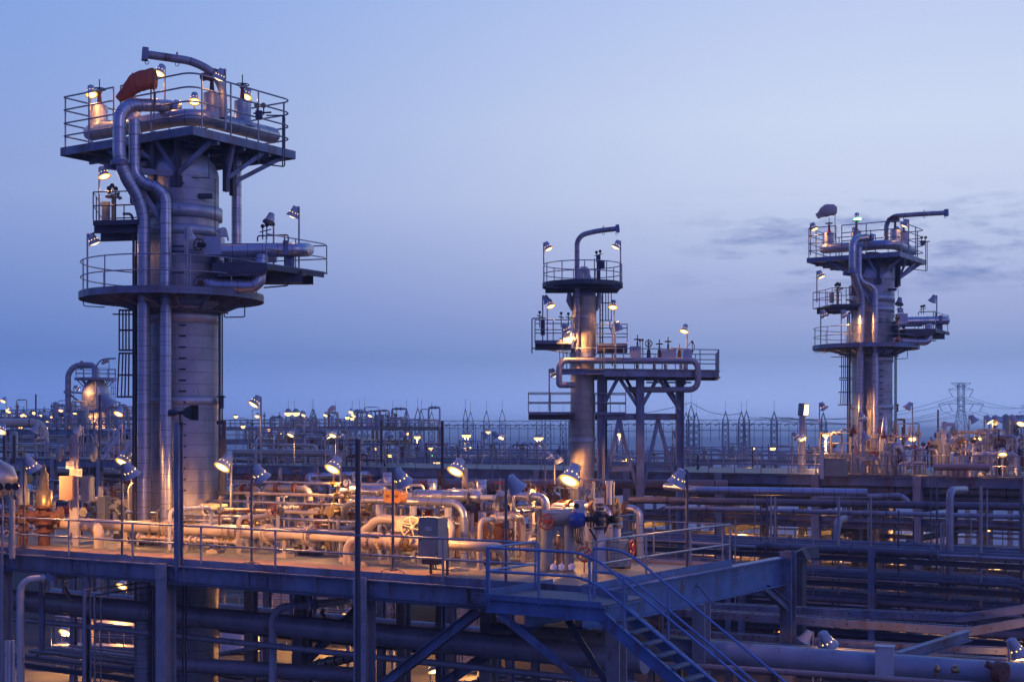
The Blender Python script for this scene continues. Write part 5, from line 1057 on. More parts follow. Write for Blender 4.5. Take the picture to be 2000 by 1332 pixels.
# ---- middle rack between the decks (right) and under-deck racks
def rack(label, o, a0, a1, b1, levels, cols, seed, col='steel', pmats=('pipe_grey', 'pipe_dark', 'pipe_dark', 'clad_dull', 'pipe_pink'), dens=1.0, rr=(.05, .08, .1, .14, .2)):
    R_ = random.Random(seed); fw = lambda a, b, z: V((o[0], o[1], 0))+E1*a+E2*b+UP*z
    T = thing('pipe_rack', label, 'pipe rack', fw((a0+a1)/2, b1/2, 0))
    k = a0; n = round((a1-a0)/cols)
    for i in range(n+1):
        a = a0+(a1-a0)*i/n
        for b in (0, b1): m = MB(); m.ibeam(fw(a, b, 0), fw(a, b, levels[0]+.6), .3, .3, .035, E2); m.build('column', M[col], T)
    m = MB()
    for z_ in levels:
        for i in range(n+1): a = a0+(a1-a0)*i/n; m.ibeam(fw(a, 0, z_), fw(a, b1, z_), .2, .3, .03)
        for b in (0, b1): m.ibeam(fw(a0, b, z_+.0), fw(a1, b, z_+.0), .18, .26, .03)
    m.build('beam_grid', M['steel_dark'], T)
    for z_ in levels:
        b = .4
        while b < b1-.3:
            r = R_.choice(rr); mt = R_.choice(pmats); s0 = a0 if R_.random() < .7 else a0+(a1-a0)*R_.random()*.5; s1 = a1 if R_.random() < .7 else a1-(a1-a0)*R_.random()*.4
            pts = [fw(s0, b, z_+.16+r), fw(s1, b, z_+.16+r)]
            if R_.random() < .35: pts = [fw(s0, b, z_-1.2), fw(s0, b, z_+.16+r)]+[pts[1]]
            m = MB(); m.tube(bend(pts, .4, 5) if len(pts) > 2 else pts, r, 10)
            for q in range(3): u = R_.random(); c = V(pts[-2]).lerp(V(pts[-1]), u); m.cyl(c-E1*.05, c+E1*.05, r*1.6, n=10)
            m.build('pipe', M[mt], T); b += (r*2+.12+R_.random()*.5)/dens
    return T
rack('dense rack of dark horizontal pipes filling the lower right behind the stair', (0, 76), -34, -5.5, 5.5, (8.3, 7.1, 6.0, 4.9, 3.8, 2.7), 7, 5)
rack('dark pipe rack below the left half of the near deck', (-2.0, 56), 1.0, 29, 5.0, (8.2, 5.4, 2.6), 7, 9, pmats=('pipe_dark', 'pipe_grey', 'pipe_dark'))
rack('pipe rack between the two decks left of the middle column', (0, 84), 1.5, 24, 5, (9.2, 8.0, 6.6), 6.5, 21)
rack('low rack of pipes deep below the stair landing', (0, 64), -6, 3.5, 4, (6.2, 4.2, 2.2), 4.5, 33)
# ---- big pipes in the foreground below the deck
pipe_thing('fat grey pipe running the length of the near deck underneath', [W(34, 2.6, 7.75), W(.3, 2.3, 7.8)], .36, 'pipe_grey', bands_=0)
pipe_thing('slim pipe just below the fat pipe under the near deck', [W(34, 1.9, 7.1), W(.3, 1.7, 7.25)], .10, 'pipe_grey')
pipe_thing('fat pale pipe crossing the bottom right corner', [P(960, 1238, 45.5), P(1480, 1283, 42.5), P(2060, 1326, 39.8)], .40, 'pipe_grey', bands_=0, br=.8)
pipe_thing('thin pink lit pipe below the fat pale pipe at the bottom', [P(1180, 1290, 42), P(1480, 1308, 41), P(2060, 1348, 38.5)], .09, 'pipe_pink')
pipe_thing('fat blue lit pipe at the bottom between the two front columns', [P(330, 1296, 49), P(700, 1318, 46)], .26, 'pipe_grey')
pipe_thing('silver ribbed pipe lit blue rising to the right below the deck', [P(360, 1312, 56), P(560, 1306, 54), P(600, 1303, 53), P(712, 1276, 51)], .19, 'clad_smooth', bands_=.5)
pipe_thing('pale blue lit pipe sloping up right behind the left front column', [P(350, 1290, 58), P(520, 1262, 60), P(560, 1258, 60)], .10, 'clad_smooth')
for lb, x0, y0, x1, dd in (('grey gooseneck pipe at the bottom left corner', 40, 1133, 112, 49), ('grey gooseneck pipe between the two front deck columns', 533, 1187, 618, 46.5)):
    pipe_thing(lb, [P(x0, 1420, dd), P(x0, y0, dd), P(x1-15, y0-6, dd), P(x1+60, y0-14, dd+2)], .13, 'pale', name='gooseneck_pipe', br=.42)
    T = thing('hanger_frame', 'small blue steel hanger holding the %s' % lb, 'pipe hanger', P(x1, y0, dd)); m = MB(); m.bar(P(x1-3, y0-34, dd), P(x1-3, y0+12, dd), .1, .1, V((0, 1, 0))); m.box(P(x1-8, y0-8, dd), .35, .3, .3); m.build('hanger', M['steel'], T)
    pipe_thing('slanting branch behind the '+lb, [P(x1+15, y0+2, dd+2), P(x1+10, y0+8, dd+2), P(x1+30, y0+42, dd+1)], .07, 'pipe_pink')
m = None
for i, (x, y0, y1, d_, w) in enumerate(((82, 1102, 1270, 51, 9), (124, 1104, 1160, 50, 4), (172, 1110, 1165, 48, 4), (211, 1115, 1165, 48, 4), (602, 1145, 1195, 44, 5), (570, 1142, 1200, 44.5, 7))):
    T = thing('steel_hanger', 'dark vertical hanger below the deck, %s from the left' % ORD[i], 'hanger', P(x, y1, d_), 'hangers below the near deck'); m = MB(); m.bar(P(x, y0, d_), P(x, y1, d_), w*d_/F, w*d_/F, V((0, 1, 0))); m.build('bar', M['steel'], T)
for i, (x0, x1, y0, d_, lb) in enumerate(((165, 295, 1150, 47, 'pale tube frame at the bottom left with slanting top'), (185, 290, 1160, 47.5, 'thinner tube frame inside the pale one at the bottom left'))):
    T = thing('tube_frame', lb, 'tube frame', P(x0, 1400, d_)); m = MB(); m.bar(P(x0, 1420, d_), P(x0, y0, d_), .09 if i == 0 else .05, .09, V((0, 1, 0))); m.tube([P(x0, y0+2, d_), P(x1, y0-14, d_+3)], .03, 6); m.tube([P(x0+12, 1420, d_), P(x0+12, y0+8, d_), P(x0+18, y0+6, d_)], .03, 6); m.build('frame', M['rail'], T)
T = thing('conduit_bundle', 'bundle of four dark vertical conduits left of the first front column', 'conduits', P(298, 1420, 47)); m = MB()
for x in (291, 295.5, 300, 304.5): m.tube([P(x, 1420, 47), P(x, 1143, 47)], .028, 6)
m.bar(P(289, 1148, 47), P(308, 1148, 47), .1, .1); m.build('conduit', M['steel_dark'], T)
T = thing('conduit_bundle', 'pair of dark conduits right of the first front column', 'conduits', P(360, 1420, 47.5)); m = MB()
for x in (357, 363): m.tube([P(x, 1420, 47.5), P(x, 1140, 47.5)], .028, 6)
m.build('conduit', M['steel_dark'], T)
T = thing('conduit_bundle', 'three pale upright tubes in the very bottom left', 'conduits', P(18, 1420, 47.5)); m = MB()
for x in (12, 18, 26): m.tube([P(x, 1420, 47.5), P(x, 1250, 47.5)], .06, 8)
m.build('conduit', M['pale'], T)
T = thing('vertical_conduit', 'thin vertical conduit hugging the left edge of the photo', 'conduits', P(5, 1420, 47.2)); m = MB(); m.tube([P(5, 1420, 47.2), P(5, 975, 47.2)], .03, 6); m.build('conduit', M['rail'], T)
# cable trays bottom right
def tray(label, pts, w=.5, h=.27, mt='steel'):
    T = thing('cable_tray', label, 'cable tray', pts[0], 'cable trays at the lower right'); m = MB()
    for a, b in zip(pts[:-1], pts[1:]):
        d_ = (V(b)-V(a)).normalized(); s_ = d_.cross(UP).normalized()
        for sg in (-1, 1): m.bar(V(a)+s_*sg*w/2, V(b)+s_*sg*w/2, .03, h); m.bar(V(a)+s_*sg*w/2+UP*h/2+s_*sg*-.04, V(b)+s_*sg*w/2+UP*h/2+s_*sg*-.04, .1, .015)
    m.build('side_rail', M[mt], T); m = MB(); m2 = MB()
    for a, b in zip(pts[:-1], pts[1:]):
        L = (V(b)-V(a)).length; n = int(L/.28); d_ = (V(b)-V(a)).normalized(); s_ = d_.cross(UP).normalized(); 
        for k in range(n): c = V(a).lerp(V(b), (k+.5)/n); m.bar(c-s_*w*.42+UP*(h/2-.03), c+s_*w*.42+UP*(h/2-.03), .16, .012)
        for k in range(int(L/1.1)): c = V(a).lerp(V(b), (k+.5)/max(1, int(L/1.1))); m2.cyl(c+s_*(w/2+.01), c+s_*(w/2+.03), .03, n=6)
    m.build('rung', M['rail'], T); m2.build('bolt', M['black'], T)
tray('upper perforated cable tray sweeping across the lower right', [P(1290, 1180, 57), P(1880, 1206, 52), P(2060, 1180, 50.5)])
tray('lower perforated cable tray just below the upper one', [P(1250, 1190, 53), P(1900, 1232, 48), P(2060, 1204, 46.5)])
tray('third cable tray partly behind the tan column at the lower right', [P(1300, 1234, 51), P(1760, 1262, 47.5), P(2060, 1275, 46)], .4, .2)
tray('fourth cable tray lying on the fat pale pipe', [P(1180, 1236, 47), P(1500, 1262, 45), P(2060, 1296, 43)], .35, .14)
T = thing('steel_column', 'tan lit square column rising from the bottom edge at the right', 'column', P(1728, 1420, 41)); m = MB(); m.box((P(1728, 1420, 41)+P(1728, 1262, 41))/2, .52, .42, (P(0, 1262, 41)-P(0, 1420, 41)).z, V((.95, -.3, 0))); m.box(P(1728, 1261, 41), .56, .46, .02, V((.95, -.3, 0))); m.build('shaft', M['pale'], T)
m = MB(); m.ibeam(P(1752, 1284, 41.3), P(1892, 1240, 44), .24, .32, .03); m.build('bracket_beam', M['steel'], T)
T = thing('pipe_valve', 'small valve pair on the fat pipe beside the tan column', 'valve', P(1860, 1330, 40)); m = MB(); m.tube([P(1865, 1310, 40), P(1865, 1298, 40)], .06, 8); m.cyl(P(1859, 1308, 40), P(1872, 1308, 40), .09, n=10); m.tube([P(1830, 1320, 40), P(1830, 1304, 40)], .05, 6); m.lathe(P(1830, 1314, 40), UP, [(0, .03), (.06, .09), (.14, .1), (.24, .02)], 10); m.build('valve_body', M['brass'], T)
T = thing('pipe_valve', 'rust coloured coupling on the fat pipe under the rightmost floodlight', 'valve', P(1955, 1320, 39.5)); m = MB(); m.cyl(P(1945, 1310, 39.6), P(1962, 1314, 39.4), .3, n=16); m.tube([P(1925, 1295, 39.5), P(1960, 1312, 39.4)], .1, 10); m.build('valve_body', M['rusty'], T)
for i, (x, y0, w, d_) in enumerate(((1375, 1090, 8, 60), (1448, 1100, 8, 62), (885, 1150, 6, 60), (968, 1150, 6, 60))):
    T = thing('steel_column', ('slim grey column behind the long blue side beam', 'slim column right of the blue side beam centre', 'slim dark column below the deck left of the landing', 'slim pale column below the landing')[i], 'column', P(x, 1420, d_)); m = MB(); m.ibeam(P(x, 1450, d_), P(x, y0, d_), .22, .22, .03, E2); m.build('shaft', M['steel'], T)
# ================================================================ lit yard below / between
def box_thing(name, label, cat, c, sx, sy, sz, mt, rib=True, dr=None):
    T = thing(name, label, cat, V((c.x, c.y, c.z-sz/2))); m = MB(); m.box(c, sx, sy, sz, dr or E1); m.build('body', M[mt], T)
    m = MB(); m.box(c+UP*(sz/2+.05), sx*1.04, sy*1.04, .1, dr or E1); m.build('lid', M['steel'], T)
    if rib:
        m = MB(); d1 = (dr or E1)
        for k in range(1, 5): m.bar(c+d1*(k/5-.5)*sx-UP.cross(d1)*-sy*.51-UP*sz*.48, c+d1*(k/5-.5)*sx-UP.cross(d1)*-sy*.51+UP*sz*.48, .05, .05, d1)
        m.build('rib', M['steel'], T)
    return T
yard = [(250, 1250, 92, 3.5, 2.5, 2.2, 'primer'), (160, 1240, 96, 3, 2, 2.4, 'cream'), (960, 1215, 88, 3.4, 2, 2.2, 'cream'), (905, 1300, 84, 1.2, 1.2, 3.4, 'cream'), (1660, 1042, 120, 5.5, 3, 3.5, 'primer'), (1425, 1000, 125, 3.4, 3, 2.6, 'cream'), (1690, 1085, 112, 5, 2, 1.3, 'cream'), (570, 1175, 98, 4, 3, 1.8, 'cream'), (1520, 1240, 84, 2.6, 2, 2.4, 'cream'), (1340, 1260, 84, 2, 2, 2, 'primer'), (735, 1170, 100, 2.2, 2, 1.6, 'cream')]
yl = ['reddish equipment box in the lit yard at the lower left', 'cream equipment box beside the small orange lit lamp at the lower left', 'cream equipment box glowing below the landing', 'narrow cream cabinet between the crossing braces at the bottom', 'pink lit enclosure seen between the pale columns on the right', 'cream enclosure lit by a small lamp behind the back railing', 'low cream wall glowing between the right rack pipes', 'pale lit box seen under the middle of the near deck', 'cream box lit beside the small lamp below the cable trays', 'reddish box below the stair at the lower right', 'small pale box seen right of the round post below the deck']
for (x, y, d_, sx, sy, sz, mt), lb in zip(yard, yl): box_thing('equipment_enclosure', lb, 'enclosure', P(x, y, d_), sx, sy, sz, mt)
T = thing('storage_tank', 'low white round tank glimpsed right of the second pale column', 'tank', P(1840, 1060, 118)); m = MB(); c = P(1840, 1046, 118); disc(m, c, 1.75, c.z-1.6, c.z, 32); m.build('shell', M['white_tank'], T); m = MB(); disc(m, c, 1.85, c.z+.003, c.z+.15, 32); rails(m, circ(c, 1.7, c.z+.15, 0, 360, 18), (.5,), 1.2, .03); m.build('roof_rim', M['white_tank'], T)
T = thing('storage_tank', 'pale round tank roof glimpsed under the near deck right of the first front column', 'tank', P(465, 1205, 90)); m = MB(); c = P(470, 1192, 92); disc(m, c, 1.7, c.z-2.5, c.z, 32); m.build('shell', M['white_tank'], T); m = MB(); disc(m, c, 1.78, c.z+.003, c.z+.12, 32); m.build('roof_rim', M['white_tank'], T)
def yard_light(x, y, d_, pw, label, s=1.6):
    T = lamp(x, y, y+60, d_, (-.3, -1), label, 'lamp_on', pw*2.2, s, 'small yard floodlights', 40, vents=False, z0=0)
for x, y, d_, pw, lb in ((131, 1226, 84, 500, 'small lit floodlight low in the yard at the lower left'), (172, 1284, 78, 250, 'tiny lit lamp near the bottom left edge'), (241, 1137, 96, 500, 'small lit lamp under the near deck left of the first front column'), (1534, 1227, 70, 350, 'small lit floodlight below the cable trays'),
                         (1449, 1008, 100, 600, 'lit lamp in the bay behind the back railing'), (1563, 1006, 105, 300, 'tiny lit lamp in the bay left of the pale column'), (930, 1250, 82, 700, 'lamp lighting the yard below the landing'), (1855, 1094, 100, 400, 'small warm lamp low between the right hand racks'), (1690, 1060, 108, 600, 'lamp lighting the pink enclosure'), (600, 1165, 92, 400, 'lamp lighting the yard under the near deck'), (1948, 1100, 98, 300, 'small warm lamp near the right edge of the racks'), (1330, 1240, 76, 300, 'small lamp below the stair')):
    yard_light(x, y, d_, pw, lb)
lamp(846, 1300, 1420, 60, (.4, -.7), 'white hooded floodlight with glowing vents at the bottom between the braces', 'lamp_on', 220, 1.2, 'small yard floodlights', 30)
lamp(1612, 1248, 1420, 43, (E2.x+.4, .6), 'large blue topped floodlight in front of the fat pipe at the lower right', 'lamp_on', 260, 1.25, 'foreground floodlights at the lower right', 32)
lamp(1576, 1242, 1420, 48, (-.9, .2), 'unlit blue floodlight behind the large one at the lower right', None, 0, 1.0, 'foreground floodlights at the lower right', 30)
lamp(1980, 1262, 1420, 43, (E2.x+.4, .6), 'floodlight with glowing vents in the lower right corner', 'lamp_on', 260, 1.25, 'foreground floodlights at the lower right', 32)
# ================================================================ equipment on the far deck
rnd = random.Random(23)
def clutter(T, fw, a0, a1, b0, b1, z, n, seed, hmax=2.2):
    """pipework standing on a deck: each run, valve and vessel its own part"""
    R_ = random.Random(seed)
    for i in range(n):
        a = a0+(a1-a0)*R_.random(); b = b0+(b1-b0)*R_.random(); k = R_.random(); h = .5+R_.random()*(hmax-.5)
        if k < .45:
            L = R_.uniform(1.0, 4.0); r = R_.choice((.06, .09, .12, .18)); m = MB(); m.tube(bend([fw(a, b, z), fw(a, b, z+h), fw(a-L, b, z+h), fw(a-L, b+.05, z+.1)], .35, 4), r, 8)
            for q in (.3, .6): m.cyl(fw(a-L*q, b, z+h)-E1*.06, fw(a-L*q, b, z+h)+E1*.06, r*1.7, n=8)
            m.build('pipe', M[R_.choice(('pipe_grey', 'clad_dull', 'cream', 'pipe_pink', 'clad_smooth'))], T)
        elif k < .8:
            r = R_.choice((.1, .14, .18)); m = MB(); c = fw(a, b, z+h*.6); m.cyl(fw(a, b, z), c, r*.8, n=8); m.cyl(c-E1*r*1.5, c+E1*r*1.5, r*1.3, n=8); m.tube([c, c+UP*.3, c+UP*.7], [r*.9, r*.6, r*.2], 8); m.ring(c+UP*.6, UP, .22, .03, 10, 4)
            m.build('valve', M[R_.choice(('rusty', 'red', 'cabinet', 'brass', 'pipe_grey'))], T)
        elif k < .92:
            r = R_.uniform(.25, .5); m = MB(); m.tube([fw(a, b, z), fw(a, b, z+.1), fw(a, b, z+h), fw(a, b, z+h+r*.5)], [r, r, r, .05], 14); m.build('vessel', M[R_.choice(('clad_band', 'cream', 'cabinet'))], T)
        else:
            m = MB(); m.box(fw(a, b, z+h*.5), R_.uniform(.3, .9), .3, h*.8, E1); m.box(fw(a, b, z+h*.5+h*.41), .95, .35, .03, E1); m.build('cabinet', M['cabinet'], T)
T = thing('process_skid', 'crowded valves and pale pipes on the far deck right of the large left column', 'process skid', FW(22, 3, FZ)); dense(T, FW, 15.5, 28, 1, 12, FZ, 80, 2, .4, 2.4, .11)
m = MB(); m.tube(bend([FW(28, 1.2, FZ+1.0), FW(17.5, 1.2, FZ+1.0), FW(17.3, 1.3, FZ)], .6), .27, 12); m.tube(bend([FW(27, 2.2, FZ+1.6), FW(20, 2.2, FZ+1.6), FW(20, 2.2, FZ)], .5), .14, 10); m.build('cream_pipe', M['cream'], T)
T = thing('process_skid', 'dense valves and bent pipes around the foot of the right column', 'process skid', FW(-24, 5, FZ)); dense(T, FW, -32, -21.5, .6, 8, FZ, 96, 5, .5, 2.8, .12)
m = MB(); c = P(1750, 880, 88)
m.tube(bend([P(1752, 925, 88), P(1742, 876, 88), P(1752, 868, 88), P(1766, 890, 88), P(1775, 915, 88)], .5), .24, 14); m.tube(bend([P(1728, 920, 88), P(1728, 845, 88)], .2), .2, 12); m.tube([P(1728, 845, 88), P(1728, 820, 88), P(1728, 812, 88)], [.24, .14, .03], 10); m.build('silver_bend', M['clad_smooth'], T)
m = MB(); m.box(P(1632, 912, 86), 1.2, .8, 1.1, E1); m.box(P(1632, 895, 86), 1.3, .9, .06, E1); m.build('battery_cabinet', M['cabinet'], T)
for w in (0, 3): m = MB(); m.bar(P(1605, 935, 86+w), P(1605, 880, 86+w), .2, .2, V((0, 1, 0))); m.build('post', M['pale'], T)
T = thing('access_platform', 'small railed access platform at the left flank of the right column', 'platform', P(1630, 940, 92)); z = P(0, 885, 92).z
f = lambda x, w: V((P(x, 885, 92+w).x, 92+w, z)); q = [f(1602, -1), f(1660, -1), f(1660, 1.6), f(1602, 1.6)]; m = MB(); m.add([v-UP*.3 for v in q]+q, [(3, 2, 1, 0), (4, 5, 6, 7), (0, 1, 5, 4), (1, 2, 6, 5), (2, 3, 7, 6), (3, 0, 4, 7)]); m.build('floor', M['steel'], T)
m = MB(); rails(m, [q[1], q[0], q[3]], (.65, 1.3), 1.6, .035); m.build('railing', M['rail'], T); m = MB(); [m.bar(V((v.x, v.y, FZ)), v-UP*.3, .15, .15, E2) for v in (q[0], q[3])]; m.build('leg', M['steel'], T)
T = thing('access_platform', 'small railed access platform at the right flank of the right column', 'platform', P(1775, 940, 92)); q = [f(1745, -1), f(1795, -1), f(1795, 1.6), f(1745, 1.6)]; z = P(0, 870, 92).z; q = [V((v.x, v.y, z)) for v in q]; m = MB(); m.add([v-UP*.25 for v in q]+q, [(3, 2, 1, 0), (4, 5, 6, 7), (0, 1, 5, 4), (1, 2, 6, 5), (2, 3, 7, 6), (3, 0, 4, 7)]); m.build('floor', M['steel'], T)
m = MB(); rails(m, [q[0], q[1], q[2]], (.7, 1.4), 1.6, .035); m.build('railing', M['rail'], T); m = MB(); [m.bar(V((v.x, v.y, FZ)), v-UP*.3, .15, .15, E2) for v in (q[1], q[2])]; m.build('leg', M['steel'], T)
T = thing('process_skid', 'pink lit pipe hairpin and valves on the far deck at the right edge', 'process skid', FW(-34, 4, FZ)); dense(T, FW, -36.8, -31, 1, 12, FZ, 50, 8, .5, 2.3, .1)
m = MB(); m.tube(bend([P(1825, 912, 82), P(1935, 912, 80)], .3), .2, 12)
for x in (1863, 1873, 1887): m.tube(bend([P(x-8, 912, 82), P(x, 913, 82), P(x, 932, 82)], .2), .14 if x < 1880 else .2, 10)
m.build('pink_pipe', M['pipe_pink'], T)
T = thing('light_mast', 'pale square mast with one arm and a drooping lamp right of the right column', 'mast', P(1844, 935, 86)); m = MB(); m.bar(P(1844, 937, 86), P(1844, 823, 86), .24, .24, V((0, 1, 0))); m.bar(P(1844, 829, 86), P(1865, 829, 86), .2, .2); m.build('post', M['pale'], T)
m = MB(); c = P(1862, 832, 86); m.tube([c, c-UP*.2, c-UP*.45, c-UP*.55], [.1, .2, .2, .08], 12); m.build('pendant_lamp', M['cabinet'], T)
T = thing('gauge_stand', 'row of dark round gauges and a cabinet beside the pale mast', 'gauge', P(1830, 935, 85)); m = MB(); m.box(P(1828, 885, 85), .6, .3, 1.6, E1); m.build('cabinet', M['cabinet'], T); m = MB()
for x, y in ((1812, 874), (1820, 872), (1828, 872)): m.cyl(P(x, y, 84.6), P(x, y, 84.5), .13, n=12); m.tube([P(x, y, 84.7), P(x, y+40, 84.7)], .04, 5)
m.build('dial', M['black'], T)
# ================================================================ left back unit
def ffw(o): return lambda a, b, z=0: V((o[0], o[1], 0))+E1*a+E2*b+UP*z
def unit(label, xL, xR, ytop, d_, depth=10, seed=1, clut=30, cols=6.0, levels=(), hmax=2.5, fwd=E1):
    z = P(0, ytop, d_).z; pR = P(xR, ytop, d_); f = ffw((pR.x, pR.y)); L = (xR-xL)/F*d_/.835*1.0/(1+0) ; kx = (xL-1000)/F
    L = (pR.x-kx*pR.y)/(.835+kx*.55)
    T = thing('process_unit', label, 'process unit', f(L/2, depth/2, 0)); n = max(1, round(L/cols)); cs = [L*i/n for i in range(n+1)]
    deck_unit(T, f, 0, L, 0, depth, z, cs, .4, 'steel', True, True, (.6, 1.2), 2.5, .04+.00015*d_)
    if levels:
        m = MB()
        for c in cs:
            for zl in levels: m.ibeam(f(c, 0, z-zl), f(c, depth, z-zl), .2, .3, .04)
        for zl in levels: m.ibeam(f(0, -.1, z-zl), f(L, -.1, z-zl), .2, .3, .04)
        m.build('rack_beam', M['steel_dark'], T)
        R_ = random.Random(seed)
        for zl in levels:
            for k in range(4): b = depth*(k+.5)/4; r = R_.choice((.1, .15, .22)); m = MB(); m.tube([f(R_.random()*L*.2, b, z-zl+.2+r), f(L*(1-R_.random()*.2), b, z-zl+.2+r)], r, 8); m.build('pipe', M[R_.choice(('pipe_grey', 'cream', 'pipe_dark', 'clad_dull'))], T)
    clutter(T, f, .5, L-.5, .5, depth-.5, z, clut, seed, hmax); return T, f, L, z
unit('railed deck crossing behind the light mast at the left', -60, 292, 898, 112, 8, 41, 16, 6, (2, 3.8, 5.5))
unit('higher railed pipe deck behind at the far left', -60, 262, 838, 150, 10, 42, 40, 7, (2.5, 5, 7.5))
unit('distant plant block on the left horizon', -40, 160, 812, 240, 14, 43, 46, 8, (4,), 3.2)
unit('distant plant block between the large column and the substation', 430, 745, 832, 235, 16, 44, 80, 8, (3.0, 6.0), 3.4)
unit('distant plant block at the right edge with dark valve trees', 1890, 2060, 882, 130, 8, 45, 40, 5, (2.5, 4.5), 3.6)
unit('far low plant block left of the horizon centre', 440, 640, 858, 180, 9, 46, 30, 8, (3,), 2.0)
unit('low hazy row of equipment behind the far railing at centre', 748, 1112, 897, 190, 8, 51, 46, 9, (2.2,), 2.4)
unit('low hazy row of equipment right of the braced structure', 1340, 1606, 900, 185, 8, 52, 34, 9, (2.2,), 2.2)
unit('second distant equipment row behind the braced structure', 1170, 1340, 903, 200, 8, 53, 20, 8, (2.2,), 2.2)
unit('faint plant block on the horizon left of the light mast', -60, 130, 828, 300, 14, 54, 40, 9, (4,), 3.5)
T = thing('access_stair', 'white lit stair flight behind the large left column', 'staircase', P(230, 895, 108)); d_ = 108
m = MB()
for w in (0, 1.2):
    m.bar(P(200, 897, d_+w), P(232, 852, d_+w), .1, .25); m.tube([P(200, 880, d_+w), P(232, 836, d_+w), P(256, 836, d_+w)], .05, 6); m.tube([P(205, 884, d_+w), P(232, 845, d_+w), P(256, 845, d_+w)], .04, 6); m.bar(P(230, 897, d_+w), P(256, 862, d_+w), .1, .25)
for x in (212, 222, 232, 244, 256): m.tube([P(x, 896, d_), P(x, 838, d_)], .05, 6)
m.build('flight', M['pale'], T)
pipe_thing('pale fat pipe bending down at the far left behind the deck', [P(-20, 826, 140), P(86, 826, 140), P(88, 870, 140)], .42, 'cream', br=1.2, bands_=8)
# ================================================================ posts and masts in the middle distance
for i, (x, y0, y1, d_, w, lb) in enumerate(((745, 820, 905, 98, 5, 'thin dark mast left of centre rising from the far deck'), (864, 822, 975, 94, 6, 'thin dark mast above the rear pipes at centre'), (70, 770, 880, 140, 3, 'thin tall mast on the left horizon'), (8, 850, 900, 60, 5, 'short dark post at the left edge'), (28, 850, 905, 60, 6, 'second short dark post near the left edge'),
        (1363, 888, 935, 100, 5, 'short dark post on the far deck right of the braced structure'), (1470, 872, 912, 105, 3, 'short dark post standing on the far deck near the twin star lamps'), (1832, 800, 865, 110, 3.5, 'dark mast right of the right column'), (933, 865, 905, 120, 2.5, 'small thin post behind the far railing'), (833, 865, 905, 120, 2.5, 'small thin post behind the far railing left of the dark mast'))):
    post(x, y0, y1, d_, w, lb, False, 'steel_dark')
T = thing('flood_mast', 'tall pale mast with a square bright floodlight left of the right column', 'floodlight', P(1567, 950, 97)); m = MB(); m.tube([P(1567, 950, 97), P(1567, 812, 97)], .22, 10); m.bar(P(1562, 812, 97), P(1574, 812, 97), .1, .1); m.build('pole', M['pale'], T)
m = MB(); c = P(1569, 800, 97); dr = V((.75, -.66, -.1)).normalized(); s_ = UP.cross(dr).normalized(); u_ = dr.cross(s_); m.obox(c, dr*.22, s_*.32, u_*.42); h = m.build('head', M['cabinet'], T); m = MB(); m.obox(c+dr*.23, dr*.01, s_*.26, u_*.36); m.build('lens', M['lamp_on'], h)
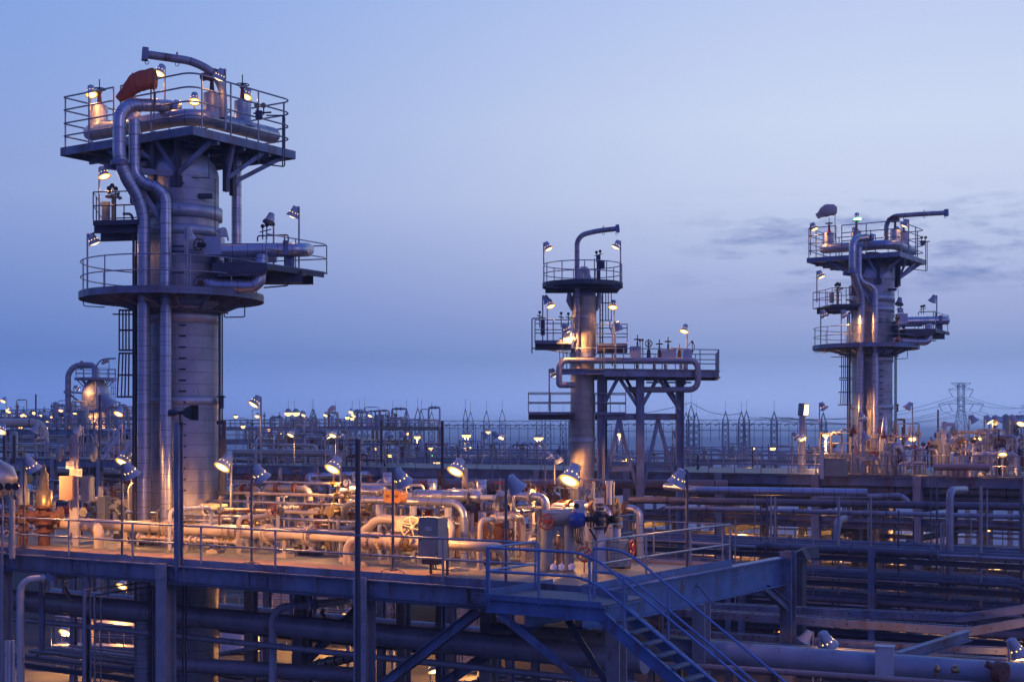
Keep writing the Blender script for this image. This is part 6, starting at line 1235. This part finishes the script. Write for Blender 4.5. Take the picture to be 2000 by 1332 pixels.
# mid/far floodlights: x, y, foot y, distance, facing, material, power, label
MF = 'far floodlights in the plant'
for hx, hy, by, d_, f, mt_, pw, lb in (
 (500, 782, 900, 62, (-.8, -.5), 'lamp_on', 60, 'lit floodlight on a tall thin pole right of the large left column'), (570, 845, 905, 100, (-.6, -.7), 'lamp_on', 160, 'bright floodlight over the pale pipes on the far deck'),
 (652, 846, 905, 100, (-.4, -.8), 'lamp_on', 160, 'bright floodlight left of the round dark post on the far deck'), (641, 848, 905, 101, (.8, -.2), 'lamp_dim', 0, 'dim floodlight paired left of the bright one on the far deck'), (665, 849, 905, 101, (.6, .4), 'lamp_dim', 0, 'dim floodlight paired right of the bright one on the far deck'),
 (758, 848, 905, 100, (.7, -.3), None, 0, 'unlit lamp just right of the thin mast'), (785, 846, 905, 110, (.7, .3), None, 0, 'unlit lamp beside the left star bright lamp'),
 (947, 848, 905, 100, (.8, .2), None, 0, 'unlit lamp on a thin pole left of the middle column'), (968, 848, 960, 96, (.8, .2), None, 0, 'tall unlit lamp nearest the middle column'), (980, 850, 905, 102, (-.6, -.6), 'lamp_dim', 0, 'small dim floodlight left of the middle column'),
 (1072, 890, 975, 82, (.9, .25), 'lamp_on', 170, 'lit floodlight at the base platform of the middle column'), (1090, 895, 975, 84, (.6, .3), 'lamp_dim', 0, 'dim floodlight beside the middle column shell'), (1320, 846, 900, 95, (.7, .2), None, 0, 'unlit lamp between the braced legs'),
 (1607, 792, 930, 90, (.95, .25), 'lamp_on', 200, 'lit floodlight beside the ladder cage of the right column'), (1554, 850, 930, 90, (.7, 0), 'lamp_dim', 0, 'dark backed floodlight at the foot of the square flood mast'), (1565, 852, 930, 90, (.7, -.7), 'lamp_on', 30, 'lit floodlight overlapping the square flood mast'),
 (1682, 812, 925, 84, (.6, .5), 'lamp_dim', 5, 'blue topped floodlight in front of the right column foot'), (1688, 850, 925, 83, (.6, .6), None, 0, 'unlit floodlight low in front of the right column foot'), (1775, 792, 880, 88, (-.8, 0), None, 0, 'unlit floodlight right of the right column foot'),
 (1782, 852, 930, 92, (-.3, -1), 'lamp_on', 120, 'bright floodlight right of the right column foot'), (1909, 852, 930, 92, (-.3, -1), 'lamp_on', 120, 'bright floodlight near the right edge of the far deck'), (1853, 853, 935, 83, (.5, .6), 'lamp_on', 30, 'blue topped floodlight right beside the pale mast'),
 (1958, 882, 935, 82, (-.3, -1), 'lamp_on', 40, 'small orange floodlight near the right edge railing'), (1900, 817, 860, 130, (.8, 0), None, 0, 'unlit lamp on the right edge plant block'), (1930, 818, 862, 130, (.8, -.6), 'lamp_on', 40, 'lit lamp left of the valve trees on the right edge block'), (1946, 818, 862, 130, (.7, .2), 'lamp_dim', 0, 'half lit lamp above the valve trees on the right edge block'), (1978, 817, 862, 130, (.7, .3), None, 0, 'dark lamp above the valve trees on the right edge block'), (1996, 822, 862, 130, (-.6, -.6), 'lamp_on', 0, 'lit lamp cut by the right edge of the photo'),
 (234, 802, 870, 120, (-.4, -.9), 'lamp_on', 80, 'bright floodlight left of the large column ladder'), (4, 836, 900, 70, (-.2, -1), 'lamp_on', 90, 'bright floodlight at the left edge of the photo'), (72, 835, 890, 120, (-.7, .2), 'lamp_on', 0, 'tilted lit floodlight over the left back deck'), (155, 839, 890, 120, (-.8, .2), 'lamp_on', 0, 'tilted lit floodlight beside the light mast'),
 (8, 780, 830, 200, (-.4, -.8), 'lamp_on', 150, 'upper of two lit lamps on the left horizon'), (18, 800, 835, 200, (-.4, -.8), 'lamp_on', 0, 'lower of two lit lamps on the left horizon'), (120, 799, 830, 230, (-.2, -1), 'lamp_on', 200, 'bright lamp on the horizon left of the hairpin pipe'), (43, 808, 830, 230, (.5, -.6), 'lamp_on', 0, 'small horizon lamp, first of a pair at the left'), (50, 808, 830, 232, (-.5, -.6), 'lamp_on', 0, 'small horizon lamp, second of a pair at the left'),
 (83, 809, 832, 235, (-.5, -.6), 'lamp_on', 0, 'small horizon lamp midway between the mast and the hairpin pipe'), (147, 802, 832, 190, (-.5, -.8), 'lamp_on', 0, 'small lamp behind the hairpin pipe'),
 (503, 810, 830, 230, (-.2, -1), 'lamp_on', 0, 'far small lamp on the plant block, leftmost'), (594, 808, 832, 235, (-.5, -.8), 'lamp_on', 0, 'far small lamp on the plant block, centre left'), (637, 808, 832, 235, (-.6, -.8), 'lamp_on', 100, 'far small lamp beside the grey windsock'), (686, 802, 832, 230, (-.2, -1), 'lamp_on', 100, 'far upper lamp on the plant block'), (692, 809, 832, 230, (-.6, -.8), 'lamp_on', 0, 'far lower lamp on the plant block'), (724, 809, 832, 235, (-.6, -.8), 'lamp_on', 0, 'far small lamp on the plant block, rightmost')):
    lamp(hx, hy, by, d_, f, lb, mt_, pw*3, 1.1 if d_ < 115 else 1.7, MF, 34, vents=d_ < 110)
# far bright star-like lamps near the substation
for i, (x, y, d_, lb) in enumerate(((612, 847, 260, 'far star bright lamp under the distant plant block'), (792, 848, 300, 'far star bright lamp left of a pair below the gantry'), (815, 855, 290, 'far star bright lamp right of a pair below the gantry'), (908, 852, 320, 'left lamp of the far twin lamps at centre'), (914, 852, 320, 'right lamp of the far twin lamps at centre'), (952, 845, 330, 'far star lamp left of the middle column'), (1049, 857, 300, 'left lamp of the far twin lamps beside the middle column'), (1055, 857, 300, 'right lamp of the far twin lamps beside the middle column'),
       (760, 891, 240, 'low far orange lamp behind the far railing left of centre'), (847, 891, 240, 'low far teal tinted lamp behind the far railing'), (938, 895, 240, 'low far orange lamp behind the far railing at centre'), (853, 903, 220, 'lowest far orange lamp behind the far railing'), (1210, 849, 330, 'far star lamp between the braced legs'), (1222, 899, 210, 'low orange lamp behind the braced structure'), (1424, 902, 230, 'far star lamp left of the twin star lamps'), (1449, 918, 150, 'left of the twin star lamps on the far deck line'), (1458, 917, 150, 'right and brighter of the twin star lamps on the far deck line'),
       (1509, 877, 300, 'far star lamp right of the lattice masts'), (1613, 851, 105, 'star bright lamp on the left flank platform of the right column'), (563, 809, 240, 'far lamp among the first spires'), (578, 809, 240, 'far lamp right of the first spires'))):
    s = 1.5+.0034*d_ if d_ > 140 else 1.0; T = thing('distant_lamp', lb, 'lamp', P(x, 925, d_), 'star bright distant lamps'); m = MB(); m.tube([V((P(x, y, d_).x, d_, 0)), P(x, y-1, d_)], .07, 5); m.build('pole', M['steel'], T)
    m = MB(); c = P(x, y, d_); m.tube([c+UP*.42*s, c+UP*.3*s, c+UP*.12*s], [.08*s, .2*s, .3*s], 10); m.build('head', M['cabinet'], T); m = MB(); m.tube([c+UP*.1*s, c-UP*.02*s, c-UP*.12*s], [.26*s, .24*s, .08*s], 10); m.build('lens', M['lamp_green' if 'teal' in lb else 'lamp_far'], T)
    if x in (792, 815, 908, 1049, 1458, 1449, 760, 1613, 612, 1210):
        l = bpy.data.lights.new('lamp_light', 'POINT'); l.energy = 1500; l.color = (1, .5, .2); l.shadow_soft_size = .3; lo = bpy.data.objects.new('lamp_light', l); SC.collection.objects.link(lo); lo.parent = T; lo.location = V(c)-V(T.location)+V((0, -.4, -.5))
windsock('distant grey windsock above the plant block left of centre', [P(655, 797, 232), P(650, 797, 232), P(646, 799, 232), P(641, 803, 232)], [.4, .42, .35, .2], P(655, 797, 232), P(655, 832, 232), 'sock_grey')
# ================================================================ substation
def lattice(x, ytip, yshoulder, d_, label, w=9, ybase=None):
    s = d_/F; T = thing('lattice_mast', label, 'lattice mast', V((P(x, 0, d_).x, d_, 0)), 'substation lattice masts'); m = MB(); cx = P(x, 0, d_).x; zt = P(0, ytip, d_).z; zs = P(0, yshoulder, d_).z; zg = P(0, yshoulder+20, d_).z
    w0 = w*s/2; w1 = w0*1.25; r = .2
    def ly(z, hw): return [V((cx+i*hw, d_+j*hw, z)) for i, j in ((-1, -1), (1, -1), (1, 1), (-1, 1))]
    L1 = ly(0, w1); L2 = ly(zg, w0); tip = V((cx, d_, zs))
    for a, b in zip(L1, L2): m.bar(a, b, r, r, V((0, 1, 0))); m.bar(b, tip, r*.9, r*.9, V((0, 1, 0)))
    n = 9
    for k in range(n):
        za = zg*k/n; zb = zg*(k+1)/n; A_ = ly(za, w1+(w0-w1)*k/n); B_ = ly(zb, w1+(w0-w1)*(k+1)/n)
        for i in range(4): m.bar(A_[i], B_[(i+1) % 4], r*.6, r*.6); m.bar(A_[(i+1) % 4], B_[i], r*.6, r*.6)
    m.build('lattice', M['lattice'], T); m = MB(); m.tube([tip-UP*1, V((cx, d_, zt))], .05, 5); m.build('spire', M['lattice'], T)
xs = [(563, 780), (575, 781), (610, 778), (613, 779), (655, 783), (688, 782), (702, 780), (712, 776), (767, 782), (794, 778), (816, 776), (823, 781), (843, 784), (909, 778), (919, 784), (950, 782), (981, 779), (1053, 784), (1070, 786), (1100, 786), (1210, 788), (1350, 770), (1417, 783), (1448, 783), (1458, 782), (1512, 783), (1608, 785), (1340, 785), (1360, 786)]
for i, (x, y) in enumerate(xs):
    lattice(x, y, y+20, 430+(i*37 % 5)*18, 'hazy lattice mast with a thin spire, number %s from the left on the horizon' % (ORD[i] if i < 20 else 'twenty-'+ORD[i-20]) if i < 27 else 'hazy lattice mast close %s the tallest mast of the right cluster' % ('left of' if i == 27 else 'right of'), 11 if 909 != x else 8)
def gantry(x0, x1, y, d_, label):
    T = thing('gantry_beam', label, 'gantry', P(x0, y, d_)); m = MB(); a = P(x0, y, d_); b = P(x1, y, d_); h = 1.3; L = (b-a).length; n = int(L/2.2)
    for w in (0, 1.2): m.bar(a+V((0, w, 0)), b+V((0, w, 0)), .16, .16); m.bar(a+V((0, w, -h)), b+V((0, w, -h)), .16, .16)
    for k in range(n): p0 = a.lerp(b, k/n); p1 = a.lerp(b, (k+1)/n); m.bar(p0-UP*(h if k % 2 else 0), p1-UP*(0 if k % 2 else h), .1, .1)
    m.build('truss', M['lattice'], T)
    m = MB(); k = 0; R_ = random.Random(int(x0))
    while x0+14+k*17 < x1:
        x = x0+14+k*17; m.tube([P(x, y+7, d_), P(x-9, y+11, d_)], .18, 5); q = P(x, y+7, d_); m.tube([q, q-UP*R_.uniform(5, 9)], .09, 4); k += 1
    m.build('insulator', M['lattice'], T)
    m = MB()
    for x in (x0+1, x1-1): q = P(x, y, d_); m.bar(q, V((q.x, q.y, 0)), .5, .3, V((1, 0, 0)))
    m.build('leg', M['lattice'], T)
gantry(745, 1112, 822, 440, 'left hazy truss gantry of the substation'); gantry(1112, 1330, 820, 450, 'hazy truss gantry seen through the braced structure'); gantry(1340, 1606, 820, 440, 'right hazy truss gantry of the substation')
# bus posts
rnd = random.Random(5); 
for i in range(46):
    x = 745+i*19+rnd.uniform(-6, 6); d_ = rnd.uniform(330, 420); y0 = rnd.uniform(868, 893)
    T = thing('bus_post', 'short insulator post of the hazy substation, seen %s' % ('left of the middle column' if x < 1110 else 'behind the braced structure' if x < 1335 else 'right of the braced structure'), 'insulator post', V((P(x, 0, d_).x, d_, 0)), 'insulator posts %s' % ('left' if x < 1110 else 'middle' if x < 1335 else 'right')); m = MB(); q = P(x, y0, d_); m.bar(V((q.x, q.y, 0)), q, .3, .3, V((0, 1, 0))); m.tube([q, q+UP*1.2], .15, 6); m.build('post', M['lattice'], T)
T = thing('bus_bar', 'thin horizontal conductor pipes strung across the substation', 'conductor', P(760, 860, 380))
for y, d_, x0, x1 in ((836, 430, 750, 1110), (842, 420, 1180, 1330), (866, 380, 760, 1110), (840, 400, 1345, 1600), (873, 350, 1345, 1600), (879, 340, 745, 1110)): m = MB(); m.tube([P(x0, y, d_), P(x1, y+1, d_)], .1, 5); m.build('conductor', M['lattice'], T)
# control building low in haze
T = thing('control_building', 'long low pale building in the haze behind the far railing', 'building', P(1000, 910, 320)); m = MB(); a = P(742, 893, 320); b = P(1110, 893, 320); m.box(V(((a.x+b.x)/2, 326, a.z/2+.0)), b.x-a.x, 10, a.z); m.build('wall', M['concrete'], T); m = MB(); m.box(V(((a.x+b.x)/2, 326, a.z+.2)), b.x-a.x+1, 11, .35); m.build('roof', M['steel'], T)
# big pylon
def pylon(x, d_, ytop, label, full=True):
    s = d_/F; cx = P(x, 0, d_).x; T = thing('power_pylon', label, 'pylon', V((cx, d_, 0))); m = MB(); r = .17
    def sq(y, hw): z = P(0, y, d_).z; return [V((cx+i*hw*s, d_+j*hw*s, z)) for i, j in ((-1, -1), (1, -1), (1, 1), (-1, 1))]
    lv = [(ytop, 5.5), (ytop+13, 5.5), (ytop+41, 5.5), (ytop+49, 5.5), (ytop+58, 6.5), (ytop+90, 11), (ytop+130, 16), (ytop+168, 20)]
    S = [sq(y, w) for y, w in lv]
    for A_, B_ in zip(S[:-1], S[1:]):
        for i in range(4): m.bar(A_[i], B_[i], r, r, V((0, 1, 0))); m.bar(A_[i], B_[(i+1) % 4], r*.6, r*.6); m.bar(A_[(i+1) % 4], B_[i], r*.6, r*.6)
        M1 = [(a+b)/2 for a, b in zip(A_, B_)]
        for i in range(4): m.bar(M1[i], B_[(i+1) % 4], r*.5, r*.5); m.bar(M1[i], M1[(i+1) % 4], r*.5, r*.5)
    m.build('body', M['lattice'], T); m = MB(); pp = lambda dx, y, w=0: V((cx+dx*s, d_+w, P(0, y, d_).z))
    m.bar(pp(-20, ytop), pp(20, ytop), r, r)
    for sg in (-1, 1):
        m.bar(pp(sg*20, ytop), pp(sg*5, ytop+8), r, r); m.bar(pp(sg*12, ytop), pp(sg*5, ytop+8), r*.7, r*.7); m.bar(pp(0, ytop), pp(sg*5, ytop+6), r, r)
        m.bar(pp(sg*24, ytop+13), pp(0, ytop+13), r, r); m.bar(pp(sg*24, ytop+13), pp(sg*5, ytop+7), r, r); m.bar(pp(sg*44, ytop+41), pp(0, ytop+41), r, r); m.bar(pp(sg*44, ytop+41), pp(sg*5, ytop+31), r, r)
        for k in range(5): m.bar(pp(sg*(8+k*8), ytop+41), pp(sg*(12+k*8), ytop+33+k*1.6), r*.5, r*.5)
    m.build('cross_arm', M['lattice'], T); m = MB()
    for dx, y in ((-24, ytop+13), (24, ytop+13), (-44, ytop+41), (44, ytop+41), (-24, ytop+41), (24, ytop+41)): m.tube([pp(dx, y), pp(dx-math.copysign(7.5, dx), y+14)], .14, 5)
    m.build('insulator', M['lattice'], T); return T
pylon(1877, 640, 748, 'tall hazy power pylon with two cross arms at the right horizon'); pylon(2014, 720, 792, 'second power pylon cut by the right edge')
T = thing('power_line', 'faint overhead wires running from the tall pylon toward the substation', 'power line', P(1877, 780, 640)); m = MB()
def cat(a, b, sag, r=.09): m.tube([V(a).lerp(V(b), k/14)-UP*sag*4*(k/14)*(1-k/14) for k in range(15)], r, 4)
for dx, y in ((-17, 775), (17, 775), (-37, 803), (37, 803), (-17, 803), (17, 803)): cat(P(1877+dx, y, 640), P(1500+dx, 815, 460), 4); cat(P(1877+dx, y, 640), P(2040+dx, y+18, 720), 3)
cat(P(1350, 786, 470), P(1100, 812, 450), 2); cat(P(1350, 786, 470), P(1450, 806, 450), 2)
m.build('wire', M['lattice'], T)

# ================================================================ crowded pipework filling the deck
T = thing('process_skid', 'crowded rusty valves and gauges on the deck at the far left', 'process skid', W(27, 7)); dense(T, W, 23.5, 33, 4.6, 11.8, ZD, 80, 61, .5, 2.3, .09)
T = thing('process_skid', 'crowded valves and pipes hiding the foot of the large left column', 'process skid', W(17, 10)); dense(T, W, 14.0, 23.5, 8.6, 12.2, ZD, 80, 62, .7, 2.3, .085)
T = thing('process_skid', 'small valves and tubing between the thin tubes and the cream pipe', 'process skid', W(15, 5)); dense(T, W, 9.5, 23.5, 4.2, 8.4, ZD, 58, 63, .3, 1.5, .08)
T = thing('process_skid', 'valves and bent pipes behind the orange tank', 'process skid', W(9, 9)); dense(T, W, 6.6, 13.8, 6.0, 12.0, ZD, 64, 64, .6, 2.3, .09)
# slender pole rows and walkways in the right middle distance
def walkway(label, pts, dd, w=1.0, sp=1.6, mt='steel'):
    T = thing('walkway', label, 'walkway', pts[0]); a, b = V(pts[0]), V(pts[1]); d_ = (b-a).normalized(); s_ = V((-d_.y, d_.x, 0)); m = MB(); m.bar(a+s_*w/2, b+s_*w/2, w, .06); m.bar(a-UP*.14, b-UP*.14, .06, .22); m.bar(a+s_*w-UP*.14, b+s_*w-UP*.14, .06, .22); m.build('floor', M[mt], T)
    m = MB(); rails(m, [a, b], (.55, 1.1), sp, .03); m.build('railing', M['rail'], T); m = MB(); rails(m, [a+s_*w, b+s_*w], (.55, 1.1), sp, .03); m.build('railing', M['rail'], T)
    m = MB(); n = 4
    for k in range(n+1): q = a.lerp(b, k/n)+s_*w/2; m = MB(); m.bar(V((q.x, q.y, 0)), q-UP*.1, .14, .14, E2); m.build('leg', M[mt], T)
walkway('railed walkway low between the racks at the right centre', [P(1440, 1046, 98), P(1600, 1052, 94)], 0)
walkway('railed walkway between the pale columns seen through the racks', [P(1625, 1040, 96), P(1790, 1046, 92)], 0)
walkway('railed walkway at the right edge seen through the racks', [P(1810, 1062, 92), P(2010, 1072, 88)], 0)
walkway('lower railed walkway seen below the big blue side beam', [P(1290, 1120, 90), P(1440, 1128, 88)], 0)
walkway('railed walkway in the lit yard under the near deck', [P(420, 1200, 84), P(760, 1218, 80)], 0)
walkway('railed walkway in the lit yard at the lower left', [P(100, 1258, 84), P(290, 1266, 82)], 0)
for x, y, d_, pw, lb in ((1416, 1012, 106, 1500, 'warm lamp just left of the bay lamp behind the back railing'), (1786, 1008, 104, 1300, 'warm lamp high beside the second pale column'), (1640, 1092, 100, 1200, 'warm lamp low between the pale columns'), (1760, 1100, 100, 1200, 'warm lamp low left of the second pale column'), (1925, 1028, 102, 1300, 'warm lamp near the right edge under the far deck'), (1500, 1128, 96, 900, 'warm lamp low left of the first pale column'),
                         (1560, 968, 110, 900, 'warm lamp just under the far deck left of the first pale column'), (420, 1140, 100, 1200, 'warm lamp beneath the near deck right of the first column'), (905, 1172, 96, 1500, 'warm lamp beneath the near deck right of the second column'), (680, 1195, 92, 1200, 'warm lamp beneath the near deck left of the round post'), (880, 1318, 80, 700, 'low lamp among the crossing braces at the bottom'), (1020, 985, 90, 700, 'warm lamp low behind the blue unlit floodlight'), (780, 985, 90, 700, 'warm lamp low behind the orange tank')):
    yard_light(x, y, d_, pw*.6, lb, 1.5)
rnd = random.Random(77)
for i in range(20):
    x = 1300+i*35+rnd.uniform(-12, 12); d_ = rnd.uniform(66, 84); y0 = rnd.uniform(960, 1060); y1 = 1210
    post(x, y0, y1, d_, rnd.choice((2.2, 3, 4)), 'thin upright pipe, %s from the left of those in the lower right racks' % ORD[i], False, rnd.choice(('steel_dark', 'rail', 'pipe_grey')), 'upright_pipe', 'upright pipe')

R_ = random.Random(99)
for i in range(34):
    if i < 14: x = R_.uniform(5, 235); y = R_.uniform(806, 850); lb = 'tiny warm light among the distant plant on the left horizon'; g = 'tiny warm lights on the left horizon'
    elif i < 24: x = R_.uniform(450, 740); y = R_.uniform(812, 880); lb = 'tiny warm light on the plant block between the large column and the gantry'; g = 'tiny warm lights on the centre plant block'
    else: x = R_.uniform(760, 1600); y = R_.uniform(872, 902); lb = 'tiny warm light low in the haze below the lattice masts'; g = 'tiny warm lights below the lattice masts'
    d_ = R_.uniform(200, 260); T = thing('distant_lamp', lb, 'lamp', V((P(x, y, d_).x, d_, 0)), g); c = P(x, y, d_)
    m = MB(); m.tube([V((c.x, c.y, 0)), c], .05, 5); m.build('pole', M['steel'], T); m = MB(); m.tube([c+UP*.35, c+UP*.25, c+UP*.1], [.1, .25, .36], 8); m.build('head', M['cabinet'], T)
    m = MB(); m.tube([c+UP*.1, c-UP*.1, c-UP*.25], [.3, .3, .1], 8); m.build('lens', M['lamp_far'], T)
HAZE = 0.00042
# ================================================================ haze
hz = bpy.data.materials.new('haze'); hz.use_nodes = True; t = hz.node_tree; t.nodes.clear()
o = t.nodes.new('ShaderNodeOutputMaterial'); pv = t.nodes.new('ShaderNodeVolumePrincipled'); t.links.new(pv.outputs[0], o.inputs[1])
pv.inputs['Color'].default_value = (.80, .90, 1.0, 1); pv.inputs['Density'].default_value = HAZE; pv.inputs['Anisotropy'].default_value = 0.45
m = MB(); a, b, y0, y1, z0, z1 = -2600, 2600, -60, 6000, -1.0, 39.5
vs = [(x, y, z) for x in (a, b) for y in (y0, y1) for z in (z0, z1)]
m.add(vs, [(0, 1, 3, 2), (4, 6, 7, 5), (0, 4, 5, 1), (2, 3, 7, 6), (0, 2, 6, 4), (1, 5, 7, 3)])
if HAZE > 0: tag(m.build('haze', hz), 'pale blue evening haze over the plant', None, None, 'stuff')
